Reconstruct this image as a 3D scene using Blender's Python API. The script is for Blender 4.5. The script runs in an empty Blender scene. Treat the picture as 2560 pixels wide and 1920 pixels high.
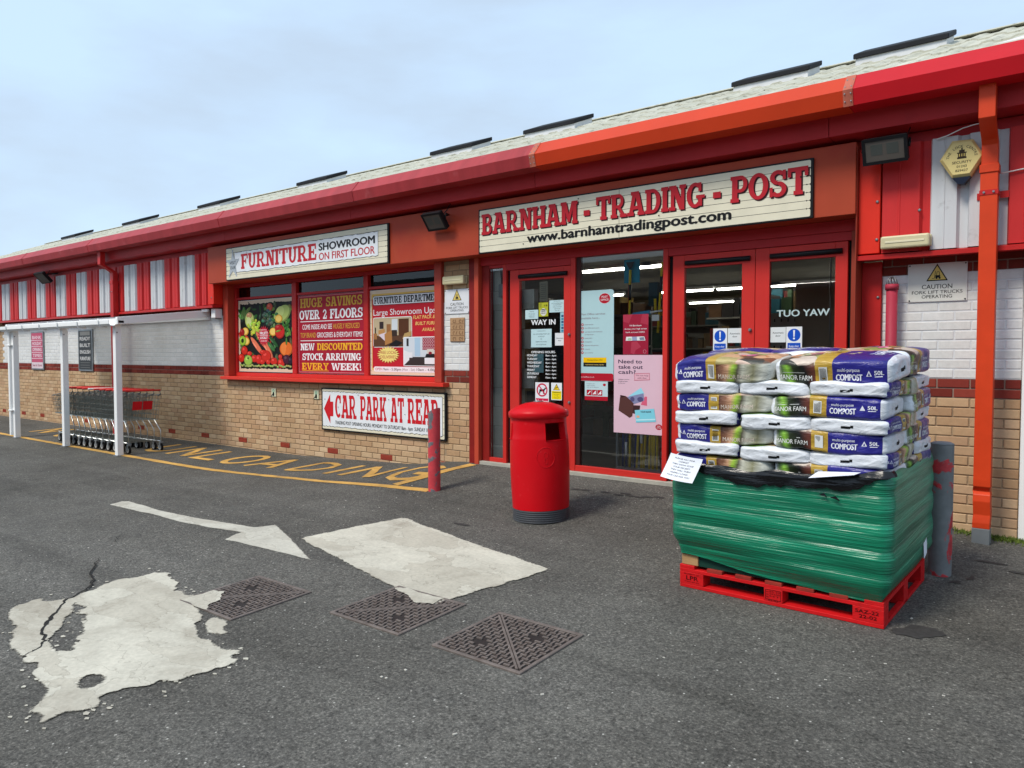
import bpy, bmesh, math, random
from mathutils import Vector, Matrix, noise, Euler
from mathutils.geometry import delaunay_2d_cdt
random.seed(7)
R = math.radians
scene = bpy.context.scene
COL = scene.collection

# ------------------------------------------------------------------ camera
cam = bpy.data.cameras.new('camera')
cam.sensor_width = 36.0
cam.lens = 36.0 * 1878.23 / 2560.0
cam.clip_end = 500
camo = bpy.data.objects.new('camera', cam)
camo.location = (0, -6.7355, 1.2773)
camo.rotation_euler = (math.pi / 2 - 0.0383, 0, 0.6641)
COL.objects.link(camo)
scene.camera = camo

# ------------------------------------------------------------------ sky
SUN_EL, SUN_AZ = R(52), R(200)          # azimuth measured from +Y clockwise: from behind the camera
world = bpy.data.worlds.new('World')
scene.world = world
world.use_nodes = True
wn, wl = world.node_tree.nodes, world.node_tree.links
wn.clear()
wo = wn.new('ShaderNodeOutputWorld'); bg = wn.new('ShaderNodeBackground')
sky = wn.new('ShaderNodeTexSky'); sky.sky_type = 'NISHITA'; sky.sun_disc = False
sky.sun_elevation = SUN_EL; sky.sun_rotation = SUN_AZ
sky.air_density = 1.0; sky.dust_density = 1.5
tc = wn.new('ShaderNodeTexCoord')
mp = wn.new('ShaderNodeMapping'); mp.inputs['Scale'].default_value = (1.0, 1.6, 4.5); mp.inputs['Rotation'].default_value = (0.12, 0.2, 0.9)
nz = wn.new('ShaderNodeTexNoise'); nz.inputs['Scale'].default_value = 1.7; nz.inputs['Detail'].default_value = 6; nz.inputs['Roughness'].default_value = 0.52
cr = wn.new('ShaderNodeValToRGB')
cr.color_ramp.elements[0].position = 0.38; cr.color_ramp.elements[0].color = (3.1, 3.8, 4.6, 1)
cr.color_ramp.elements[1].position = 0.6; cr.color_ramp.elements[1].color = (3.5, 4.6, 5.85, 1)
mx = wn.new('ShaderNodeMix'); mx.data_type = 'RGBA'; mx.inputs['Factor'].default_value = 0.84
bg.inputs['Strength'].default_value = 0.1
wl.new(tc.outputs['Generated'], mp.inputs['Vector']); wl.new(mp.outputs['Vector'], nz.inputs['Vector'])
wl.new(nz.outputs['Fac'], cr.inputs['Fac']); wl.new(sky.outputs['Color'], mx.inputs['A']); wl.new(cr.outputs['Color'], mx.inputs['B'])
wl.new(mx.outputs['Result'], bg.inputs['Color']); wl.new(bg.outputs['Background'], wo.inputs['Surface'])

sun = bpy.data.lights.new('sun', 'SUN')
sun.energy = 1.5; sun.angle = R(17); sun.color = (1.0, 0.93, 0.82)
suno = bpy.data.objects.new('sun', sun)
d = Vector((math.sin(SUN_AZ) * math.cos(SUN_EL), math.cos(SUN_AZ) * math.cos(SUN_EL), math.sin(SUN_EL)))
suno.rotation_euler = d.to_track_quat('Z', 'Y').to_euler()
suno.location = (0, -10, 20)
COL.objects.link(suno)

vs = scene.view_settings
vs.view_transform = 'Standard'; vs.look = 'None'; vs.gamma = 1.0; vs.exposure = 1.0
vs.use_curve_mapping = False
scene.render.film_transparent = False
scene.cycles.max_bounces = 8; scene.cycles.transparent_max_bounces = 12
scene.cycles.use_denoising = True

# ------------------------------------------------------------------ helpers
def cdt_fill(loops, step=0):
    """points and triangles filling outer loop minus holes (even-odd)"""
    pts = []; ed = []
    for L in loops:
        n = len(pts); m = len(L)
        pts += [Vector((p[0], p[1])) for p in L]; ed += [(n + i, n + (i + 1) % m) for i in range(m)]
    def inside(x, y):
        c = False
        for L in loops:
            for (x0, y0), (x1, y1) in zip(L, L[1:] + L[:1]):
                if (y0 > y) != (y1 > y) and x < (x1 - x0) * (y - y0) / (y1 - y0) + x0: c = not c
        return c
    if step:
        xs = [p[0] for p in loops[0]]; ys = [p[1] for p in loops[0]]; y = min(ys) + step / 2; row = 0
        while y < max(ys):
            x = min(xs) + (step / 2 if row % 2 else 0)
            while x < max(xs):
                if inside(x, y): pts.append(Vector((x, y)))
                x += step
            y += step; row += 1
    v, e, f, *_ = delaunay_2d_cdt(pts, ed, [], 0, 1e-6)
    out = []
    for t in f:
        cx = sum(v[i].x for i in t) / 3; cy = sum(v[i].y for i in t) / 3
        if inside(cx, cy): out.append(tuple(t))
    return [(p.x, p.y) for p in v], out

def S(r, g, b):
    f = lambda c: (c / 255 / 12.92) if c / 255 <= 0.04045 else ((c / 255 + 0.055) / 1.055) ** 2.4
    return (f(r), f(g), f(b), 1.0)

def tag(o, label=None, cat=None, group=None, kind=None):
    if label: o['label'] = label
    if cat: o['category'] = cat
    if group: o['group'] = group
    if kind: o['kind'] = kind
    return o

def empty(name, loc=(0, 0, 0), label=None, cat=None, group=None, parent=None):
    o = bpy.data.objects.new(name, None)
    o.empty_display_size = 0.1
    o.location = loc
    COL.objects.link(o)
    if parent is not None: o.parent = parent
    return tag(o, label, cat, group)

def root_loc(o):
    v = Vector((0, 0, 0))
    while o is not None:
        v += o.location
        o = o.parent
    return v

def ss(t):
    t = max(0.0, min(1.0, t)); return t * t * (3 - 2 * t)

def G(x, y):
    """height of the yard: falls away from the shop, small ramp up to the entrance"""
    yy = max(y, -12)
    a = -0.105 + 0.0389 * min(yy, 0.2)
    left = -0.09 * ss((-6.2 - x) / 3.5)
    w = ss((x + 7.0) / 1.1) * (1 - ss((x + 1.7) / 1.2))
    return a + left + 0.105 * w * (1 - ss(-y / 1.6))

class MB:
    """collects faces and links them as one mesh object"""
    def __init__(s): s.v = []; s.f = []; s.sm = []
    def face(s, pts, smooth=False):
        n = len(s.v); s.v += [tuple(p) for p in pts]; s.f.append(tuple(range(n, n + len(pts)))); s.sm.append(smooth); return s
    def box(s, x0, x1, y0, y1, z0, z1):
        n = len(s.v)
        s.v += [(x0,y0,z0),(x1,y0,z0),(x1,y1,z0),(x0,y1,z0),(x0,y0,z1),(x1,y0,z1),(x1,y1,z1),(x0,y1,z1)]
        for q in ((0,3,2,1),(4,5,6,7),(0,1,5,4),(1,2,6,5),(2,3,7,6),(3,0,4,7)):
            s.f.append(tuple(n + i for i in q)); s.sm.append(False)
        return s
    def obox(s, M, hx, hy, hz):
        n = len(s.v)
        for z in (-hz, hz):
            for x, y in ((-hx,-hy),(hx,-hy),(hx,hy),(-hx,hy)): s.v.append(tuple(M @ Vector((x, y, z))))
        for q in ((0,3,2,1),(4,5,6,7),(0,1,5,4),(1,2,6,5),(2,3,7,6),(3,0,4,7)):
            s.f.append(tuple(n + i for i in q)); s.sm.append(False)
        return s
    def tube(s, pts, r, n=8, caps=True, smooth=True):
        pts = [Vector(p) for p in pts]; rings = []
        for i, p in enumerate(pts):
            a = pts[max(i - 1, 0)]; b = pts[min(i + 1, len(pts) - 1)]
            t = (b - a).normalized()
            u = t.cross(Vector((0, 0, 1)))
            if u.length < 0.05: u = t.cross(Vector((0, 1, 0)))
            u.normalize(); w = t.cross(u)
            rr = r[i] if isinstance(r, (list, tuple)) else r
            base = len(s.v)
            for k in range(n):
                an = 2 * math.pi * k / n
                s.v.append(tuple(p + rr * (math.cos(an) * u + math.sin(an) * w)))
            rings.append(base)
        for a, b in zip(rings, rings[1:]):
            for k in range(n):
                s.f.append((a + k, b + k, b + (k + 1) % n, a + (k + 1) % n)); s.sm.append(smooth)
        if caps:
            s.f.append(tuple(rings[0] + k for k in range(n))); s.sm.append(False)
            s.f.append(tuple(rings[-1] + n - 1 - k for k in range(n))); s.sm.append(False)
        return s
    def lathe(s, prof, cx, cy, n=32, smooth=True, cap0=True, cap1=True):
        rings = []
        for r, z in prof:
            base = len(s.v); rings.append(base)
            for k in range(n):
                a = 2 * math.pi * k / n; s.v.append((cx + r * math.cos(a), cy + r * math.sin(a), z))
        for a, b in zip(rings, rings[1:]):
            for k in range(n):
                s.f.append((a + k, a + (k + 1) % n, b + (k + 1) % n, b + k)); s.sm.append(smooth)
        if cap0: s.f.append(tuple(rings[0] + n - 1 - k for k in range(n))); s.sm.append(False)
        if cap1: s.f.append(tuple(rings[-1] + k for k in range(n))); s.sm.append(False)
        return s
    def extrude_x(s, prof, x0, x1, closed=True, smooth=False):
        """profile of (y,z) points swept along x"""
        n = len(s.v); m = len(prof)
        s.v += [(x0, y, z) for y, z in prof] + [(x1, y, z) for y, z in prof]
        for i in range(m if closed else m - 1):
            j = (i + 1) % m
            s.f.append((n + i, n + j, n + m + j, n + m + i)); s.sm.append(smooth)
        if closed:
            s.f.append(tuple(n + i for i in range(m - 1, -1, -1))); s.sm.append(False)
            s.f.append(tuple(n + m + i for i in range(m))); s.sm.append(False)
        return s
    def build(s, name, m, parent=None, bevel=0, local=False, kind=None, mesh=None, seg=1, auto=False):
        me = mesh
        if me is None:
            me = bpy.data.meshes.new(name)
            off = Vector((0, 0, 0)) if (local or parent is None) else root_loc(parent)
            me.from_pydata([tuple(Vector(p) - off) for p in s.v], [], s.f)
            me.polygons.foreach_set('use_smooth', s.sm)
            me.materials.append(m)
            bm = bmesh.new(); bm.from_mesh(me)
            bmesh.ops.remove_doubles(bm, verts=bm.verts, dist=1e-5) if auto else None
            bmesh.ops.recalc_face_normals(bm, faces=bm.faces)
            if bevel:
                bmesh.ops.bevel(bm, geom=list(bm.edges), offset=bevel, segments=seg, affect='EDGES', profile=0.5, clamp_overlap=True)
            bm.to_mesh(me); bm.free()
        if mesh is None and name in ('yellow_line', 'painted_letter', 'paint_crumbs', 'road_paint'):
            at = me.attributes.new('edge', 'FLOAT', 'POINT')
            for d_ in at.data: d_.value = 0.03 if name != 'road_paint' else 0.2
        o = bpy.data.objects.new(name, me); COL.objects.link(o)
        if parent is not None: o.parent = parent
        if kind: o['kind'] = kind
        return o

def copy_tree(o, parent=None):
    c = o.copy(); COL.objects.link(c)
    if parent is not None:
        c.parent = parent
    for ch in list(o.children):
        copy_tree(ch, c)
    return c

# ------------------------------------------------------------------ materials
def nodes_of(name):
    m = bpy.data.materials.new(name); m.use_nodes = True
    nt = m.node_tree; nt.nodes.clear()
    out = nt.nodes.new('ShaderNodeOutputMaterial'); b = nt.nodes.new('ShaderNodeBsdfPrincipled')
    nt.links.new(b.outputs[0], out.inputs['Surface'])
    return m, nt, b, out

def add_noise(nt, scale, detail=4, rough=0.55, coord='Object', stretch=None, dist=0.0):
    t = nt.nodes.new('ShaderNodeTexCoord'); n = nt.nodes.new('ShaderNodeTexNoise')
    n.inputs['Scale'].default_value = scale; n.inputs['Detail'].default_value = detail; n.inputs['Roughness'].default_value = rough
    n.inputs['Distortion'].default_value = dist
    if stretch:
        mpn = nt.nodes.new('ShaderNodeMapping'); mpn.inputs['Scale'].default_value = stretch
        nt.links.new(t.outputs[coord], mpn.inputs['Vector']); nt.links.new(mpn.outputs['Vector'], n.inputs['Vector'])
    else:
        nt.links.new(t.outputs[coord], n.inputs['Vector'])
    return n.outputs['Fac']

def ramp(nt, fac, stops, interp='LINEAR'):
    r = nt.nodes.new('ShaderNodeValToRGB'); r.color_ramp.interpolation = interp
    e = r.color_ramp.elements
    while len(e) < len(stops): e.new(0.5)
    for i, (p, c) in enumerate(stops):
        e[i].position = p; e[i].color = c if len(c) == 4 else (*c, 1)
    nt.links.new(fac, r.inputs['Fac']); return r.outputs['Color']

def mixc(nt, fac, a, b, mode='MIX'):
    m = nt.nodes.new('ShaderNodeMix'); m.data_type = 'RGBA'; m.blend_type = mode
    for key, v in (('Factor', fac), ('A', a), ('B', b)):
        if hasattr(v, 'is_output'): nt.links.new(v, m.inputs[key])
        else: m.inputs[key].default_value = v
    return m.outputs['Result']

def bump(nt, b, fac, strength, dist=0.01):
    n = nt.nodes.new('ShaderNodeBump'); n.inputs['Strength'].default_value = strength; n.inputs['Distance'].default_value = dist
    nt.links.new(fac, n.inputs['Height']); nt.links.new(n.outputs['Normal'], b.inputs['Normal'])

MATS = {}
def pm(name, col, rough=0.5, var=0.12, scale=3.0, metal=0.0, bmp=None, stretch=None, spec=0.22, dirt=None, coat=0.0):
    """painted / plain surface with a little mottling, optional dirt colour"""
    if name in MATS: return MATS[name]
    m, nt, b, out = nodes_of(name)
    lo = tuple(c * (1 - var) for c in col[:3]); hi = tuple(min(1, c * (1 + var * 0.6)) for c in col[:3])
    c = ramp(nt, add_noise(nt, scale, 5, 0.6, stretch=stretch), [(0.3, lo), (0.7, hi)])
    if dirt:
        dcol, dscale, thr, amt = dirt
        f = ramp(nt, add_noise(nt, dscale, 7, 0.65), [(thr, (0, 0, 0)), (min(1, thr + 0.18), (amt, amt, amt))])
        c = mixc(nt, f, c, dcol)
    nt.links.new(c, b.inputs['Base Color'])
    b.inputs['Roughness'].default_value = rough; b.inputs['Metallic'].default_value = metal
    b.inputs['Specular IOR Level'].default_value = spec
    if coat: b.inputs['Coat Weight'].default_value = coat; b.inputs['Coat Roughness'].default_value = 0.12
    if bmp: bump(nt, b, add_noise(nt, bmp[0], 4, 0.6, stretch=bmp[2] if len(bmp) > 2 else None), bmp[1], 0.01)
    MATS[name] = m
    return m

RED = pm('red_paint', S(190, 38, 36), 0.42, 0.12, 2.2, dirt=(S(120, 30, 34), 3.0, 0.62, 0.35))
DOORRED = pm('door_red_paint', S(202, 50, 44), 0.38, 0.08, 1.8)
DARKRED = pm('fascia_red_paint', S(186, 44, 48), 0.5, 0.14, 1.5, dirt=(S(110, 28, 32), 2.0, 0.6, 0.35))
CLADRED = pm('cladding_red_paint', S(200, 46, 46), 0.5, 0.12, 2.5, stretch=(1, 1, 0.25), dirt=(S(150, 34, 48), 3.0, 0.6, 0.5))
FLASHRED = pm('flashing_red_paint', S(222, 48, 30), 0.45, 0.1, 2)
GUTPINK = pm('faded_red_gutter_paint', S(166, 56, 60), 0.5, 0.2, 5, stretch=(1, .12, .12), dirt=(S(190, 104, 106), 3.5, 0.6, 0.6))
GUTORANGE = pm('orange_gutter_paint', S(202, 62, 28), 0.42, 0.07, 1.6)
GUTRED = pm('bright_red_gutter_paint', S(194, 24, 34), 0.42, 0.08, 1.6, dirt=(S(220, 110, 110), 3.0, 0.7, 0.4))
PIPEORANGE = pm('orange_pipe_paint', S(212, 66, 30), 0.42, 0.1, 4, dirt=(S(150, 60, 40), 6, 0.66, 0.5))
FASCIAORANGE = pm('orange_brown_fascia_paint', S(170, 66, 40), 0.5, 0.14, 0.9, dirt=(S(158, 46, 34), 1.2, 0.52, 0.7))
BROWNRED = pm('brown_red_frame_paint', S(150, 60, 42), 0.5, 0.1, 2)
WHITEPAINT = pm('white_metal_paint', S(240, 240, 238), 0.45, 0.04, 3, dirt=(S(180, 178, 170), 4, 0.66, 0.4))
WHITECLAD = pm('white_cladding_paint', S(204, 206, 208), 0.55, 0.08, 3, stretch=(3, 1, 0.3), dirt=(S(128, 126, 122), 7, 0.58, 0.55))
BLACKP = pm('black_plastic', S(26, 27, 30), 0.4, 0.2, 8)
BLACKRUB = pm('black_rubber', S(18, 18, 20), 0.7, 0.2, 8)
GREYMETAL = pm('galvanised_metal', S(150, 154, 156), 0.38, 0.2, 9, metal=0.75)
CHROME = pm('zinc_wire', S(206, 210, 208), 0.3, 0.12, 20, metal=0.8)
GREYPL = pm('grey_plastic', S(120, 124, 126), 0.5, 0.12, 8)
DARKGREY = pm('dark_grey_paint', S(72, 74, 78), 0.5, 0.15, 5)
CREAMPL = pm('cream_plastic', S(206, 196, 158), 0.4, 0.08, 6)
CONCRETE = pm('concrete_threshold', S(172, 168, 156), 0.85, 0.16, 6, bmp=(60, 0.3))
WOOD = pm('raw_pallet_timber', S(176, 140, 98), 0.8, 0.25, 5, stretch=(1, 8, 8))
PAPER = pm('white_paper', S(226, 230, 238), 0.7, 0.03, 4)
SIGNCREAM = pm('cream_sign_face', S(226, 220, 196), 0.42, 0.05, 1.5, dirt=(S(196, 188, 160), 2.5, 0.6, 0.4))

def vcol_mat(name, rough=0.4, spec=0.2, wear=0.05):
    m, nt, b, out = nodes_of(name)
    a = nt.nodes.new('ShaderNodeAttribute'); a.attribute_name = 'Col'
    f = ramp(nt, add_noise(nt, 6, 5, 0.6), [(0.3, (1 - wear * 2,) * 3), (0.7, (1, 1, 1))])
    nt.links.new(mixc(nt, 1.0, a.outputs['Color'], f, 'MULTIPLY'), b.inputs['Base Color'])
    b.inputs['Roughness'].default_value = rough; b.inputs['Specular IOR Level'].default_value = spec
    return m
PRINT = vcol_mat('printed_ink', 0.45)
VINYL = vcol_mat('printed_vinyl', 0.5, 0.15, 0.02)

def glass_mat(name, tint=(1, 1, 1, 1), dirt=0.0):
    m = bpy.data.materials.new(name); m.use_nodes = True; nt = m.node_tree; nt.nodes.clear()
    out = nt.nodes.new('ShaderNodeOutputMaterial'); mixs = nt.nodes.new('ShaderNodeMixShader')
    tr = nt.nodes.new('ShaderNodeBsdfTransparent'); gl = nt.nodes.new('ShaderNodeBsdfGlossy'); fr = nt.nodes.new('ShaderNodeFresnel')
    tr.inputs['Color'].default_value = tint; gl.inputs['Roughness'].default_value = 0.015; fr.inputs['IOR'].default_value = 1.5
    mu = nt.nodes.new('ShaderNodeMath'); mu.operation = 'MULTIPLY'; mu.inputs[1].default_value = 1.05
    nt.links.new(fr.outputs[0], mu.inputs[0]); nt.links.new(mu.outputs[0], mixs.inputs['Fac'])
    nt.links.new(tr.outputs[0], mixs.inputs[1]); nt.links.new(gl.outputs[0], mixs.inputs[2])
    nt.links.new(mixs.outputs[0], out.inputs['Surface'])
    return m
GLASS = glass_mat('door_glass', (0.97, 0.985, 0.98, 1))
DARKGLASS = glass_mat('tinted_glass', (0.3, 0.34, 0.34, 1))

def emit(name, col, s):
    m = bpy.data.materials.new(name); m.use_nodes = True; nt = m.node_tree; nt.nodes.clear()
    out = nt.nodes.new('ShaderNodeOutputMaterial'); e = nt.nodes.new('ShaderNodeEmission')
    e.inputs['Color'].default_value = col; e.inputs['Strength'].default_value = s
    nt.links.new(e.outputs[0], out.inputs['Surface']); return m
TUBE = emit('lit_fluorescent_tube', (1.0, 0.97, 0.88, 1), 12.0)

# brick: each brick differs (object random for single bricks, island random in the joined courses)
def brick_mat(name, stops, bmpst=0.35, rough=0.85, stain=None):
    m, nt, b, out = nodes_of(name)
    oi = nt.nodes.new('ShaderNodeObjectInfo'); ge = nt.nodes.new('ShaderNodeNewGeometry')
    ad = nt.nodes.new('ShaderNodeMath'); ad.operation = 'ADD'; fr = nt.nodes.new('ShaderNodeMath'); fr.operation = 'FRACT'
    nt.links.new(oi.outputs['Random'], ad.inputs[0]); nt.links.new(ge.outputs['Random Per Island'], ad.inputs[1]); nt.links.new(ad.outputs[0], fr.inputs[0])
    c = ramp(nt, fr.outputs[0], stops)
    tcn = nt.nodes.new('ShaderNodeNewGeometry')
    n = nt.nodes.new('ShaderNodeTexNoise'); n.inputs['Scale'].default_value = 26; n.inputs['Detail'].default_value = 6; n.inputs['Roughness'].default_value = 0.65
    nt.links.new(tcn.outputs['Position'], n.inputs['Vector'])
    c = mixc(nt, 1.0, c, ramp(nt, n.outputs['Fac'], [(0.25, (0.86, 0.86, 0.86)), (0.75, (1.06, 1.06, 1.06))]), 'MULTIPLY')
    n2 = nt.nodes.new('ShaderNodeTexNoise'); n2.inputs['Scale'].default_value = 1.3; n2.inputs['Detail'].default_value = 5
    nt.links.new(tcn.outputs['Position'], n2.inputs['Vector'])
    c = mixc(nt, 1.0, c, ramp(nt, n2.outputs['Fac'], [(0.3, (0.84, 0.83, 0.8)), (0.7, (1.06, 1.06, 1.06))]), 'MULTIPLY')
    if stain:   # algae and splash dirt on the lowest courses
        sx = nt.nodes.new('ShaderNodeSeparateXYZ'); nt.links.new(tcn.outputs['Position'], sx.inputs[0])
        mr = nt.nodes.new('ShaderNodeMapRange'); mr.inputs['From Min'].default_value = -0.2; mr.inputs['From Max'].default_value = 0.12
        mr.inputs['To Min'].default_value = 0.75; mr.inputs['To Max'].default_value = 0.0
        nt.links.new(sx.outputs['Z'], mr.inputs['Value'])
        mu = nt.nodes.new('ShaderNodeMath'); mu.operation = 'MULTIPLY'
        nt.links.new(mr.outputs[0], mu.inputs[0]); nt.links.new(ramp(nt, n2.outputs['Fac'], [(0.3, (0.3,) * 3), (0.65, (1,) * 3)]), mu.inputs[1])
        c = mixc(nt, mu.outputs[0], c, stain)
    nt.links.new(c, b.inputs['Base Color']); b.inputs['Roughness'].default_value = rough; b.inputs['Specular IOR Level'].default_value = 0.15
    bump(nt, b, n.outputs['Fac'], bmpst, 0.004)
    return m
BEIGE = brick_mat('buff_brick', [(0.0, S(182, 146, 112)), (0.3, S(196, 163, 127)), (0.6, S(203, 173, 138)), (0.8, S(190, 154, 122)), (1.0, S(210, 182, 148))])
REDBRICK = brick_mat('dark_red_brick', [(0.0, S(112, 46, 38)), (0.5, S(132, 54, 46)), (1.0, S(146, 66, 54))])
WHITEBRICK = brick_mat('white_painted_brick', [(0.0, S(222, 222, 220)), (1.0, S(230, 230, 229))], 0.12, 0.6)
TERRA = brick_mat('terracotta', [(0, S(168, 62, 46)), (1, S(188, 76, 58))])
MORTAR = pm('mortar', S(160, 138, 112), 0.9, 0.15, 14, bmp=(80, 0.3))
MORTARW = pm('white_painted_mortar', S(214, 216, 218), 0.7, 0.05, 10)
MORTARR = pm('pale_mortar', S(150, 128, 116), 0.9, 0.15, 14)

# ------------------------------------------------------------------ flat print
_tc = {}
TXT = bpy.data.scenes.new('text_scratch')
def text_geo(s, off=0.0, shear=0.0):
    k = (s, off, shear)
    if k in _tc: return _tc[k]
    cu = bpy.data.curves.new('t', 'FONT'); cu.body = s; cu.offset = off; cu.shear = shear; cu.resolution_u = 3; cu.fill_mode = 'FRONT'
    o = bpy.data.objects.new('t', cu); TXT.collection.objects.link(o)
    vl = TXT.view_layers[0]; vl.update(); oe = o.evaluated_get(vl.depsgraph)
    me = oe.to_mesh()
    v = [(p.co.x, p.co.y) for p in me.vertices]; f = [tuple(p.vertices) for p in me.polygons]
    oe.to_mesh_clear()
    bpy.data.objects.remove(o); bpy.data.curves.remove(cu)
    xs = [p[0] for p in v] or [0, 1]
    _tc[k] = (v, f, min(xs), max(xs)); return _tc[k]
CAP = 0.729

# heavy slab-serif capitals, as lists of convex strokes in a 1-high box
def slab_glyph(ch):
    q = []
    t, s, o = 0.265, 0.15, 0.075        # stem, slab, overhang
    box = lambda x0, x1, y0, y1: q.append([(x0, y0), (x1, y0), (x1, y1), (x0, y1)])
    def diag(x0, y0, x1, y1, w): q.append([(x0, y0), (x0 + w, y0), (x1 + w, y1), (x1, y1)])
    def ring(cx, cy, rx, ry, tx, ty, a0, a1, n=14):
        for i in range(n):
            A, B = [math.radians(a0 + (a1 - a0) * k / n) for k in (i, i + 1)]
            q.append([(cx + rx * math.cos(A), cy + ry * math.sin(A)), (cx + rx * math.cos(B), cy + ry * math.sin(B)),
                      (cx + (rx - tx) * math.cos(B), cy + (ry - ty) * math.sin(B)), (cx + (rx - tx) * math.cos(A), cy + (ry - ty) * math.sin(A))])
    def stem(x, top=True, bot=True, l=o, r=o):
        box(x, x + t, s if bot else 0, 1 - s if top else 1)
        if bot: box(x - l, x + t + r, 0, s)
        if top: box(x - l, x + t + r, 1 - s, 1)
    if ch == 'A':
        diag(.12, s, .34, 1 - s * .0, .22); diag(.68, s, .44, 1 - .0, .26)
        box(.3, .72, .25, .25 + s); box(0, .4, 0, s); box(.62, 1.04, 0, s); box(.22, .5, 1 - s, 1); return q, 1.04
    if ch == 'B':
        stem(o, r=.02); box(.3, .52, 1 - s, 1); box(.3, .52, 0, s); box(.295, .52, .44, .56)
        ring(.52, .74, .27, .26, .19, .13, -90, 90); ring(.52, .27, .31, .27, .2, .135, -90, 90); return q, .84
    if ch in 'CG':
        ring(.46, .5, .46, .5, .25, .14, 50, 310); box(.64, .8, .64, .98)
        if ch == 'G': box(.52, .98, .36, .49); box(.62, .84, .06, .36); return q, .98
        return q, .84
    if ch == 'D':
        stem(o, r=.02); box(.3, .44, 1 - s, 1); box(.3, .44, 0, s); ring(.44, .5, .45, .5, .24, .14, -90, 90); return q, .9
    if ch in 'EF':
        stem(o); box(.37, .78, 1 - s, 1); box(.295, .55, .44, .57); box(.66, .79, .66, 1 - s); box(.5, .6, .34, .67)
        if ch == 'E': box(.37, .8, 0, s); box(.68, .82, s, .36); return q, .84
        return q, .8
    if ch == 'H':
        stem(o); stem(.65); box(o + t, .65, .43, .57); return q, .95
    if ch == 'I':
        stem(o); return q, t + 2 * o
    if ch == 'K':
        stem(o); diag(.29, .4, .62, 1 - s, .21); diag(.7, s, .42, .6, .22); box(.52, .95, 1 - s, 1); box(.6, 1.0, 0, s); return q, 1.0
    if ch == 'L':
        stem(o); box(.37, .76, 0, s); box(.64, .78, s, .4); return q, .8
    if ch == 'M':
        stem(o, r=.04); stem(.83, l=.04); diag(.48, .1, .2, 1, .2); diag(.46, .1, .76, 1, .18); return q, 1.13
    if ch == 'N':
        box(o + .03, o + .22, s, 1); box(0, .36, 0, s); box(0, .2, 1 - s, 1); diag(.6, 0, .12, 1, .28); box(.67, .86, 0, 1 - s); box(.58, .95, 1 - s, 1); return q, .95
    if ch == 'O':
        ring(.47, .5, .47, .5, .25, .14, 0, 360, 28); return q, .94
    if ch == 'P':
        stem(o); box(.37, .5, 1 - s, 1); box(.295, .5, .36, .49); ring(.5, .68, .32, .32, .2, .135, -90, 90); return q, .84
    if ch == 'R':
        stem(o); box(.37, .5, 1 - s, 1); box(.295, .5, .4, .53); ring(.5, .7, .3, .3, .19, .135, -90, 90)
        diag(.62, s, .4, .42, .22); box(.58, 1.0, 0, s); return q, 1.0
    if ch == 'S':
        ring(.4, .73, .36, .27, .21, .145, 30, 270); ring(.42, .29, .38, .29, .22, .145, -150, 90)
        box(.62, .76, .64, .98); box(.03, .17, .02, .38); return q, .82
    if ch == 'T':
        stem(.34); box(0, .9, 1 - s + .002, 1.002); box(0, .15, .66, 1 - s); box(.75, .9, .66, 1 - s); return q, .9
    if ch == 'U':
        box(o, o + t, .4, 1 - s); box(0, .38, 1 - s, 1); box(.6, .6 + .19, .4, 1 - s); box(.52, .9, 1 - s, 1)
        ring(.437, .4, .353, .4, .21, .145, 180, 360); return q, .9
    if ch in 'VW':
        if ch == 'V':
            diag(.34, 0, .1, 1 - s, .22); diag(.46, 0, .7, 1 - s, .16); box(0, .42, 1 - s, 1); box(.58, .98, 1 - s, 1); return q, .98
        diag(.28, 0, .1, 1 - s, .2); diag(.36, 0, .58, 1, .13); diag(.8, 0, .55, 1, .18); diag(.9, 0, 1.1, 1 - s, .14)
        box(0, .4, 1 - s, 1); box(.98, 1.34, 1 - s, 1); return q, 1.34
    if ch == 'Y':
        box(.36, .57, s, .45); box(.26, .67, 0, s); diag(.36, .44, .1, 1 - s, .2); diag(.4, .44, .66, 1 - s, .16); box(0, .38, 1 - s, 1); box(.55, .93, 1 - s, 1); return q, .93
    if ch == '2':
        ring(.35, .7, .33, .3, .19, .135, -20, 180); diag(.03, .1, .44, .62, .23); box(.02, .72, 0, .15); box(.6, .74, .15, .34); return q, .76
    if ch == '!':
        diag(.1, .32, .04, 1, .12); box(.08, .26, 0, .2); return q, .34
    if ch == '-':
        box(.08, .36, .34, .56); return q, .44
    return q, .42

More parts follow.
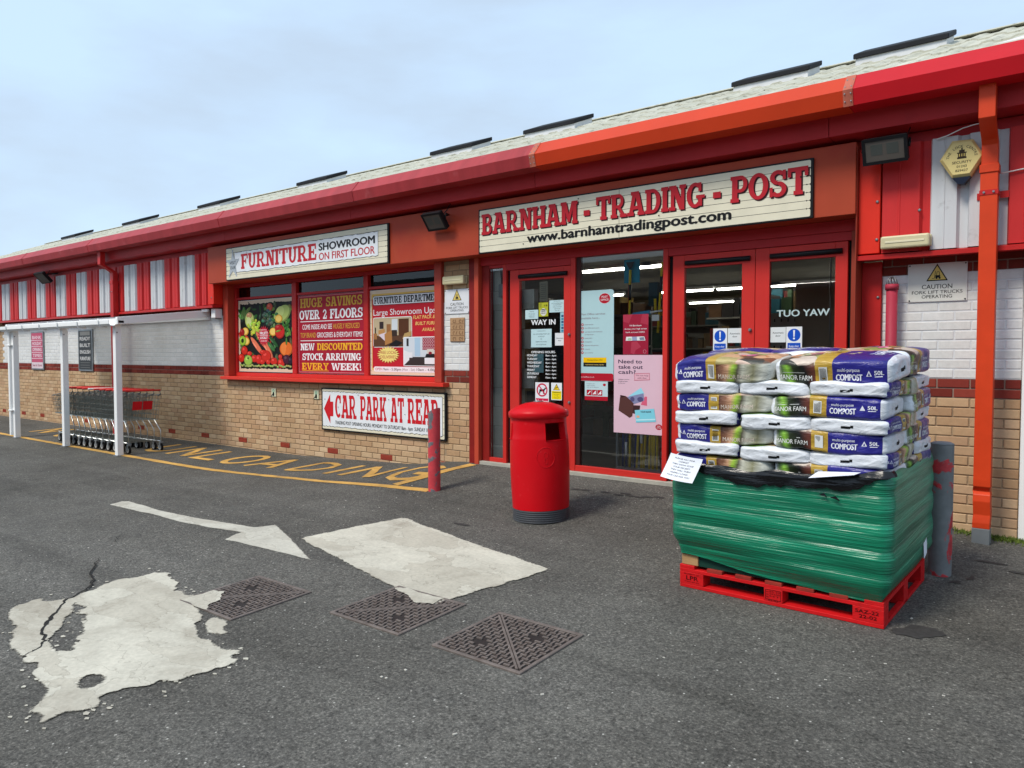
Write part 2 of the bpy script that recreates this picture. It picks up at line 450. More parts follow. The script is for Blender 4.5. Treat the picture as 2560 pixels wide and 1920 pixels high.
class Print:
    """coloured flat shapes in a plane; layer lifts each shape a little so that none share a plane"""
    def __init__(s): s.v = []; s.f = []; s.c = []
    def _a(s, pts, faces, col, lay):
        n = len(s.v); s.v += [(x, z, lay) for x, z in pts]
        for f in faces: s.f.append(tuple(n + i for i in f)); s.c.append(col)
    def poly(s, pts, col, lay=1):
        if len(pts) <= 4: s._a(pts, [tuple(range(len(pts)))], col, lay); return
        v, t = cdt_fill([list(pts)]); s._a(v, t, col, lay)
    def rect(s, x0, x1, z0, z1, col, lay=1, r=0):
        if r:
            P = []
            for cx, cz, a in ((x1 - r, z1 - r, 0), (x0 + r, z1 - r, 90), (x0 + r, z0 + r, 180), (x1 - r, z0 + r, 270)):
                for k in range(5): P.append((cx + r * math.cos(R(a + k * 22.5)), cz + r * math.sin(R(a + k * 22.5))))
            s._a(P, [tuple(range(len(P)))], col, lay)
        else: s._a([(x0, z0), (x1, z0), (x1, z1), (x0, z1)], [(0, 1, 2, 3)], col, lay)
    def ell(s, cx, cz, rx, rz, col, lay=1, rot=0, n=20, a0=0, a1=360):
        c, w = math.cos(R(rot)), math.sin(R(rot)); P = []
        for k in range(n):
            a = R(a0 + (a1 - a0) * k / (n if a1 - a0 >= 360 else n - 1)); x, z = rx * math.cos(a), rz * math.sin(a); P.append((cx + x * c - z * w, cz + x * w + z * c))
        s._a(P, [tuple(range(n))], col, lay)
    def ringe(s, cx, cz, r0, r1, col, lay=1, n=28, a0=0, a1=360):
        for k in range(n):
            A, B = R(a0 + (a1 - a0) * k / n), R(a0 + (a1 - a0) * (k + 1) / n)
            s._a([(cx + r1 * math.cos(A), cz + r1 * math.sin(A)), (cx + r1 * math.cos(B), cz + r1 * math.sin(B)), (cx + r0 * math.cos(B), cz + r0 * math.sin(B)), (cx + r0 * math.cos(A), cz + r0 * math.sin(A))], [(0, 1, 2, 3)], col, lay)
    def line(s, pts, w, col, lay=1):
        for (a, b) in zip(pts, pts[1:]):
            dx, dz = b[0] - a[0], b[1] - a[1]; l = math.hypot(dx, dz) or 1; nx, nz2 = -dz / l * w / 2, dx / l * w / 2
            s._a([(a[0] + nx, a[1] + nz2), (a[0] - nx, a[1] - nz2), (b[0] - nx, b[1] - nz2), (b[0] + nx, b[1] + nz2)], [(0, 1, 2, 3)], col, lay)
    def star(s, cx, cz, r0, r1, n, col, lay=1, sx=1.0, rot=90):
        P = []
        for k in range(2 * n):
            r = r1 if k % 2 == 0 else r0; a = R(rot + 180 * k / n); P.append((cx + sx * r * math.cos(a), cz + r * math.sin(a)))
        s.poly(P, col, lay)
    def text(s, t, x0, x1, z, h, col, lay=2, bold=0.0, align='fit', shear=0.0, rot=0.0):
        """cap height h, baseline z; 'fit' stretches between x0 and x1"""
        v, f, a, b = text_geo(t, 0.0, shear)
        if not v: return
        sz = h / CAP; w = b - a; sx = sz
        if align == 'fit': sx = (x1 - x0) / w; ox = x0 - a * sx
        elif align == 'c':
            if x1 > x0: sx = min(sz, (x1 - x0) / w)
            ox = (x0 + x1) / 2 - (a + b) / 2 * sx
        elif align == 'r': ox = x1 - b * sx
        else: ox = x0 - a * sx
        P = [(ox + p[0] * sx, z + p[1] * sz) for p in v]
        if rot:
            c, w2 = math.cos(R(rot)), math.sin(R(rot)); mx_ = (x0 + x1) / 2; mz = z + h / 2
            P = [(mx_ + (x - mx_) * c - (zz - mz) * w2, mz + (x - mx_) * w2 + (zz - mz) * c) for x, zz in P]
        s._a(P, f, col, lay)
        if bold:
            d_ = bold * sz * 1.15
            for k, (ex, ez) in enumerate(((-d_, 0), (d_, 0), (0, d_ * .5), (0, -d_ * .5)) if bold > .012 else ((d_, 0),)):
                s._a([(x + ex, zz + ez) for x, zz in P], f, col, lay + .13 * (k + 1))
    def slab(s, t, x0, x1, z, h, col, lay=2, gap=0.06, shadow=None, dx=0.012):
        G_ = []; x = 0
        for ch in t:
            g, w = slab_glyph(ch); G_.append((g, x)); x += w + (gap if ch != ' ' else 0)
        tot = x - gap; sx = (x1 - x0) / tot
        for g, gx in G_:
            for i, poly in enumerate(g):
                P = [(x0 + (gx + px) * sx, z + pz * h) for px, pz in poly]
                ar = sum(P[k][0] * P[(k + 1) % 4][1] - P[(k + 1) % 4][0] * P[k][1] for k in range(4))
                if ar < 0: P.reverse()
                if shadow: s._a([(a + dx, b - dx) for a, b in P], [(0, 1, 2, 3)], shadow, lay + i * 0.08)
                s._a(P, [(0, 1, 2, 3)], col, lay + (3.2 if shadow else 0) + i * 0.08)
    def build(s, name, parent, Y=0.0, m=None, fn=None, step=0.0006, mesh_only=False):
        me = bpy.data.meshes.new(name)
        if fn is None:
            off = root_loc(parent) if parent is not None else Vector((0, 0, 0))
            P = [(x - off.x, Y - l * step - off.y, z - off.z) for x, z, l in s.v]
        else: P = [fn(x, z, l) for x, z, l in s.v]
        me.from_pydata(P, [], s.f)
        ca = me.color_attributes.new('Col', 'FLOAT_COLOR', 'CORNER')
        data = []
        for f, c in zip(s.f, s.c): data += list(c if len(c) == 4 else (*c, 1)) * len(f)
        ca.data.foreach_set('color', data)
        me.materials.append(m or PRINT)
        if mesh_only: return me
        o = bpy.data.objects.new(name, me); COL.objects.link(o)
        if parent is not None: o.parent = parent
        return o
BLK = S(22, 22, 24); WHT = S(236, 238, 240); PRED = S(196, 28, 40); CREAM = S(228, 222, 198); GOLD = S(226, 176, 44)

# ================================================================== GROUND
def asphalt_mat():
    m, nt, b, out = nodes_of('asphalt')
    fine = add_noise(nt, 75, 3, 0.8); agg = add_noise(nt, 30, 5, 0.75); big = add_noise(nt, 0.55, 6, 0.6); mid = add_noise(nt, 3.2, 6, 0.65)
    c = ramp(nt, fine, [(0.32, S(56, 55, 53)), (0.46, S(84, 83, 79)), (0.58, S(99, 97, 92)), (0.7, S(138, 135, 128))])
    c = mixc(nt, 1.0, c, ramp(nt, agg, [(0.32, (0.68,) * 3), (0.5, (1.0,) * 3), (0.68, (1.34,) * 3)]), 'MULTIPLY')
    c = mixc(nt, 1.0, c, ramp(nt, mid, [(0.3, (0.84, 0.84, 0.85)), (0.7, (1.1, 1.1, 1.09))]), 'MULTIPLY')
    c = mixc(nt, 1.0, c, ramp(nt, big, [(0.32, (0.8, 0.79, 0.78)), (0.66, (1.14, 1.14, 1.15))]), 'MULTIPLY')
    # faint tyre tracks curving through the yard and old oil spots
    tr = add_noise(nt, 1.1, 3, 0.5, stretch=(0.12, 1.6, 1), dist=0.8)
    c = mixc(nt, 1.0, c, ramp(nt, tr, [(0.36, (0.86,) * 3), (0.48, (1.02,) * 3), (0.62, (1.08,) * 3)]), 'MULTIPLY')
    oil = add_noise(nt, 1.6, 4, 0.5)
    c = mixc(nt, ramp(nt, oil, [(0.68, (0, 0, 0)), (0.76, (0.5,) * 3)]), c, S(52, 51, 50))
    # pale chippings
    v = nt.nodes.new('ShaderNodeTexVoronoi'); v.inputs['Scale'].default_value = 34; v.feature = 'F1'
    t = nt.nodes.new('ShaderNodeTexCoord'); nt.links.new(t.outputs['Object'], v.inputs['Vector'])
    spot = ramp(nt, v.outputs['Distance'], [(0.13, (1, 1, 1)), (0.2, (0, 0, 0))])
    sx = nt.nodes.new('ShaderNodeSeparateColor'); nt.links.new(v.outputs['Color'], sx.inputs[0])
    pick = ramp(nt, sx.outputs['Red'], [(0.9, (0, 0, 0)), (0.93, (0.75,) * 3)])
    c = mixc(nt, mixc(nt, 1.0, spot, pick, 'MULTIPLY'), c, S(196, 194, 186))
    pick2 = ramp(nt, sx.outputs['Green'], [(0.86, (0, 0, 0)), (0.9, (0.7,) * 3)])
    c = mixc(nt, mixc(nt, 1.0, spot, pick2, 'MULTIPLY'), c, S(40, 40, 40))
    nt.links.new(c, b.inputs['Base Color']); b.inputs['Roughness'].default_value = 0.9; b.inputs['Specular IOR Level'].default_value = 0.12
    bump(nt, b, agg, 0.75, 0.006)
    return m
ASPHALT = asphalt_mat()
def axis(lo, hi, coarse, fine_lo, fine_hi, fine):
    a = []; x = lo
    while x < hi - 1e-6:
        a.append(x); x += fine if fine_lo <= x < fine_hi else coarse
    a.append(hi); return a
gx = [-160, -110, -70, -45] + axis(-30, 8, 1.0, -13, 1, 0.2) + [14, 25, 45, 80, 120]
gy = [-140, -90, -55, -35, -24, -18, -14] + axis(-12, 0.6, 0.4, -3, 0.6, 0.1)
mb = MB()
idx = {}
for i, x in enumerate(gx):
    for j, y in enumerate(gy):
        idx[i, j] = len(mb.v); mb.v.append((x, y, G(x, y)))
for i in range(len(gx) - 1):
    for j in range(len(gy) - 1):
        mb.f.append((idx[i, j], idx[i + 1, j], idx[i + 1, j + 1], idx[i, j + 1])); mb.sm.append(True)
ground = mb.build('ground', ASPHALT); tag(ground, kind='structure')

# ------------------------------------------------ painted markings (sheets just above the asphalt)
def paint_mat(name, col, worn, thr, fray=0.05, hole=0.0):
    m, nt, b, out = nodes_of(name)
    n1 = add_noise(nt, 1.7, 8, 0.62, dist=0.6); n2 = add_noise(nt, 40, 5, 0.7); n3 = add_noise(nt, 8, 8, 0.68, dist=0.6)
    c = ramp(nt, n1, [(0.34, worn), (0.5, col), (0.66, tuple(min(1, x * 1.14) for x in col[:3]))])
    # flakes of different age with their own tone
    vc = nt.nodes.new('ShaderNodeTexVoronoi'); vc.inputs['Scale'].default_value = 4.5
    t = nt.nodes.new('ShaderNodeTexCoord'); mpn = nt.nodes.new('ShaderNodeMapping'); mpn.inputs['Scale'].default_value = (0.55, 1.5, 1)
    nn = nt.nodes.new('ShaderNodeTexNoise'); nn.inputs['Scale'].default_value = 7; nn.inputs['Detail'].default_value = 5
    ad = nt.nodes.new('ShaderNodeMixRGB'); ad.inputs[0].default_value = 0.22
    nt.links.new(t.outputs['Object'], mpn.inputs['Vector']); nt.links.new(mpn.outputs['Vector'], ad.inputs[1])
    nt.links.new(t.outputs['Object'], nn.inputs['Vector']); nt.links.new(nn.outputs['Color'], ad.inputs[2]); nt.links.new(ad.outputs[0], vc.inputs['Vector'])
    sc = nt.nodes.new('ShaderNodeSeparateColor'); nt.links.new(vc.outputs['Color'], sc.inputs[0])
    c = mixc(nt, 1.0, c, ramp(nt, sc.outputs['Red'], [(0.2, (0.9, 0.885, 0.865)), (0.6, (1.03, 1.03, 1.02))]), 'MULTIPLY')
    c = mixc(nt, 1.0, c, ramp(nt, n2, [(0.3, (0.84,) * 3), (0.7, (1.08,) * 3)]), 'MULTIPLY')
    v = nt.nodes.new('ShaderNodeTexVoronoi'); v.feature = 'DISTANCE_TO_EDGE'; v.inputs['Scale'].default_value = 4.5
    nt.links.new(ad.outputs[0], v.inputs['Vector'])
    cz = ramp(nt, v.outputs['Distance'], [(0.0, (0.5,) * 3), (0.014, (0, 0, 0))])
    c = mixc(nt, cz, c, S(124, 118, 106))
    nt.links.new(c, b.inputs['Base Color']); b.inputs['Roughness'].default_value = 0.8; b.inputs['Specular IOR Level'].default_value = 0.12
    bump(nt, b, n2, 0.3, 0.004)
    # worn through to the tarmac: ragged along the edges, chipped inside
    at = nt.nodes.new('ShaderNodeAttribute'); at.attribute_name = 'edge'
    m1 = nt.nodes.new('ShaderNodeMath'); m1.operation = 'MULTIPLY_ADD'; m1.inputs[1].default_value = -fray * 3.2; m1.inputs[2].default_value = fray * 3.2 * 0.47
    nt.links.new(n3, m1.inputs[0])
    m2 = nt.nodes.new('ShaderNodeMath'); m2.operation = 'ADD'; nt.links.new(m1.outputs[0], m2.inputs[0]); nt.links.new(at.outputs['Fac'], m2.inputs[1])
    keep = ramp(nt, m2.outputs[0], [(0.0, (0, 0, 0)), (0.012, (1, 1, 1))])
    chip = ramp(nt, n3, [(thr, (1, 1, 1)), (thr + 0.03, (0, 0, 0))])
    al = mixc(nt, 1.0, keep, chip, 'MULTIPLY')
    if hole: al = mixc(nt, 1.0, al, ramp(nt, n1, [(0.3 - hole, (0.35,) * 3), (0.34, (1, 1, 1))]), 'MULTIPLY')
    tr = nt.nodes.new('ShaderNodeBsdfTransparent'); ms = nt.nodes.new('ShaderNodeMixShader')
    nt.links.new(al, ms.inputs['Fac']); nt.links.new(tr.outputs[0], ms.inputs[1]); nt.links.new(b.outputs[0], ms.inputs[2]); nt.links.new(ms.outputs[0], out.inputs['Surface'])
    return m
OLDWHITE = paint_mat('worn_white_road_paint', S(188, 184, 171), S(164, 158, 145), 0.72, 0.03, 0.0)
ARROWWHITE = paint_mat('white_road_paint', S(184, 181, 170), S(160, 156, 146), 0.72, 0.008)
YELLOW = paint_mat('yellow_road_paint', S(200, 158, 88), S(178, 140, 80), 0.66, 0.012)

def jag(poly, amp, lev=3, seed=0):
    rnd = random.Random(seed); P = list(poly)
    for k in range(lev):
        Q = []
        for a, b in zip(P, P[1:] + P[:1]):
            l = math.hypot(b[0] - a[0], b[1] - a[1])
            Q.append(a)
            if l > 0.03:
                nx, ny = -(b[1] - a[1]) / l, (b[0] - a[0]) / l
                dd = rnd.uniform(-1, 1) * min(amp, l * 0.22)
                Q.append(((a[0] + b[0]) / 2 + nx * dd, (a[1] + b[1]) / 2 + ny * dd))
        P = Q; amp *= 0.62
    return P
def flat_poly(name, poly, m, lift=0.004, holes=(), parent=ground, kind=None, step=0.045):
    loops = [poly] + list(holes)
    pts, tri = cdt_fill(loops, step)
    mb = MB(); mb.v = [(x, y, G(x, y) + lift) for x, y in pts]
    mb.f = [tuple(t) for t in tri]; mb.sm = [False] * len(mb.f)
    o = mb.build(name, m, parent, kind=kind)
    segs = [(p, q) for L in loops for p, q in zip(L, L[1:] + L[:1])]
    at = o.data.attributes.new('edge', 'FLOAT', 'POINT')
    def dist(x, y):
        best = 9
        for (ax, ay), (bx_, by_) in segs:
            dx, dy = bx_ - ax, by_ - ay; l2 = dx * dx + dy * dy or 1e-9; t = max(0, min(1, ((x - ax) * dx + (y - ay) * dy) / l2))
            best = min(best, (x - ax - t * dx) ** 2 + (y - ay - t * dy) ** 2)
        return math.sqrt(best)
    for i, p in enumerate(pts): at.data[i].value = dist(*p)
    return o
ARROW = [(-8.095,-3.208),(-8.154,-3.057),(-8.043,-3.01),(-7.165,-3.107),(-6.564,-3.107),(-6.081,-3.043),(-5.76,-3.0),(-5.677,-2.85),(-4.503,-3.343),(-5.253,-3.361),(-5.624,-3.391),(-5.715,-3.175),(-6.136,-3.244),(-6.645,-3.271),(-7.317,-3.245)]
SQ = [(-5.092,-3.025),(-5.108,-2.939),(-4.901,-2.082),(-4.86,-2.055),(-2.974,-2.533),(-2.969,-2.635),(-3.151,-3.478),(-3.222,-3.488),(-3.687,-3.385)]
LP = [(-5.344,-4.992),(-5.336,-4.841),(-5.25,-4.841),(-5.19,-4.713),(-5.237,-4.56),(-5.31,-4.378),(-5.274,-4.092),(-5.15,-4.096),(-4.755,-4.265),(-4.679,-4.213),(-4.619,-4.264),(-4.417,-4.303),(-4.241,-4.375),(-4.059,-4.502),(-3.836,-4.579),(-3.633,-4.588),(-3.521,-4.498),(-3.507,-4.602),(-3.407,-4.648),(-3.445,-4.927),(-3.536,-4.973),(-3.596,-5.149),(-3.584,-5.227),(-3.514,-5.263),(-3.541,-5.327),(-3.584,-5.486),(-3.695,-5.48),(-3.798,-5.403),(-4.095,-5.314),(-4.239,-5.269),(-4.399,-5.244),(-4.468,-5.252),(-4.876,-5.162),(-4.926,-5.125)]
LH1 = [(-5.053, -4.751), (-4.932, -4.746), (-4.728, -4.828), (-4.522, -4.924), (-4.379, -5.003), (-4.291, -5.072), (-4.332, -5.11), (-4.458, -5.08), (-4.52, -5.085), (-4.641, -4.993), (-4.768, -4.926), (-4.897, -4.828)]
LH2 = [(-3.843, -5.212), (-3.885, -5.176), (-3.882, -5.14), (-3.813, -5.126), (-3.765, -5.157), (-3.753, -5.203), (-3.779, -5.228)]
ISL = [(-4.091,-4.426),(-4.078,-4.356),(-3.941,-4.372),(-3.799,-4.464),(-3.821,-4.524),(-3.897,-4.532)]
flat_poly('painted_arrow', jag(ARROW, 0.012, 3, 1), ARROWWHITE, step=0.03)
flat_poly('painted_patch', jag(SQ, 0.02, 4, 2), OLDWHITE, lift=0.007)
flat_poly('worn_painted_patch', jag(LP, 0.05, 4, 3), OLDWHITE, holes=[jag(LH1, 0.06, 3, 4), jag(LH2, 0.02, 3, 5)], lift=0.007)
flat_poly('paint_flake', jag(ISL, 0.02, 3, 6), OLDWHITE)
fl = MB()
rnd = random.Random(11)
for k in range(150):      # loose crumbs of paint round the worn patch
    a = rnd.choice(LP + LH1 * 2); x = a[0] + rnd.gauss(0, 0.05); y = a[1] + rnd.gauss(0, 0.05); r = rnd.uniform(0.004, 0.018)
    n = rnd.randint(4, 6)
    fl.face([(x + r * rnd.uniform(.6, 1.5) * math.cos(2 * math.pi * i / n), y + r * rnd.uniform(.5, 1) * math.sin(2 * math.pi * i / n), G(x, y) + 0.0045) for i in range(n)])
fl.build('paint_crumbs', OLDWHITE, ground, kind='stuff')

def ribbon(mb, pts, w, lift=0.004, seed=0, wob=0.0):
    rnd = random.Random(seed); P = []
    for a, b in zip(pts, pts[1:]):
        n = max(1, int(math.hypot(b[0] - a[0], b[1] - a[1]) / 0.12))
        for k in range(n): P.append((a[0] + (b[0] - a[0]) * k / n, a[1] + (b[1] - a[1]) * k / n))
    P.append(pts[-1]); Lf, Rt = [], []
    for i, p in enumerate(P):
        a = P[max(0, i - 1)]; b = P[min(len(P) - 1, i + 1)]
        l = math.hypot(b[0] - a[0], b[1] - a[1]) or 1; nx, ny = -(b[1] - a[1]) / l, (b[0] - a[0]) / l
        w1 = w / 2 + rnd.uniform(-wob, wob); w2 = w / 2 + rnd.uniform(-wob, wob)
        Lf.append((p[0] + nx * w1, p[1] + ny * w1)); Rt.append((p[0] - nx * w2, p[1] - ny * w2))
    for i in range(len(P) - 1):
        mb.face([(x, y, G(x, y) + lift) for x, y in (Lf[i], Rt[i], Rt[i + 1], Lf[i + 1])])
mb = MB(); ribbon(mb, [(-23, -1.40), (-17, -1.385), (-13.5, -1.405), (-10.6, -1.40), (-7.03, -1.34), (-6.2, -1.235), (-5.46, -1.155)], 0.1, 0.004, 3, 0.008); mb.build('yellow_line', YELLOW, ground)
mb = MB(); ribbon(mb, [(-5.985, -1.145), (-5.765, -0.11)], 0.12, 0.006, 4, 0.008); mb.build('yellow_line', YELLOW, ground)
def letter_strokes(ch):
    if ch == 'U': return [[(0, 1), (0, .3), (.12, .06), (.3, 0), (.48, .06), (.6, .3), (.6, 1)]]
    if ch == 'N': return [[(0, 0), (0, 1)], [(0, 1), (.6, 0)], [(.6, 0), (.6, 1)]]
    if ch == 'L': return [[(0, 1), (0, 0)], [(-.05, 0.03), (.55, 0.03)]]
    if ch == 'O': return [[(.3 + .3 * math.cos(a * math.pi / 8), .5 + .5 * math.sin(a * math.pi / 8)) for a in range(17)]]
    if ch == 'A': return [[(0, 0), (.32, 1)], [(.64, 0), (.32, 1)], [(.12, .32), (.52, .32)]]
    if ch == 'D': return [[(0, 0), (0, 1)], [(0, .97), (.25, .97), (.5, .82), (.6, .5), (.5, .18), (.25, .03), (0, .03)]]
    if ch == 'I': return [[(0, 0), (0, 1)]]
    if ch == 'G': return [[(.58, .85), (.45, .97), (.28, 1), (.1, .88), (0, .5), (.1, .12), (.28, 0), (.5, .08), (.6, .25), (.6, .45)], [(.62, .45), (.34, .45)]]
    return []
for word, spots in (('NO', [-16.6, -15.55]), ('UNLOADING', [-12.0, -11.25, -10.5, -9.85, -9.15, -8.2, -7.42, -7.14, -6.42])):
    for ch, x in zip(word, spots):
        mb = MB(); sc = 0.78 if ch not in 'LAI' else 0.86
        for i, st in enumerate(letter_strokes(ch)):
            ribbon(mb, [(x + px * sc, -0.97 + py * 0.63 + px * 0.03) for px, py in st], 0.105, 0.004 + 0.0012 * i, i + 7, 0.006)
        mb.build('painted_letter', YELLOW, ground)

CRACK = pm('crack_filler', S(42, 41, 39), 0.95, 0.3, 20)
DAMP = pm('damp_stain', S(60, 59, 58), 0.7, 0.3, 40)
def crack(pts, w0, w1, seed):
    P = jag(pts + pts[::-1][1:-1], 0.0, 0, 0)
    rnd = random.Random(seed); Q = []
    for a, b in zip(pts, pts[1:]):
        for k in range(6): 
            t = k / 6; Q.append((a[0] + (b[0] - a[0]) * t + rnd.gauss(0, 0.007), a[1] + (b[1] - a[1]) * t + rnd.gauss(0, 0.007)))
    Q.append(pts[-1]); mb = MB(); n = len(Q)
    for i in range(n - 1):
        wa = (w0 + (w1 - w0) * math.sin(math.pi * i / n)) * rnd.uniform(.5, 1.3); p, q2 = Q[i], Q[i + 1]
        l = math.hypot(q2[0] - p[0], q2[1] - p[1]) or 1; nx, ny = -(q2[1] - p[1]) / l * wa, (q2[0] - p[0]) / l * wa
        mb.face([(x, y, G(x, y) + 0.0095) for x, y in ((p[0] + nx, p[1] + ny), (p[0] - nx, p[1] - ny), (q2[0] - nx, q2[1] - ny), (q2[0] + nx, q2[1] + ny))])
    mb.build('crack', CRACK, ground)
crack([(-6.605,-3.693),(-6.459,-3.861),(-6.3,-3.95)], 0.001, 0.004, 1)
crack([(-5.98,-4.2),(-5.887,-4.247),(-5.601,-4.434),(-5.44,-4.466),(-5.247,-4.598),(-5.145,-4.77),(-4.944,-4.909),(-4.723,-5.056),(-4.544,-5.114),(-4.46,-5.185),(-4.423,-5.261)], 0.002, 0.010, 2)
for poly, sd in (([(-.85,-2.35),(-.776,-2.22),(-.66,-2.2),(-.6,-2.27),(-.70,-2.4),(-.812,-2.41)], 21), ([(-.64,-1.1),(-.6,-1.18),(-.655,-1.33),(-.72,-1.38),(-.66,-1.28),(-.63,-1.18)], 22)):
    flat_poly('damp_patch', jag(poly, 0.03, 4, sd), DAMP, 0.004, step=0)
for k, (x, y) in enumerate([(-4.048,-.54),(-3.948,-.526),(-3.726,-.512),(-3.569,-.535),(-3.524,-.478),(-3.445,-.521),(-3.349,-.529),(-3.287,-.491),(-3.185,-.459),(-4.3,-1.95),(-2.2,-.6),(-0.55,-.75),(-.35,-.9)]):
    L = 0.06 if k < 9 else 0.1
    flat_poly('damp_patch', jag([(x + L * math.cos(a * .785), y + .022 * math.sin(a * .785)) for a in range(8)], 0.012, 2, 30 + k), DAMP, 0.004, step=0)
# scattered pale grit, fag ends and paper scraps
gr = MB(); rnd = random.Random(5)
for k in range(170):
    x = rnd.uniform(-7, 0.3); y = rnd.uniform(-5.6, -0.2); r = rnd.uniform(0.0015, 0.005)
    M = Matrix.Translation((x, y, G(x, y) + r * .4)) @ Matrix.Rotation(rnd.uniform(0, 6.3), 4, 'Z')
    gr.obox(M, r * rnd.uniform(.8, 2.2), r, r * .4)
gr.build('grit', pm('pale_grit', S(190, 186, 176), 0.8, 0.4, 40), ground, kind='stuff')

# ================================================================== BUILDING
shop = empty('shop_building', (-6, 0, 0), 'long single-storey trading post with red fascia, cladding and buff brick walls', 'building')
XL, XR = -24.0, 3.0
def wall_seg(parent, x0, x1, z0, z1, m, y=0.007):
    mb = MB(); mb.box(x0, x1, y, 0.28, z0, z1); return mb.build('wall', m, parent)
W_ALL = {'b': [], 'w': [], 'r': []}
def wall_piece(nm, t, m, x0, x1, z0, z1, y=0.007):
    o = MB().box(x0, x1, y, 0.28, z0, z1).build(nm, m, shop); W_ALL[t].append((x0, x1, z0, z1, o))
for a_ in ((XL, -11.2, -0.5, 0.945), (-11.2, -6.33, -0.5, 0.885), (-6.33, -5.90, -0.5, 0.945), (-1.42, -0.46, -0.5, 0.945), (-6.33, -5.9, 1.92, 2.41), (XL, -20.9, 0.945, 2.6)): wall_piece('wall', 'b', MORTAR, *a_)
for x0, x1 in ((-20.9, -11.2), (-6.33, -5.9), (-1.42, -0.46)):
    wall_piece('painted_wall', 'w', MORTARW, x0, x1, 1.095, 1.92, 0.0035); wall_piece('red_brick_band', 'r', MORTARR, x0, x1, 0.945, 1.095)
    if x0 != -6.33: wall_piece('brick_head_course', 'r', MORTARR, x0, x1, 1.92, 2.6)
wall = W_ALL['b'][0][4]
def wall_for(t, x, z):
    for x0, x1, z0, z1, o in W_ALL[t]:
        if x0 - .01 <= x <= x1 + .01 and z0 - .01 <= z + .03 <= z1 + .01: return o
    return W_ALL[t][0][4]

bricks = []          # (x0,x1,z0,material)
def rowmat(z, x):
    if 0.94 < z < 1.09: return 'r'
    if 1.09 < z < 1.915: return 'w' if x > -20.9 else 'b'
    if z > 1.915: return 'b' if (x < -20.9 or -6.4 < x < -5.8) else 'r'
    return 'b'
rb = random.Random(3)
for sx0, sx1, zt in ((XL, -11.2, 2.07), (-11.2, -6.33, 0.87), (-6.33, -5.90, 2.37), (-1.42, -0.46, 2.07)):
    k = -19
    while True:
        z0 = 0.945 + 0.075 * k
        if z0 >= zt - 0.01: break
        if z0 > -0.45:
            off = 0.1125 if k % 2 else 0.0
            n0 = math.floor((sx0 - off) / 0.225) - 1
            for n in range(n0, n0 + int((sx1 - sx0) / 0.225) + 4):
                a = n * 0.225 + off + 0.005; b = a + 0.215
                a2, b2 = max(a, sx0 + 0.002), min(b, sx1 - 0.002)
                if b2 - a2 < 0.03: continue
                t = rowmat(z0, (a2 + b2) / 2)
                bricks.append((a2, b2, z0 + 0.005, t))
        k += 1
AIR = [(-20.917,-.081),(-19.713,-.077),(-18.625,-.074),(-17.494,-.069),(-16.35,-.068),(-15.2,-.068),(-14.05,-.068),(-12.921,-.068),(-11.829,-.064),(-10.713,-.06),(-9.592,-.054),(-8.477,-.056),(-7.372,-.049),(-6.275,-.041)]
def near_air(a, b, z):
    for x, zz in AIR:
        if abs((a + b) / 2 - x) < 0.19 and abs(z + .0325 - (zz)) < 0.04: return True
    return False
AIRROW = 0.945 + 0.075 * round((-0.065 - 0.03 - 0.945) / 0.075)
keep = []
for a, b, z, t in bricks:
    if abs(z - 0.005 - AIRROW) < 0.01:
        cuts = [(x - 0.113, x + 0.113) for x, _ in AIR if x + 0.113 > a and x - 0.113 < b]
        seg = [(a, b)]
        for c0, c1 in cuts:
            ns = []
            for s0, s1 in seg:
                if c0 - s0 > 0.03: ns.append((s0, min(s1, c0)))
                if s1 - c1 > 0.03: ns.append((max(s0, c1), s1))
            seg = ns
        keep += [(s0, s1, z, t) for s0, s1 in seg]
    else: keep.append((a, b, z, t))
bricks = keep
MAT = {'b': BEIGE, 'r': REDBRICK, 'w': WHITEBRICK}
def vis(b):       # nearer and in view first
    x = (b[0] + b[1]) / 2; z = b[2]
    hid = (z < -0.2) or (-8.6 < x < -6.3 and .25 < z < .8) or (x > -1.35 and z < 0.2 and x < -0.9)
    return (x * x + 45) + (400 if hid else 0)
bricks.sort(key=vis)
full = {}
def brick_mesh(L):
    key = round(L, 3)
    if key in full: return full[key]
    mb = MB(); mb.box(-L / 2, L / 2, -0.0, 0.03, 0, 0.065)
    o = mb.build('brick', BEIGE, None, bevel=0.0035); me = o.data; bpy.data.objects.remove(o); me.materials.clear(); full[key] = me; return me
NIND = {'b': 0}
rest = {'b': MB(), 'r': MB(), 'w': MB()}
bmesh_cache = {}
for i, (a, b, z, t) in enumerate(bricks):
    dy = rb.uniform(-0.0025, 0.0015) if t != 'w' else rb.uniform(-0.001, 0.001)
    if i < 300:
        k = (round(b - a, 3), t)
        if k not in bmesh_cache:
            me = brick_mesh(b - a).copy(); me.materials.append(MAT[t]); bmesh_cache[k] = me
        P_ = wall_for(t, (a + b) / 2, z); o = bpy.data.objects.new('brick', bmesh_cache[k]); COL.objects.link(o); o.parent = P_
        o.location = Vector(((a + b) / 2, dy, z)) - root_loc(P_)
    else:
        m = rest[t]; n = len(m.v); z1 = z + 0.065; c = 0.004
        m.v += [(a, dy + c, z), (b, dy + c, z), (b, dy + c, z1), (a, dy + c, z1), (a + c, dy, z + c), (b - c, dy, z + c), (b - c, dy, z1 - c), (a + c, dy, z1 - c), (a, .02, z), (b, .02, z), (b, .02, z1), (a, .02, z1)]
        for q in ((4, 5, 6, 7), (0, 1, 5, 4), (1, 2, 6, 5), (2, 3, 7, 6), (3, 0, 4, 7), (8, 9, 1, 0), (9, 10, 2, 1), (10, 11, 3, 2), (11, 8, 0, 3)):
            m.f.append(tuple(n + j for j in q)); m.sm.append(False)
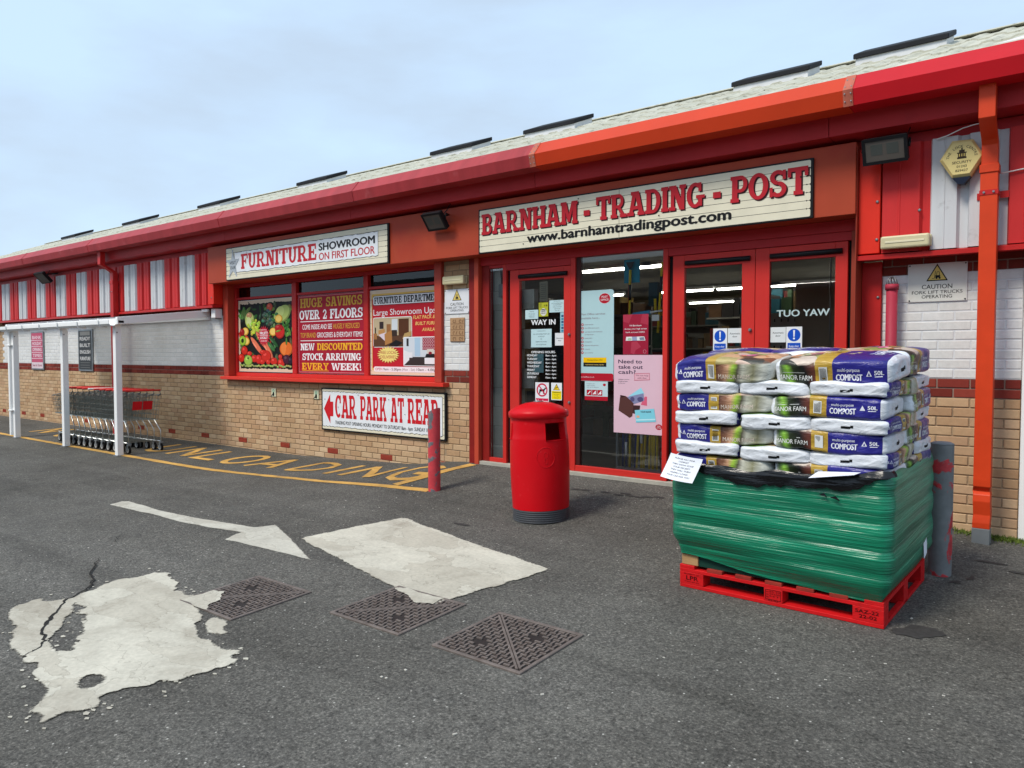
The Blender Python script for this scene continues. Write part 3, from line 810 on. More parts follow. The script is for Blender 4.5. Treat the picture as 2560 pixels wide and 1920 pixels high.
for t, nm in (('b', 'buff_brick_courses'), ('r', 'red_brick_courses'), ('w', 'white_brick_courses')):
    rest[t].build(nm, MAT[t], W_ALL[t][0][4], kind='stuff')
ab = None
for x, zz in AIR:
    if ab is None:
        mb = MB(); mb.box(-.108, .108, 0.012, .03, 0, .065)
        for k in range(5): mb.box(-.108, .108, -0.002, .0118, 0.0 + k * 0.0145, 0.0075 + k * 0.0145)
        for e in (-.108, .1): mb.box(e, e + .008, -.0018, .0116, 0.0076, .0575)
        ab = mb.build('air_brick', TERRA, wall, local=True)
        o = ab
    else:
        o = ab.copy(); COL.objects.link(o)
    o.location = Vector((x, 0.0, AIRROW + 0.005)) - root_loc(wall)

# ---- end strip at the right-hand edge
MB().box(-0.455, -0.30, -0.02, 0.2, -0.3, 2.05).build('end_post', WHITEPAINT, shop, 0.004)
shut = MB().box(-0.298, XR, 0.07, 0.25, -0.3, 2.05).build('side_shutter', pm('shutter_grey', S(120, 120, 122), 0.6), shop)
for k in range(24): MB().extrude_x([(0.0695, -.2 + k * .093), (0.05, -.185 + k * .093), (0.05, -.13 + k * .093), (0.0695, -.11 + k * .093)], -.295, XR).build('slat', MATS['shutter_grey'], shut)

# ---- cladding panels (vertical box profile sheets)
def cladding(x0, x1, z0, z1, m, name='cladding_panel'):
    w = x1 - x0; n = max(1, round(w / 0.25)); p = w / n; prof = []
    yc, yv = -0.17, -0.135
    for k in range(n):
        a = x0 + k * p
        prof += [(a, yv), (a + .012, yc), (a + p * .36, yc), (a + p * .37, yc - .004), (a + p * .4, yc - .004), (a + p * .41, yc), (a + p - .07, yc), (a + p - .052, yv)]
    prof.append((x1, yv))
    mb = MB()
    for (xa, ya), (xb, yb) in zip(prof, prof[1:]):
        mb.face([(xa, ya, z0), (xb, yb, z0), (xb, yb, z1), (xa, ya, z1)])
    return mb.build(name, m, shop)
ZC0, ZC1 = 2.09, 2.93
edges = [-24.0, -23.4, -22.9, -22.4, -21.9, -21.4, -20.88, -20.375, -19.87, -19.343, -18.853, -18.335, -17.841, -17.299, -16.796, -16.295, -15.815, -15.274, -14.787, -14.25, -13.761, -13.257, -12.771, -12.262, -11.776, -11.364]
for i, (a, b) in enumerate(zip(edges, edges[1:])):
    white = (i - 7) % 2 == 0
    cladding(a, b, ZC0, ZC1, WHITECLAD if white else CLADRED)
cladding(-1.407, -1.062, ZC0, ZC1, CLADRED)
cladding(-1.062, -0.56, ZC0, ZC1, WHITECLAD)
for a in (-0.56, 0.0, 0.55, 1.1, 1.65, 2.2): cladding(a, a + 0.55, ZC0, ZC1, CLADRED)
for a, b in ((XL, -11.2), (-1.575, XR)):
    mb = MB(); mb.extrude_x([(-0.20, 2.04), (-0.20, 2.075), (-0.12, 2.092), (-0.0, 2.092), (-0.0, 2.05)], a, b); mb.build('cladding_drip_trim', RED, shop)
MB().box(-11.364, -11.197, -0.178, 0.0, 2.0925, 2.93).build('corner_flashing', FLASHRED, shop, 0.004)
MB().box(-1.57, -1.41, -0.178, -0.1, 2.0925, 2.93).build('corner_flashing', FLASHRED, shop, 0.004)
MB().box(-1.57, -1.421, -0.03, 0.1, -0.2, 2.039).build('corner_board', RED, shop, 0.004)
for x, y, z in ((-1.43, -.18, 2.5), (-1.43, -.18, 2.2), (-1.445, -.032, 1.75), (-1.445, -.032, 1.2), (-1.13, -.172, 2.4), (-11.25, -.18, 2.2)):
    MB().lathe([(.012, 0), (.012, .004), (.006, .009)], 0, 0, 10).build('screw_head', GREYMETAL, shop, local=True)
    o = COL.objects[-1]; o.rotation_euler = (math.pi / 2, 0, 0); o.location = Vector((x, y, z)) - shop.location

# ---- fascia box over the window and doors
MB().box(-11.22, -1.577, -0.25, 0.3, 2.412, 2.985).build('fascia_box', FASCIAORANGE, shop, 0.004)
MB().box(-1.5765, -1.571, -0.23, 0.05, 0.0, 2.95).build('shadow_gap_liner', BROWNRED, shop)
# ---- eaves beam with joints
for a, b in zip((XL, -22.5, -19.5, -16.5, -13.569, -10.567, -7.629, -4.691, -1.762, 1.2), (-22.5, -19.5, -16.5, -13.569, -10.567, -7.629, -4.691, -1.762, 1.2, XR)):
    MB().extrude_x([(-0.35, 3.03), (-0.36, 3.19), (-0.30, 3.19), (-0.0, 3.10), (-0.0, 3.01)], a + 0.003, b - 0.003).build('eaves_beam', DARKRED, shop)
MB().box(XL, XR, -0.13, 0.2, 2.93, 3.009).build('head_lining', DARKRED, shop)
# ---- gutter in sections
gp = [(-0.50, 3.425), (-0.615, 3.29), (-0.585, 3.175), (-0.42, 3.165), (-0.36, 3.195), (-0.365, 3.2), (-0.42, 3.185), (-0.575, 3.195), (-0.6, 3.288), (-0.488, 3.42)]
for a, b, m in ((XL, -20.8, GUTPINK), (-20.8, -17.85, GUTPINK), (-17.85, -14.744, GUTPINK), (-14.744, -10.346, GUTPINK), (-10.346, -7.327, GUTPINK), (-7.327, -4.542, GUTPINK), (-4.542, -1.558, GUTORANGE), (-1.558, XR, GUTRED)):
    MB().extrude_x(gp, a + 0.002, b - 0.002).build('gutter_section', m, shop)
gs = [(y - (0.005 if i < 4 else -0.0), z + (0.0)) for i, (y, z) in enumerate(gp[:3])]
for x in (-17.85, -14.744, -10.346, -7.327, -4.542, -1.558):
    mb = MB(); mb.extrude_x([(-0.503, 3.429), (-0.621, 3.29), (-0.589, 3.171), (-0.58, 3.174), (-0.612, 3.29), (-0.497, 3.424)], x - 0.035, x + 0.035)
    jo = mb.build('gutter_joint', GUTPINK if x < -4.6 else pm('weathered_joint_paint', S(186, 104, 84), 0.6, 0.2, 6), shop)
    if x > -5:
        for sx in (-0.022, 0.022):
            for t in (0.15, 0.4, 0.62, 0.85):
                if t < 0.5: y, z = -0.503 + (-0.118) * t * 2, 3.429 - 0.139 * t * 2
                else: y, z = -0.621 + 0.032 * (t - .5) * 2, 3.29 - 0.119 * (t - .5) * 2
                MB().tube([(x + sx, y + .002, z), (x + sx, y - .006, z)], 0.005, 6).build('rivet', GREYMETAL, jo)
# ---- roof: profiled sheets in lapped tiers, ridge, back slope
def roof_mat():
    m, nt, b, out = nodes_of('weathered_roof_sheet')
    c = ramp(nt, add_noise(nt, 2.2, 6, 0.6), [(0.3, S(172, 171, 154)), (0.7, S(198, 197, 182))])
    f = ramp(nt, add_noise(nt, 11, 8, 0.7, stretch=(1, 0.5, 1)), [(0.54, (0, 0, 0)), (0.64, (0.6,) * 3)])
    c = mixc(nt, f, c, S(104, 102, 86))
    f = ramp(nt, add_noise(nt, 26, 4, 0.6), [(0.64, (0, 0, 0)), (0.7, (0.8,) * 3)])
    c = mixc(nt, f, c, S(74, 72, 60))
    nt.links.new(c, b.inputs['Base Color']); b.inputs['Roughness'].default_value = 0.9
    bump(nt, b, add_noise(nt, 60, 4), 0.4, 0.01); return m
ROOF = roof_mat(); tanp = 0.404; YR = 2.2
zr = lambda y: 3.392 + tanp * (y + 0.5)
mb = MB(); tiers = ((-0.47, 0.5), (0.4, 1.35), (1.25, YR))
for ti, (ya, yb) in enumerate(tiers):
    lift0 = 0.016; lift1 = 0.0
    xs = []; x = XL
    while x < XR:
        xs += [(x, 0.0), (x + .07, 0.0), (x + .1, 0.016), (x + .16, 0.016), (x + .19, 0.0)]; x += 0.22
    for (xa, ha), (xb, hb) in zip(xs, xs[1:]):
        z = [zr(ya) + lift0 * (ti > 0) + ha, zr(ya) + lift0 * (ti > 0) + hb, zr(yb) + lift1 + hb, zr(yb) + lift1 + ha]
        mb.face([(xa, ya, z[0]), (xb, ya, z[1]), (xb, yb, z[2]), (xa, yb, z[3])])
        mb.face([(xa, ya, z[0]), (xb, ya, z[1]), (xb, ya, z[1] - 0.018), (xa, ya, z[0] - 0.018)])
roof = mb.build('roof', ROOF, shop)
MB().extrude_x([(YR - .12, zr(YR) - .01), (YR, zr(YR) + .045), (YR + .12, zr(YR) - .01), (YR, zr(YR) - .02)], XL, XR).build('ridge_capping', ROOF, roof)
MB().extrude_x([(YR, zr(YR) - .015), (YR + 12, zr(YR) - .9), (YR + 12, zr(YR) - 1.0), (YR, zr(YR) - .12), (-0.3, 3.36), (-0.3, 3.42)], XL, XR).build('roof_deck', ROOF, roof)
MB().face([(-0.62, -0.46, zr(-.46) + .04), (3, -0.46, zr(-.46) + .04), (3, .5, zr(.5) + .07), (0.15, .5, zr(.5) + .07)]).build('white_edge_flashing', pm('white_flashing', S(226, 218, 224), 0.5, 0.05), roof)
VENT = [-20.8, -17.5, -14.28, -11.04, -7.83, -6.11, -3.25, -2.0]
HOOD = pm('dark_vent_hood', S(38, 39, 42), 0.6, 0.2, 6, spec=.1); UP = pm('white_upstand', S(214, 216, 218), 0.5, 0.1, 5)
for x in VENT:
    y0, y1, w = 1.3, 1.75, 0.83; z0 = zr(y0); z1 = zr(y1)
    def slab_box(mb, a, b, c, d_, h0, h1):
        n = len(mb.v)
        for hh in (h0, h1): mb.v += [(a, c, zr(c) + hh), (b, c, zr(c) + hh), (b, d_, zr(d_) + hh), (a, d_, zr(d_) + hh)]
        for q in ((0,3,2,1),(4,5,6,7),(0,1,5,4),(1,2,6,5),(2,3,7,6),(3,0,4,7)): mb.f.append(tuple(n + i for i in q)); mb.sm.append(False)
    mb = MB(); slab_box(mb, x + .02, x + w - .02, y0 + .02, y1 - .02, 0.0, 0.08); u = mb.build('roof_vent', UP, roof)
    mb = MB(); slab_box(mb, x, x + w, y0, y1, 0.081, 0.135); mb.build('vent_hood', HOOD, roof, 0.008)

# ---- downpipes
def pipe_path(mb, pts, wx, wy):
    """square pipe; pts (x,y,z) are the centres of its section"""
    n0 = len(mb.v)
    for x, y, z in pts: mb.v += [(x - wx, y - wy, z), (x + wx, y - wy, z), (x + wx, y + wy, z), (x - wx, y + wy, z)]
    for i in range(len(pts) - 1):
        a = n0 + 4 * i
        for k in range(4): mb.f.append((a + k, a + (k + 1) % 4, a + 4 + (k + 1) % 4, a + 4 + k)); mb.sm.append(False)
    mb.f.append((n0, n0 + 1, n0 + 2, n0 + 3)); mb.sm.append(False); e = n0 + 4 * (len(pts) - 1); mb.f.append((e, e + 1, e + 2, e + 3)); mb.sm.append(False)
def downpipe(x, wx, m, zb, dent=False):
    mb = MB()
    pts = [(x, -0.455, 3.18), (x, -0.455, 2.94), (x, -0.26, 2.83), (x, -0.235, 2.80), (x, -0.235, 2.6), (x, -0.235, 2.06)]
    mb2 = MB(); pipe_path(mb2, pts[:4] + [(x, -0.235, 2.62)], wx * .93, .045); pz = MB()
    lower = [(x, -0.235, 2.62), (x, -0.235, 0.36)]
    if dent: lower += [(x, -0.232, 0.31), (x - .006, -0.2, 0.275), (x, -0.226, 0.25), (x, -0.235, .2), (x + .003, -.222, .1), (x, -.235, .04)]
    lower += [(x, -0.235, zb)]
    pipe_path(pz, lower, wx, .05)
    p = pz.build('downpipe', m, shop, 0.003); mb2.build('swan_neck', m, p, 0.003)
    MB().box(x - wx - .006, x + wx + .006, -0.293, -0.177, 2.6, 2.66).build('socket', m, p, .003)
    st = MB(); st.box(x - wx - .004, x + wx + .004, -0.289, -0.178, 2.44, 2.475); st.box(x + wx + .0045, x + wx + .06, -0.178, -.172, 2.425, 2.475); st.box(x - wx - .03, x - wx - .0045, -0.178, -.172, 2.425, 2.475)
    st.build('strap', RED, p)
    for dx in (-.03, .03): MB().tube([(x + dx, -0.29, 2.458), (x + dx, -0.297, 2.458)], .008, 8).build('bolt', GREYMETAL, p)
    return p
p = downpipe(-0.665, 0.055, PIPEORANGE, 0.0, True)
tag(p, label='orange square downpipe, dented near its foot')
MB().box(-0.722, -0.608, -0.292, -0.178, -0.13, 0.0).build('shoe', GREYPL, p, .003)
p = downpipe(-14.5, 0.06, RED, -0.2)
# cable along the eaves
MB().tube([(-1.02, -.19, 2.92), (-.95, -.2, 2.93), (-.85, -.21, 2.965), (-.78, -.22, 2.975), (-.71, -.24, 2.975)], .004, 6).build('cable', WHITEPAINT, shop)
MB().tube([(-.6, -.19, 2.6), (-.3, -.185, 2.63), (.2, -.185, 2.66)], .005, 6).build('cable', WHITEPAINT, shop)

# ---- shop window (three bays)
win = empty('window', (0, 0, 0), parent=shop); win.location = Vector((-8.7, 0.1, 0.945)) - shop.location
def wbox(name, a, m=RED, bev=0.004, par=None): return MB().box(*a).build(name, m, par or win, bev)
wbox('sill', (-11.15, -6.24, -0.115, 0.12, 0.893, 0.942), pm('sill_red_paint', S(216, 58, 44), .4, .08, 2))
wbox('jamb', (-11.195, -11.055, -0.02, 0.12, 0.943, 2.411), pm('jamb_red_paint', S(176, 66, 50), .45, .1, 2)); wbox('jamb', (-6.45, -6.332, -0.045, 0.12, 0.943, 2.411), pm('jamb_red_paint', S(176, 66, 50)))
wbox('bottom_rail', (-11.054, -6.451, 0.10, 0.19, 0.943, 1.0), DOORRED)
wbox('top_rail', (-11.054, -6.451, 0.10, 0.19, 2.36, 2.4105), DARKRED)
for a, b in ((-11.054, -11.0), (-9.53, -9.425), (-7.92, -7.83), (-6.56, -6.451)): wbox('mullion', (a, b, 0.10, 0.19, 1.0005, 2.3595), RED)
for a, b in ((-11.0, -9.53), (-9.425, -7.92), (-7.83, -6.56)):
    wbox('transom', (a + .001, b - .001, 0.11, 0.185, 2.165, 2.20), DARKRED)
    MB().box(a + .002, b - .002, 0.155, 0.16, 2.2005, 2.359).build('pane', DARKGLASS, win)
    MB().box(a + .002, b - .002, 0.165, 0.17, 1.0005, 2.1645).build('pane', DARKGLASS, win)
MB().box(-11.2, -6.33, 0.6, 0.65, 0.5, 2.5).build('back_board', pm('dark_back_board', S(44, 46, 46), .8), win)
# ---- entrance screen
ent = empty('entrance', (0, 0, 0), parent=shop); ent.location = Vector((-3.7, 0, 0)) - shop.location
def ebox(name, a, m=DOORRED, bev=0.003, par=None): return MB().box(*a).build(name, m, par or ent, bev)
STEEL = pm('dark_red_column_paint', S(138, 30, 26), .5, .2, 3, dirt=(S(90, 28, 22), 2, .6, .6))
ebox('column', (-5.897, -5.795, -0.03, 0.22, -0.1, 2.4115), STEEL); ebox('post', (-5.79, -5.725, -0.06, 0.1, -0.05, 2.4115), pm('orange_red_post', S(190, 74, 52), .45, .1, 2))
ebox('threshold', (-5.72, -1.60, -0.05, 0.2, -0.12, 0.036), CONCRETE)
ebox('head', (-5.724, -1.59, -0.02, 0.10, 2.315, 2.4115), DARKRED)
ebox('inner_post', (-5.7235, -5.61, 0.0, 0.08, 0.0365, 2.3145), STEEL)
ebox('bottom_rail', (-5.609, -5.401, 0.0, 0.06, 0.0365, 0.085)); ebox('top_rail', (-5.609, -5.401, 0, .06, 2.28, 2.3145), DARKRED)
MB().box(-5.608, -5.402, .03, .036, .086, 2.279).build('pane', GLASS, ent)
ebox('post', (-5.40, -5.349, -0.01, 0.07, 0.0365, 2.3145)); ebox('post', (-4.468, -4.41, -0.012, 0.07, 0.0365, 2.3145)); ebox('post', (-3.388, -3.336, -0.012, 0.07, 0.0365, 2.3145)); ebox('post', (-1.655, -1.59, -0.03, 0.09, 0.0365, 2.3145), BROWNRED)
ebox('seal', (-5.3485, -5.296, 0.03, 0.06, 0.0365, 2.2395), BLACKRUB); ebox('seal', (-3.3355, -3.286, 0.03, 0.06, 0.0365, 2.2395), BLACKRUB); ebox('seal', (-1.686, -1.656, 0.03, 0.06, 0.0365, 2.2395), BLACKRUB)
ebox('door_header', (-5.3485, -4.469, -0.008, 0.07, 2.24, 2.3145), DARKRED); ebox('door_header', (-3.3355, -1.656, -0.008, 0.07, 2.24, 2.3145), DARKRED)
# fixed light between the doors
ebox('bottom_rail', (-4.4095, -3.3885, -0.008, 0.06, 0.0365, 0.10)); ebox('bead', (-4.4095, -4.358, 0.005, 0.06, 0.1005, 2.3145), pm('dark_bead', S(70, 26, 24), .5))
MB().box(-4.357, -3.389, .024, .03, .101, 2.314).build('pane', GLASS, ent)
doors = []
for a, b, ga, gb in ((-5.295, -4.469, -5.163, -4.56), (-3.2845, -2.477, -3.165, -2.598), (-2.472, -1.687, -2.345, -1.787)):
    dr = ebox('door', (a, ga, -0.008, 0.045, 0.045, 2.235)); doors.append(dr)
    ebox('stile', (gb, b, -0.008, 0.045, 0.045, 2.235), par=dr); ebox('top_rail', (ga + .0005, gb - .0005, -0.007, 0.044, 2.112, 2.2345), par=dr); ebox('bottom_rail', (ga + .0005, gb - .0005, -0.007, 0.044, 0.0455, 0.2), par=dr)
    MB().box(ga, gb, .016, .022, .2, 2.112).build('pane', GLASS, dr)
    mb = MB(); c = a + .12
    e0, e1 = (a + .115, b - .022)
    mb.tube([(e0 + .02, -.016, 2.157), (e1 - .02, -.016, 2.157)], .023, 10); mb.build('sensor_bar', BLACKP, dr)
for i, (x, z) in enumerate(((-4.483, 1.499), (-4.48, .77), (-2.514, 1.507))):
    mb = MB(); mb.tube([(x, -.0085, z), (x, -.02, z)], .016, 12); mb.tube([(x, -.0205, z), (x, -.03, z)], [.015, .010], 12)
    mb.build('lock_cylinder', GREYMETAL, doors[0] if i < 2 else doors[1])

# ================================================================== INTERIOR seen through the glass
room = empty('shop_interior', (-4, 4, 0), parent=shop); room.location = Vector((-4, 4, 0)) - shop.location
MB().box(-12, 1, 0.3, 14, -0.1, 0.0).build('floor', pm('shop_floor', S(70, 68, 64), .5), room)
MB().box(-12, 1, 0.3, 14, 2.95, 3.0).build('ceiling', pm('shop_ceiling', S(170, 160, 136), .8), room)
MB().box(-12, 1, 13.9, 14, 0, 2.95).build('back_wall', pm('shop_wall', S(120, 108, 86), .8), room)
for x in (-12, 0.9): MB().box(x, x + .1, 0.3, 13.9, 0, 2.95).build('side_wall', MATS['shop_wall'], room)
BLOCK = pm('grey_painted_block', S(176, 178, 170), .8, .06, 3)
for r_ in range(11):
    for c_ in range(3):
        x0 = -6.2 + c_ * .39 - (.19 if r_ % 2 else 0)
        if x0 < -5.99: continue
        MB().box(x0 + .003, x0 + .386, 0.10, 0.18, r_ * .225 + .003, r_ * .225 + .222).build('block', BLOCK, room)
MB().box(-5.895, -5.39, 0.103, 0.2, 0, 2.4).build('block_wall', pm('block_joint', S(140, 142, 136), .9), room)
MB().box(-5.52, -5.45, .06, .099, 1.95, 2.1).build('switch_box', GREYPL, room, .004)
MB().tube([(-5.485, .085, 2.1), (-5.5, .085, 2.3), (-5.49, .085, 2.5)], .012, 6).build('conduit', BLACKP, room)
for y, xs in ((3.1, (-7.9, -6.35, -5.22, -3.6)), (7.3, (-9.2, -7.2, -5.9, -4.9, -3.2)), (10.6, (-10.5, -8, -5.2, -3.7, -2))):
    for x in xs:
        t = MB().box(x, x + 1.2, y - .02, y + .02, 2.54, 2.57).build('light_tube', TUBE, room)
        MB().box(x - .03, x + 1.23, y - .06, y + .06, 2.575, 2.63).build('light_fitting', WHITEPAINT, t)
SHELF = pm('shelf_steel', S(120, 118, 110), .5)
STOCK = [pm('stock_' + n, S(*[int(v * .72) for v in c]), .5, .25, 9) for n, c in (('brown', (120, 84, 52)), ('grey', (110, 108, 100)), ('teal', (44, 120, 138)), ('red', (150, 42, 40)), ('dark', (50, 48, 46)), ('tan', (158, 128, 86)), ('green', (64, 96, 60)), ('white', (190, 188, 178)), ('yellow', (196, 160, 50)))]
rnd = random.Random(9)
def gondola(x0, x1, y0, zt, dep=.45):
    g = MB()
    g.box(x0, x1, y0 + dep, y0 + dep + .03, 0, zt)
    lv = [.15 + k * .42 for k in range(int((zt - .1) / .42) + 1)]
    for z in lv: g.box(x0, x1, y0, y0 + dep - .001, z - .025, z)
    o = g.build('shelving', SHELF, room)
    per = {}
    for z in lv:
        x = x0 + .02
        while x < x1 - .1:
            w = rnd.uniform(.06, .22); h = rnd.uniform(.14, .36); mi = rnd.randrange(len(STOCK)); dpt = rnd.uniform(0, .12)
            if x + w > x1: break
            per.setdefault(mi, MB()).box(x, x + w - .008, y0 + .02 + dpt, y0 + dep - .02, z + .001, z + h); x += w
    for mi, mbx in per.items(): mbx.build('stock', STOCK[mi], o, kind='stuff')
gondola(-6.8, -4.9, 2.2, 2.0); gondola(-4.6, -2.9, 3.8, 1.9); gondola(-8.6, -5.4, 6.2, 2.1); gondola(-5.0, -1.2, 7.6, 2.2); gondola(-11, -3, 12.8, 2.4); gondola(-2.6, -0.4, 5.2, 1.7)
peg = MB().box(-3.3, -2.2, 1.75, 1.78, 0.3, 1.75).build('pegboard', pm('pegboard_grey', S(150, 148, 138), .7), room)
pegh = MB()
for i in range(14):
    for j in range(8): pegh.box(-3.2 + i * .075, -3.186 + i * .075, 1.7485, 1.7499, .95 + j * .1, .985 + j * .1)
pegh.build('peg_holes', BLACKP, peg, kind='stuff')
MB().box(-2.62, -2.18, 1.6, 1.74, 1.2, 2.05).build('hanging_panel', pm('pale_panel', S(150, 140, 122), .7), room)

def tool(name, label, parts, loc):
    e = empty(name, loc, label, name.replace('_', ' '), 'tools and mops hung inside the fixed window')
    for nm, m, fn in parts:
        mb = MB(); fn(mb); mb.build(nm, m, e)
    e.location.y -= .19
YEL = pm('yellow_handle', S(214, 184, 40), .4); BLUEC = pm('teal_card', S(20, 128, 152), .6); REDH = pm('red_handle', S(170, 56, 40), .5); BLUEH = pm('blue_handle', S(30, 50, 120), .4); TANH = pm('wood_handle', S(170, 140, 90), .6); NAVY = pm('dark_brush', S(22, 50, 56), .8)
tool('telescopic_brush', 'yellow telescopic brush on teal card hung behind the fixed shop window', (
    ('card', BLUEC, lambda m: m.box(-3.9, -3.72, .32, .325, 2.02, 2.26)), ('handle', YEL, lambda m: (m.tube([(-3.82, .29, 1.62), (-3.815, .29, 1.84)], .012, 8), m.tube([(-3.815, .29, 2.0), (-3.81, .29, 2.15)], .015, 8))),
    ('grip', BLACKP, lambda m: (m.tube([(-3.815, .29, 1.841), (-3.815, .29, 1.999)], .014, 8), m.face([(-3.86, .285, 2.23), (-3.76, .285, 2.23), (-3.80, .285, 2.16), (-3.825, .285, 2.16)])))), (-3.81, .3, 1.6))
tool('telescopic_brush', 'yellow telescopic brush on teal card at the door-side edge of the fixed window', (
    ('card', BLUEC, lambda m: m.box(-3.46, -3.36, .32, .325, 2.02, 2.3)), ('handle', YEL, lambda m: (m.tube([(-3.49, .28, 1.5), (-3.465, .28, 1.9)], .013, 8), m.tube([(-3.455, .28, 2.06), (-3.44, .28, 2.2)], .016, 8))), ('grip', BLACKP, lambda m: m.tube([(-3.464, .28, 1.901), (-3.456, .28, 2.059)], .014, 8))), (-3.45, .3, 1.5))
tool('broom', 'red-handled broom standing behind the fixed shop window', (('handle', REDH, lambda m: m.tube([(-3.87, .36, .5), (-3.86, .36, 2.1)], .012, 8)), ('hanger', BLACKP, lambda m: m.tube([(-3.86, .36, 2.101), (-3.855, .36, 2.15)], .015, 8))), (-3.87, .36, .5))
tool('snow_brush', 'dark green brush with yellow neck behind the fixed window', (('head', NAVY, lambda m: m.box(-3.66, -3.56, .4, .5, 1.78, 2.02)), ('handle', YEL, lambda m: m.tube([(-3.57, .38, 1.7), (-3.575, .38, 1.85)], .014, 8))), (-3.6, .4, 1.7))
tool('paint_roller', 'pale blue wrapped roller on a white rod behind the red window notice', (('rod', WHITEPAINT, lambda m: m.tube([(-3.83, .25, 1.68), (-3.43, .25, 1.72)], .009, 8)), ('sleeve', pm('sky_blue_sleeve', S(70, 160, 210), .5), lambda m: m.tube([(-3.75, .25, 1.688), (-3.56, .25, 1.707)], .022, 10)), ('blade', WHITEPAINT, lambda m: m.box(-3.54, -3.46, .245, .25, 1.62, 1.68))), (-3.6, .25, 1.7))
for i, (x, m, dx) in enumerate(((-3.88, BLUEH, 0), (-3.845, BLUEH, .004), (-3.80, YEL, .0), (-3.73, BLUEH, -.004), (-3.705, YEL, -.014), (-3.665, YEL, .0), (-3.62, YEL, -.02), (-3.575, YEL, .0), (-3.55, YEL, .012), (-3.52, YEL, -.012), (-3.49, YEL, .0))):
    lab = ('navy blue' if m is BLUEH else 'yellow') + ' pole in grey rack under the pink poster, %s from the left' % ('first second third fourth fifth sixth seventh eighth ninth tenth eleventh'.split()[i])
    e = empty('garden_pole', (x, .28, .12), lab, 'pole', 'handles standing in the window rack')
    MB().tube([(x + dx, .28, .125), (x - dx, .3, 1.0)], .013, 8).build('shaft', m, e)
    if i in (1, 5): MB().tube([(x + dx, .278, .25 if i == 1 else .38), (x + dx * .6, .279, .38 if i == 1 else .5)], .0138, 8).build('paper_label', PAPER, e)
for o in list(COL.objects):
    if o.name.startswith('garden_pole'): o.location.y -= .19
rk = empty('tool_rack', (-3.66, .25, 0), 'grey steel rack holding tool handles below the pink poster', 'rack')
RK = DARKGREY
for nm, a in (('upright', (-3.935, -3.915, .1, .13, .02, .9)), ('upright', (-3.42, -3.40, .1, .13, .02, .9)), ('shelf_rail', (-3.914, -3.421, .1, .12, .10, .125)), ('back_rail', (-3.914, -3.421, .38, .4, .10, .125)), ('tray', (-3.914, -3.421, .1205, .3795, .09, .1))):
    MB().box(*a).build(nm, pm('rack_grey', S(120, 124, 126), .4), rk)
rk.location.y -= .06
# customer-height dark figure is only a reflection in the photograph; racks behind the doors
for k, x in enumerate((-2.15, -2.05, -1.62)): MB().tube([(x, 1.2, .9), (x, 1.2, 2.4)], .008, 6).build('bead_curtain_rod', GREYMETAL, room)

# building across the yard (mirrored in the door glass)
opp = empty('yard_building', (-4, -26, -.5), 'dark brick building with grey roof across the yard, mirrored in door glass', 'building')
MB().box(-40, 30, -30, -26, -.6, 4.2).build('wall', pm('opposite_brick', S(96, 78, 66), .9, .2, 6), opp)
MB().extrude_x([(-25.6, 4.1), (-30.4, 4.1), (-28, 6.3)], -40.3, 30.3).build('roof', pm('opposite_roof', S(78, 76, 78), .9), opp)
for x in range(-36, 28, 6): MB().box(x, x + 2.2, -26.001, -25.96, .9, 2.4).build('window', pm('opposite_pane', S(60, 66, 72), .2), opp)

# ================================================================== SIGNS
def plank_rows(pr, x0, x1, z0, z1, n, lay=1):
    h = (z1 - z0) / n
    for k in range(n): pr.rect(x0, x1, z0 + k * h + .002, z0 + (k + 1) * h - .002, CREAM, lay, r=.012)
    for k in range(1, n):
        pr.ell(x0 + .03, z0 + k * h, .006, .006, BLK, lay + .5, n=8); pr.ell(x1 - .03, z0 + k * h, .006, .006, BLK, lay + .5, n=8)
def studs(parent, pts, Y, m=None):
    mb = MB()
    for x, z in pts: mb.tube([(x, Y, z), (x, Y - .004, z)], .006, 8)
    return mb.build('fixing_screws', m or GREYMETAL, parent, kind='stuff')
BLKBOARD = pm('black_sign_edge', S(24, 24, 26), .45)
# main name sign
sg = empty('shop_sign', (-3.72, -.25, 2.42), 'long cream sign over the doors reading BARNHAM - TRADING - POST', 'sign')
MB().box(-5.535, -1.9, -.276, -.2505, 2.412, 2.905).build('board', BLKBOARD, sg, .003)
pr = Print(); plank_rows(pr, -5.515, -1.92, 2.425, 2.892, 7)
for w, a, b in (('BARNHAM', -5.485, -4.215), ('TRADING', -3.99, -2.845), ('POST', -2.605, -1.94)):
    pr.slab(w, a, b, 2.618, .228, S(188, 34, 46), 4, gap=.03, shadow=S(52, 12, 18), dx=.013)
for x in (-4.105, -2.735):
    pr.rect(x - .02, x + .052, 2.668, 2.722, S(52, 12, 18), 4); pr.rect(x - .032, x + .04, 2.68, 2.734, S(188, 34, 46), 5)
pr.text('www.barnhamtradingpost.com', -4.845, -2.6, 2.478, .1, BLK, 5, bold=.042)
pr.line([(-3.728, 2.425), (-3.728, 2.892)], .003, BLK, 3.5)
pr.build('lettering', sg, -.277)
studs(sg, [(-5.3, 2.83), (-4.2, 2.86), (-3.3, 2.59), (-2.75, 2.52), (-2.0, 2.76), (-4.9, 2.47), (-4.4, 2.62)], -.28, BLKBOARD)
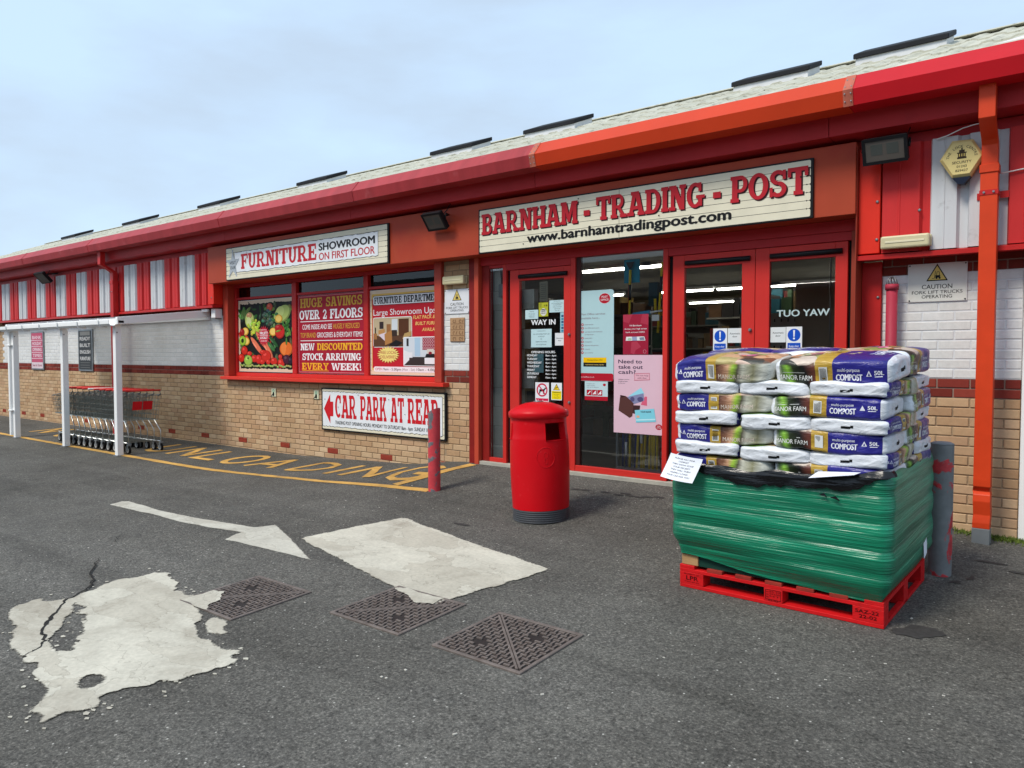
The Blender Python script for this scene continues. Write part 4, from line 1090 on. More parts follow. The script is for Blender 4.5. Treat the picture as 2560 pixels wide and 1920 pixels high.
# furniture sign
sg = empty('shop_sign', (-8.8, -.25, 2.42), 'cream furniture showroom sign with silver star above the poster window', 'sign')
for a, b in ((-10.665, -8.857), (-8.853, -7.006)): MB().box(a, b, -.274, -.2505, 2.425, 2.922).build('board', BLKBOARD, sg, .003)
pr = Print(); plank_rows(pr, -10.65, -7.03, 2.437, 2.91, 7)
def torn(x0, x1, z0, z1, seed, n=60, amp=.006):
    r_ = random.Random(seed); P = [(x0 + (x1 - x0) * k / n, z0 + r_.uniform(-amp, amp)) for k in range(n + 1)]
    return P + [(x1 - (x1 - x0) * k / n, z1 + r_.uniform(-amp, amp)) for k in range(n + 1)]
def torn_panel(pr, x0, x1, z0, z1, seed, lay, col=WHT, n=60, amp=.006):
    P = torn(x0, x1, z0, z1, seed, n, amp); pr.poly([(x + (.006 if x > (x0 + x1) / 2 else -.006), z + (.006 if z > (z0 + z1) / 2 else -.007)) for x, z in P], BLK, lay); pr.poly(P, col, lay + 1)
torn_panel(pr, -10.42, -7.2, 2.535, 2.835, 5, 3, S(232, 236, 240))
pr.slab('FURNITURE', -10.25, -8.43, 2.575, .225, S(194, 36, 48), 5, gap=.03)
pr.text('SHOWROOM', -8.38, -7.26, 2.695, .1, S(34, 34, 38), 5, bold=.05)
pr.text('ON FIRST FLOOR', -8.38, -7.26, 2.565, .1, S(190, 40, 50), 5, bold=.02)
c = (-10.47, 2.66); pr.star(c[0] + .005, c[1], .1, .225, 5, S(60, 64, 70), 6, sx=.78); pr.star(*c, .098, .21, 5, S(176, 184, 192), 7, sx=.78)
for k in range(5):
    a = R(90 + 72 * k); pr.ell(c[0] + .205 * .78 * math.cos(a), c[1] + .205 * math.sin(a), .018, .02, S(176, 184, 192), 7.5)
pr.text('VISIT', c[0] - .085, c[0] + .085, 2.665, .05, BLK, 9, bold=.01); pr.text('OUR', c[0] - .07, c[0] + .07, 2.59, .05, BLK, 9, bold=.01)
pr.build('lettering', sg, -.275); studs(sg, [(-10.1, 2.82), (-9.3, 2.6), (-8.1, 2.68), (-7.4, 2.88), (-10.5, 2.9)], -.28)
# car park sign
sg = empty('shop_sign', (-7.47, 0, .22), 'white CAR PARK AT REAR sign with red arrow below the window', 'sign')
MB().box(-8.675, -6.268, -.032, -.004, .224, .82).build('board', BLKBOARD, sg, .003)
pr = Print(); pr.rect(-8.65, -6.295, .245, .80, CREAM, 1, r=.012); torn_panel(pr, -8.64, -6.33, .285, .765, 9, 2, S(232, 236, 240), 90, .007)
for k in range(7): pr.line([(-6.318, .3 + k * .075), (-6.297, .3 + k * .075)], .004, BLK, 5); pr.line([(-8.65, .3 + k * .075), (-8.64, .3 + k * .075)], .004, BLK, 5)
CPR = S(206, 30, 40)
pr.poly([(-8.615, .525), (-8.475, .735), (-8.475, .63), (-8.41, .63), (-8.41, .425), (-8.475, .425), (-8.475, .32)], CPR, 5)
for w, a, b in (('CAR', -8.37, -7.92), ('PARK', -7.845, -7.325), ('AT', -7.25, -7.0), ('REAR', -6.935, -6.378)): pr.slab(w, a, b, .41, .318, CPR, 5, gap=.02)
pr.text('TRADING POST OPENING HOURS: MONDAY TO SATURDAY 8am - 6pm  SUNDAY 10am - 4pm', -8.37, -6.378, .32, .05, BLK, 6, bold=.012)
pr.build('lettering', sg, -.033); studs(sg, [(-8.59, .66), (-8.3, .56), (-7.88, .74), (-7.28, .7), (-6.98, .52), (-6.4, .6), (-6.65, .76)], -.038)
# fork-lift warning signs
def forklift(pr, cx, cz, w, lay):
    h = w * .9
    pr.poly([(cx, cz + h * .62), (cx - w / 2, cz - h * .38), (cx + w / 2, cz - h * .38)], BLK, lay)
    pr.poly([(cx, cz + h * .5), (cx - w * .41, cz - h * .32), (cx + w * .41, cz - h * .32)], S(226, 200, 110), lay + 1)
    s = w * .16
    pr.rect(cx - s * .5, cx + s * .9, cz - s * 1.1, cz - s * .3, BLK, lay + 2); pr.line([(cx - s * .2, cz - s * .3), (cx, cz + s * .8), (cx + s * .6, cz + s * .8), (cx + s * .7, cz - s * .3)], s * .16, BLK, lay + 2.5)
    pr.line([(cx - s * .75, cz - s * 1.3), (cx - s * .45, cz + s * 1.1)], s * .16, BLK, lay + 3); pr.line([(cx - s * 1.5, cz - s * 1.35), (cx - s * .7, cz - s * 1.3)], s * .14, BLK, lay + 3.3)
    for dx in (-.15, .75): pr.ell(cx + s * dx, cz - s * 1.25, s * .32, s * .32, BLK, lay + 3.6, n=12)
for (x0, x1, z0, z1, lab, tint) in ((-6.305, -5.905, 1.776, 2.07, 'white fork lift caution sign on the brick pier between window and door', S(226, 228, 232)), (-1.23, -.82, 1.70, 2.0, 'white fork lift caution sign beside the orange downpipe', S(222, 222, 214))):
    e = empty('warning_sign', ((x0 + x1) / 2, 0, z0), lab, 'sign')
    MB().box(x0, x1, -.009, -.004, z0, z1).build('plate', WHITEPAINT, e, .001)
    pr = Print(); pr.rect(x0 + .004, x1 - .004, z0 + .004, z1 - .004, tint, 1); cx = (x0 + x1) / 2; hh = z1 - z0
    forklift(pr, cx, z1 - hh * .29, .15, 2)
    pr.text('CAUTION', cx - .105, cx + .105, z0 + hh * .335, .036, BLK, 3, bold=.012); pr.text('FORK LIFT TRUCKS', cx - .175, cx + .175, z0 + hh * .205, .027, BLK, 3, bold=.006); pr.text('OPERATING', cx - .105, cx + .105, z0 + hh * .09, .027, BLK, 3, bold=.006)
    pr.build('lettering', e, -.0095, step=.0004)
    for sx in (x0 + .012, x1 - .012):
        for sz in (z0 + .012, z1 - .012): MB().tube([(sx, -.0093, sz), (sx, -.013, sz)], .006, 8).build('screw_head', BLACKP, e)
e = empty('cardboard_notice', (-6.1, 0, 1.44), 'brown handwritten board fixed to the white brick pier', 'notice')
MB().box(-6.215, -5.985, -.012, -.004, 1.442, 1.727).build('board', pm('brown_card', S(176, 140, 104), .8, .15, 8), e)
pr = Print(); r_ = random.Random(2); DB = S(120, 88, 60)
for k in range(4):
    z = 1.685 - k * .07; pr.line([(-6.21, z - .03), (-5.99, z - .032)], .005, S(110, 80, 56), 1)
    for j in range(2):
        x = -6.18 + j * .1; pr.ringe(x + .03, z, .012, .02, DB, 2 + j * .2, n=12, a0=r_.uniform(0, 90), a1=r_.uniform(250, 330)); pr.line([(x + .06, z - .02), (x + .07 + r_.uniform(-.02, .02), z + .02)], .007, DB, 3 + j * .2)
pr.build('lettering', e, -.0125)
# alarm box
e = empty('alarm_box', (-.85, -.18, 2.55), 'yellow hexagonal security alarm box on white cladding', 'alarm box')
hexo = [(-.91, 2.875), (-.775, 2.868), (-.70, 2.735), (-.785, 2.60), (-.905, 2.60), (-.99, 2.74)]; hexi = [(-.9, 2.855), (-.785, 2.85), (-.72, 2.735), (-.792, 2.62), (-.898, 2.62), (-.968, 2.74)]
mb = MB()
n = 6
for i in range(n):
    j = (i + 1) % n; a, b, c, d2 = hexo[i], hexo[j], hexi[i], hexi[j]
    mb.face([(a[0], -.18, a[1]), (b[0], -.18, b[1]), (b[0], -.235, b[1]), (a[0], -.235, a[1])]); mb.face([(a[0], -.235, a[1]), (b[0], -.235, b[1]), (d2[0], -.255, d2[1]), (c[0], -.255, c[1])])
mb.face([(x, -.255, z) for x, z in hexi]); mb.build('cover', pm('alarm_yellow', S(226, 206, 138), .35, .08, 5), e, auto=True)
mb = MB(); P = [(-.905, 2.598), (-.785, 2.598), (-.825, 2.548), (-.865, 2.548)]
mb.face([(x, -.25, z) for x, z in P]); mb.face([(x, -.18, z) for x, z in P][::-1])
for i in range(4): a, b = P[i], P[(i + 1) % 4]; mb.face([(a[0], -.18, a[1]), (b[0], -.18, b[1]), (b[0], -.25, b[1]), (a[0], -.25, a[1])])
mb.build('strobe', pm('navy_lens', S(24, 30, 48), .2), e, auto=True)
pr = Print(); cx, cz = -.843, 2.735; AB = S(60, 46, 30)
for i, ch in enumerate('THE LOCK CENTRE'):
    if ch == ' ': continue
    a = R(172 - i * 164 / 14); x = cx + .092 * math.cos(a); z = cz + .088 * math.sin(a)
    pr.text(ch, x - .009, x + .009, z - .009, .019, AB, 1, bold=.01, align='c', rot=math.degrees(a) - 90)
pr.text('SECURITY', cx - .062, cx + .062, 2.698, .019, AB, 1, bold=.012); pr.text('01243', cx - .032, cx + .032, 2.668, .018, AB, 1, bold=.012); pr.text('829427', cx - .04, cx + .04, 2.638, .018, AB, 1, bold=.012)
for x0, x1, z0, z1 in ((-.03, .03, .0, .012), (-.025, .025, .012, .04), (-.032, .032, .04, .047), (-.018, .018, .047, .065), (-.005, .005, .065, .08)): pr.rect(cx + x0, cx + x1, cz - .003 + z0, cz - .003 + z1, AB, 1)
for dx in (-.015, 0, .015): pr.rect(cx + dx - .003, cx + dx + .003, cz + .014, cz + .034, S(222, 196, 110), 2)
pr.build('lettering', e, -.2555, step=.0005)

# ================================================================== WINDOW POSTERS
r_ = random.Random(4)
def ph(name, x0, x1, z0, z1, Y, lab, cat='poster', m=None, th=.004):
    e = empty(name, ((x0 + x1) / 2, Y, z0), lab, cat)
    MB().box(x0, x1, Y, Y + th, z0, z1).build('sheet', m or PAPER, e)
    return e
# fruit and vegetables
x0, x1, z0, z1 = -10.995, -9.535, 1.015, 2.15
e = ph('window_poster', x0, x1, z0, z1, .135, 'poster of fruit and vegetables filling the first window bay')
pr = Print(); pr.rect(x0 + .004, x1 - .004, z0 + .004, z1 - .004, S(214, 196, 170), 1)
pr.poly(torn(x0 + .05, x1 - .03, z0 + .05, z1 - .06, 3, 40, .01), S(24, 28, 26), 2)
W, H = x1 - x0, z1 - z0
def U(x): return x0 + .03 + (x - 240) / (1040 - 240) * (W - .06)
def V(y): return z1 - .06 - (y - 400) / (1450 - 400) * (H - .1)
lay = [3.0]
def blob(x, y, rx, ry, col, rot=0, hi=True, sh=True):
    sx, sz = (W - .06) / 800, (H - .1) / 1050; L = lay[0]
    d = tuple(c * .55 for c in col[:3]); h = tuple(min(1, c * 1.35 + .05) for c in col[:3])
    if sh: pr.ell(U(x), V(y), rx * sx * 1.0, ry * sz * 1.0, d, L, rot)
    pr.ell(U(x - rx * .06), V(y - ry * .07), rx * sx * .9, ry * sz * .9, col, L + .2, rot)
    if hi: pr.ell(U(x - rx * .3), V(y - ry * .35), rx * sx * .33, ry * sz * .3, h, L + .4, rot, n=12)
    lay[0] += .55 if lay[0] < 16 else 0.35
DG, LG, BG, TR, OR, YE = S(44, 78, 40), S(160, 186, 70), S(70, 96, 76), S(196, 40, 34), S(226, 130, 60), S(224, 196, 90)
for k in range(26): blob(r_.uniform(250, 1030), r_.uniform(420, 800), r_.uniform(20, 60), r_.uniform(14, 40), S(*[int(v * r_.uniform(.5, 1.1)) for v in (50, 76, 46)]), r_.uniform(0, 180), False, False); lay[0] -= .45
for k in range(70):
    low = r_.random(); yy = 430 + low * 950
    blob(r_.uniform(255, 1025), yy, r_.uniform(22, 48), r_.uniform(22, 46), S(*[int(v * r_.uniform(.7, 1.1)) for v in r_.choice([(88, 130, 64), (112, 150, 76), (60, 96, 56)] if yy < 900 else [(170, 44, 36), (90, 124, 60), (190, 84, 50), (76, 96, 56)])]), r_.uniform(0, 180), True); lay[0] -= .5
for k in range(6): blob(280 + k * 22, 560 + k * 6, 9, 95, S(96, 128, 70), -20 + k * 6, False)
blob(715, 470, 46, 62, S(190, 80, 60)); blob(900, 590, 130, 125, S(176, 196, 110), 20); blob(870, 560, 70, 90, S(196, 212, 130), 20, False, False)
blob(405, 660, 72, 130, S(190, 206, 120), 5); blob(400, 580, 45, 45, S(200, 150, 110)); blob(395, 700, 40, 95, S(208, 220, 150), 8, False, False)
for k in range(34): blob(690 + r_.gauss(0, 50), 640 + r_.gauss(0, 60), 26, 26, S(*[int(v * r_.uniform(.7, 1.2)) for v in (70, 104, 78)]), 0, True); lay[0] -= .4
for k in range(34): blob(480 + r_.gauss(0, 48), 790 + r_.gauss(0, 65), 20, 26, S(*[int(v * r_.uniform(.85, 1.1)) for v in (172, 196, 64)])); lay[0] -= .42
for k in range(22): blob(960 + r_.gauss(0, 35), 800 + r_.gauss(0, 80), 10, 40, S(70, 130, 60), r_.uniform(-30, 30), False); lay[0] -= .45
for x, y in ((335, 840), (850, 660), (765, 860), (350, 1000)):
    blob(x, y, 55, 66, S(226, 170, 60), 0, False); blob(x, y, 44, 54, S(240, 206, 110), 0, False, False)
blob(285, 850, 40, 60, S(150, 30, 34)); blob(290, 990, 60, 80, S(150, 190, 60)); blob(290, 990, 25, 40, S(40, 50, 30), 0, False, False)
blob(865, 860, 72, 110, TR); blob(850, 800, 60, 50, S(170, 30, 30)); blob(840, 850, 40, 14, S(120, 150, 50), 10)
for x, y, rt in ((520, 1080, -40), (600, 1000, -42), (680, 1110, -50)): blob(x, y, 130, 48, S(226, 120, 88), rt)
blob(770, 1010, 90, 34, S(40, 84, 44), -35); blob(735, 1090, 70, 40, S(60, 110, 60), -35)
blob(955, 1130, 95, 115, S(222, 110, 40)); blob(920, 1130, 40, 105, S(232, 130, 60), 0, False, False); blob(960, 1010, 14, 60, S(70, 120, 50), 0, False)
for x, y, rx, ry in ((320, 1150, 52, 72), (270, 1270, 50, 70), (400, 1200, 40, 40), (480, 1280, 60, 60), (545, 1290, 50, 75), (660, 1240, 75, 95), (610, 1180, 50, 40), (775, 1320, 52, 58), (880, 1350, 52, 75), (690, 1330, 36, 40), (870, 1250, 30, 40), (600, 1330, 40, 40)): blob(x, y, rx, ry, S(200, 44, 32))
blob(960, 1290, 55, 75, S(70, 30, 50)); blob(1015, 1310, 30, 60, S(40, 30, 44))
blob(380, 1310, 66, 86, S(150, 190, 80)); blob(378, 1275, 14, 20, S(40, 60, 30), 0, False, False)
for k in range(30): blob(260 + k * 26, 1395 + r_.uniform(-16, 12), 17, 17, S(*[int(v * r_.uniform(.85, 1.1)) for v in (150, 172, 96)])); lay[0] -= .42
L = 30; cxx, czz = U(628), V(920)
pr.star(cxx, czz, .115, .165, 20, S(196, 40, 60), L, sx=1.05); pr.rect(cxx - .115, cxx + .115, czz + .012, czz + .075, S(196, 40, 60), L + .3)
pr.text('FRUIT!', cxx - .1, cxx + .1, czz + .022, .045, WHT, L + 1, bold=.03); pr.line([(cxx - .11, czz + .008), (cxx + .11, czz + .008)], .006, WHT, L + 1); pr.text('LOCALLY', cxx - .095, cxx + .095, czz - .045, .038, WHT, L + 1, bold=.03)
pr.text('SOURCED', cxx - .08, cxx + .08, czz - .09, .026, S(240, 200, 205), L + 1, bold=.02); pr.text('SEASONAL', cxx - .08, cxx + .08, czz + .085, .022, S(240, 200, 205), L + 1, bold=.02)
pr.build('picture', e, .1345, m=VINYL, step=.00035)
# huge savings
x0, x1, z0, z1 = -9.42, -7.925, 1.01, 2.155
e = ph('window_poster', x0, x1, z0, z1, .13, 'dark red HUGE SAVINGS poster in the middle window bay')
MR = S(164, 30, 50); pr = Print(); pr.rect(x0 + .002, x1 - .002, z0 + .002, z1 - .002, MR, 1)
pr.line([(x0 + .02, z0 + .02), (x1 - .02, z0 + .02), (x1 - .02, z1 - .02), (x0 + .02, z1 - .02), (x0 + .02, z0 + .02)], .006, S(214, 150, 156), 2)
r2 = random.Random(1)
for k in range(22): pr.rect(x0 + .01, x1 - .01, z0 + .02 + k * .051, z0 + .022 + k * .051, S(138, 24, 44), 1.5)
a, b = x0 + .06, x1 - .05
YG, OY = S(206, 162, 60), S(238, 178, 44)
def rows(t, xa, xb, zz, hh, col): pr.slab(t, xa, xb, zz, hh, col, 3, gap=.02)
rows('HUGE', a, a + .52, 1.975, .135, YG); rows('SAVINGS', a + .6, b, 1.975, .135, YG); rows('OVER', a - .02, a + .46, 1.80, .135, WHT); rows('2', a + .53, a + .62, 1.80, .135, WHT); rows('FLOORS', a + .69, b + .01, 1.80, .135, WHT)
pr.rect(a, b, 1.765, 1.775, WHT, 3); pr.rect(a, b, 1.485, 1.495, WHT, 3)
pr.text('COME INSIDE AND SEE', a + .05, a + .73, 1.655, .075, WHT, 3, bold=.01); pr.text('HUGELY REDUCED', a + .76, b - .06, 1.655, .075, YG, 3, bold=.01)
pr.text('TOP BRAND', a, a + .36, 1.535, .075, YG, 3, bold=.01); pr.text('GROCERIES & EVERYDAY ITEMS!', a + .39, b, 1.535, .075, WHT, 3, bold=.01)
rows('NEW', a, a + .33, 1.35, .1, WHT); rows('DISCOUNTED', a + .39, b, 1.35, .1, OY); rows('STOCK', a + .04, a + .53, 1.205, .1, WHT); rows('ARRIVING', a + .58, b - .03, 1.205, .1, WHT); rows('EVERY', a + .03, a + .65, 1.065, .1, OY); rows('WEEK!', a + .71, b - .02, 1.065, .1, WHT)
pr.rect(a + .03, a + .65, 1.048, 1.055, OY, 3)
pr.build('lettering', e, .1295, m=VINYL, step=.0005)
# furniture department
x0, x1, z0, z1 = -7.825, -6.47, 1.015, 2.15
e = ph('window_poster', x0, x1, z0, z1, .135, 'FURNITURE DEPARTMENT poster with bedroom photographs in the last window bay')
pr = Print(); pr.rect(x0 + .003, x1 - .003, z0 + .003, z1 - .003, S(226, 206, 180), 1)
for k in range(14): pr.line([(x0 + .004, z0 + .05 + k * .08), (x0 + .03, z0 + .05 + k * .08)], .003, BLK, 1.5)
pr.rect(x0 + .035, x1 - .003, z0 + .06, z1 - .05, S(224, 186, 100), 2, r=.02); pr.rect(x0 + .045, x1 - .003, z0 + .09, z1 - .12, S(190, 34, 48), 3)
pr.rect(x0 + .06, x1 - .003, 1.945, 2.075, BLK, 4, r=.03); pr.rect(x0 + .066, x1 - .003, 1.951, 2.069, S(230, 232, 234), 5, r=.028)
pr.slab('FURNITURE', x0 + .09, x0 + .62, 1.965, .09, BLK, 6, gap=.03); pr.slab('DEPARTMENT', x0 + .66, x0 + 1.34, 1.965, .09, BLK, 6, gap=.03)
pr.text('Large Showroom Upst', x0 + .07, x0 + 1.28, 1.81, .085, WHT, 5, bold=.008)
YT = S(240, 206, 120)
pr.text('FLAT PACK &', x0 + .83, x0 + 1.22, 1.745, .045, YT, 5, bold=.014, shear=.2); pr.text('BUILT FURN', x0 + .87, x0 + 1.25, 1.665, .045, YT, 5, bold=.014, shear=.2); pr.text('AVAILAB', x0 + .99, x0 + 1.25, 1.585, .045, YT, 5, bold=.014, shear=.2)
# bedroom photo
a, b, c, d2 = x0 + .07, x0 + .8, 1.39, 1.775
pr.rect(a - .008, b + .008, c - .008, d2 + .008, WHT, 5, r=.03); pr.rect(a, b, c, d2, S(190, 172, 140), 6, r=.025); pr.rect(a, b, c, c + .15, S(92, 62, 44), 7)
pr.rect(a + .49, a + .68, c + .14, d2 - .02, S(86, 52, 32), 8); pr.rect(a + .36, a + .47, c + .2, d2 - .02, S(206, 214, 220), 8); pr.rect(a + .36, a + .46, c + .14, c + .22, S(58, 46, 40), 9)
pr.rect(a + .12, a + .2, c + .24, d2 - .05, S(54, 44, 44), 8); pr.poly([(a + .1, c + .22), (a + .22, c + .24), (a + .24, c + .12), (a + .1, c + .14)], S(186, 138, 84), 9); pr.poly([(a + .1, c + .16), (a + .24, c + .19), (a + .34, c + .12), (a + .22, c + .08)], S(216, 204, 214), 10); pr.poly([(a + .22, c + .17), (a + .36, c + .22), (a + .37, c + .06), (a + .23, c + .02)], S(176, 124, 70), 11)
pr.poly([(a + .3, c + .02), (a + .44, c + .09), (a + .57, c + .05), (a + .46, c + .004)], S(30, 28, 30), 12); pr.rect(a, a + .07, c + .1, c + .18, S(160, 112, 66), 9); pr.rect(a + .03, a + .05, c + .18, c + .26, S(40, 36, 36), 9); pr.poly([(a + .56, c + .1), (a + .73, c + .14), (a + .73, c + .2), (a + .6, c + .17)], S(180, 150, 96), 12)
pr.rect(a + .26, a + .34, c + .18, c + .3, S(150, 104, 64), 9)
a, b, c, d2 = x0 + .66, x1 - .003, 1.145, 1.505
pr.rect(a - .01, b, c - .01, d2 + .01, WHT, 13, r=.02); pr.rect(a, b, c, d2, S(206, 216, 224), 14); pr.rect(a, b, c, c + .11, S(58, 50, 50), 15); pr.rect(a + .34, a + .58, c + .2, d2, S(150, 44, 62), 15)
for i in range(6):
    for j in range(4): pr.ringe(a + .36 + i * .04, c + .225 + j * .04, .012, .017, S(222, 190, 196), 16, n=8)
pr.rect(a + .2, a + .3, c + .12, d2, S(170, 200, 222), 15); pr.rect(a + .42, a + .54, c + .14, c + .21, S(214, 206, 196), 17); pr.poly([(a + .38, c + .09), (a + .58, c + .09), (a + .55, c + .15), (a + .41, c + .15)], S(36, 32, 36), 18); pr.rect(a + .38, a + .57, c + .02, c + .1, S(232, 234, 238), 19); pr.ell(a + .48, c + .16, .03, .018, S(140, 30, 50), 19)
pr.rect(a + .05, a + .09, c + .25, d2 - .01, S(50, 50, 54), 15); pr.poly([(a, c), (a, c + .2), (a + .1, c + .17), (a + .1, c + .07)], S(226, 230, 234), 16); pr.rect(a + .1, a + .16, c + .1, c + .17, S(226, 230, 234), 16)
pr.star(x0 + .36, 1.285, .085, .115, 22, S(238, 220, 130), 14, sx=1.9); pr.text('FREE LOCAL', x0 + .2, x0 + .52, 1.295, .042, S(170, 40, 50), 15); pr.text('DELIVERIES', x0 + .21, x0 + .51, 1.235, .042, S(170, 40, 50), 15)
pr.rect(x0 + .07, x1 - .003, 1.055, 1.125, S(236, 232, 236), 5, r=.03); pr.text('OPEN', x0 + .1, x0 + .24, 1.075, .035, S(190, 34, 60), 6); pr.text('9am - 5.00pm', x0 + .26, x0 + .6, 1.075, .035, BLK, 6, bold=.006); pr.text('(Mon - Sat)', x0 + .62, x0 + .86, 1.075, .032, S(130, 124, 130), 6); pr.text('10am - 4.00pm', x0 + .89, x0 + 1.28, 1.075, .035, BLK, 6, bold=.006)
pr.build('lettering', e, .1345, m=VINYL, step=.0005)

# ================================================================== DOOR NOTICES
ICE = S(188, 216, 220); DK = S(40, 46, 50)
YN = -.0125 + .03       # outer face of the door panes
def notice(x0, x1, z0, z1, lab, fn, col=ICE, Y=.0145, th=.001, name='door_notice', cat='notice', r=0):
    e = empty(name, ((x0 + x1) / 2, Y, z0), lab, cat)
    pr = Print(); pr.rect(x0, x1, z0, z1, col, 1, r=r); fn(pr); pr.build('sheet', e, Y, m=VINYL, step=.0004); return e
def lines(pr, rows_, x0, x1, col=DK, bold=.004):
    for t, z, h in rows_: pr.text(t, x0, x1, z, h, col, 2, bold=bold, align='c')
notice(-5.093, -4.915, 1.68, 1.782, 'pale blue notice left of the lime green card on the WAY IN door', lambda p: lines(p, [('PARKING', 1.758, .010), ('Please do not block', 1.738, .008), ('the entrance doors', 1.724, .008), ('SHOPPERS ONLY', 1.708, .008), ('THANK YOU', 1.692, .008)], -5.085, -4.92))
notice(-4.907, -4.78, 1.704, 1.857, 'lime green think card on the WAY IN door', lambda p: (p.text('18', -4.83, -4.79, 1.815, .018, BLK, 2, bold=.02), p.ell(-4.843, 1.752, .042, .042, S(220, 220, 214), 2), p.rect(-4.875, -4.815, 1.757, 1.785, BLK, 3), p.text('BAD', -4.872, -4.818, 1.762, .018, WHT, 4, bold=.02), p.text('DRUGS', -4.873, -4.815, 1.733, .016, S(110, 96, 100), 4, bold=.02), [p.line([(-4.9, 1.845 - k * .012), (-4.868, 1.845 - k * .012)], .004, DK, 2) for k in range(4)]), S(176, 178, 48))
notice(-4.763, -4.556, 1.744, 1.876, 'pale blue last customer entry notice at top right of the WAY IN door', lambda p: lines(p, [('CUSTOMER NOTICE', 1.86, .007), ('LAST CUSTOMER ENTRY', 1.836, .010), ('TO THE STORE IS', 1.818, .010), ('5.45pm Mon-Sat and', 1.798, .010), ('3.45pm Sunday', 1.778, .010), ('Thank You', 1.758, .010)], -4.75, -4.57))
notice(-4.91, -4.80, 1.87, 2.09, 'crooked grey paper taped inside the top of the WAY IN door', lambda p: [p.line([(-4.895, 2.06 - k * .022), (-4.82, 2.06 - k * .022)], .006, S(96, 92, 82), 2) for k in range(8)], S(150, 142, 122), Y=.034)
notice(-5.012, -4.733, 1.365, 1.567, 'pale blue trolley or basket notice under WAY IN lettering', lambda p: lines(p, [('CUSTOMER NOTICE', 1.54, .009), ('ALL CUSTOMERS MUST USE', 1.505, .013), ('A TROLLEY', 1.478, .013), ('OR', 1.45, .013), ('BASKET PROVIDED', 1.42, .013), ('NO EXCEPTIONS', 1.389, .013)], -4.995, -4.75, S(60, 80, 84)))
notice(-4.687, -4.562, 1.383, 1.519, 'white Automatic door card on the WAY IN door', lambda p: lines(p, [('Automatic', 1.455, .016), ('door', 1.43, .016)], -4.67, -4.58, BLK), S(222, 226, 228))
notice(-4.619, -4.562, 1.522, 1.741, 'narrow pale blue payment card strip on the WAY IN door', lambda p: [p.rect(-4.605, -4.575, 1.53 + k * .032, 1.552 + k * .032, S(34, 84, 120) if k % 2 else S(60, 140, 170), 2) for k in range(6)], S(150, 196, 208))
notice(-4.983, -4.848, 1.083, 1.293, 'plain pale blue sheet stuck behind the opening hours lettering', lambda p: None, S(150, 190, 196), Y=.0245)
notice(-4.953, -4.767, .72, .977, 'white and red No dogs sign low on the WAY IN door', lambda p: (p.ringe(-4.86, .893, .058, .074, S(204, 30, 70), 4), p.poly([(-4.915, .945), (-4.903, .952), (-4.805, .842), (-4.817, .835)], S(204, 30, 70), 5), p.poly([(-4.895, .9), (-4.835, .902), (-4.815, .925), (-4.805, .91), (-4.825, .893), (-4.835, .85), (-4.845, .85), (-4.85, .878), (-4.88, .875), (-4.89, .85), (-4.9, .85)], BLK, 3), p.rect(-4.945, -4.775, .727, .8, S(206, 30, 74), 2), p.text('No dogs', -4.938, -4.782, .75, .036, WHT, 3, bold=.02)), S(230, 230, 234))
notice(-4.737, -4.595, .787, .977, 'yellow CCTV warning sticker beside the No dogs sign', lambda p: (p.rect(-4.73, -4.602, .795, .886, S(238, 214, 20), 2), p.poly([(-4.666, .966), (-4.71, .896), (-4.622, .896)], BLK, 2), p.poly([(-4.666, .956), (-4.701, .901), (-4.631, .901)], S(240, 200, 30), 3), p.line([(-4.682, .915), (-4.65, .93)], .008, BLK, 4), p.text('WARNING', -4.72, -4.612, .865, .015, BLK, 3, bold=.014), lines(p, [('These premises', .845, .009), ('are under', .83, .009), ('24 hour CCTV', .815, .009), ('surveillance', .8, .009)], -4.715, -4.617, BLK)), S(232, 234, 236))
def vinyl_words(name, lab, Y, fn, parent=None):
    e = empty(name, (0, Y, 0), lab, 'lettering'); pr = Print(); fn(pr); o = pr.build('letters', e, Y, m=VINYL, step=.0003)
    return e
def hours(p):
    p.text('OPENING HOURS', -5.008, -4.69, 1.3, .026, WHT, 1, bold=.018)
    for k, dname in enumerate('MONDAY TUESDAY WEDNESDAY THURSDAY FRIDAY SATURDAY SUNDAY'.split()):
        z = 1.265 - k * .0405; p.text(dname, -5.066, 0, z, .024, WHT, 1, bold=.018, align='l'); p.text('8am - 6pm' if k < 6 else '10am - 4pm', -4.812, -4.672, z, .02, WHT, 1, bold=.018)
vinyl_words('vinyl_lettering', 'white WAY IN lettering on the left-hand glass door', .0135, lambda p: p.text('WAY IN', -5.01, -4.683, 1.613, .06, WHT, 1, bold=.025))
vinyl_words('vinyl_lettering', 'white OPENING HOURS list on the left-hand glass door', .0135, hours)
vinyl_words('vinyl_lettering', 'reversed WAY OUT lettering on the right-hand glass door', .0135, lambda p: p.text('TUO YAW', -2.282, -1.833, 1.62, .06, S(186, 206, 206), 1, bold=.025))
def keep(x0, z1): return lambda p: (p.ell(x0 + .068, z1 - .073, .056, .056, S(20, 80, 190), 2), p.poly([(x0 + .06, z1 - .03), (x0 + .076, z1 - .03), (x0 + .073, z1 - .088), (x0 + .063, z1 - .088)], WHT, 3), p.ell(x0 + .068, z1 - .103, .009, .009, WHT, 3, n=12), p.rect(x0 + .012, x0 + .125, z1 - .2, z1 - .142, S(20, 80, 190), 2, r=.006), p.text('Keep clear', x0 + .025, x0 + .112, z1 - .178, .018, WHT, 3, bold=.01))
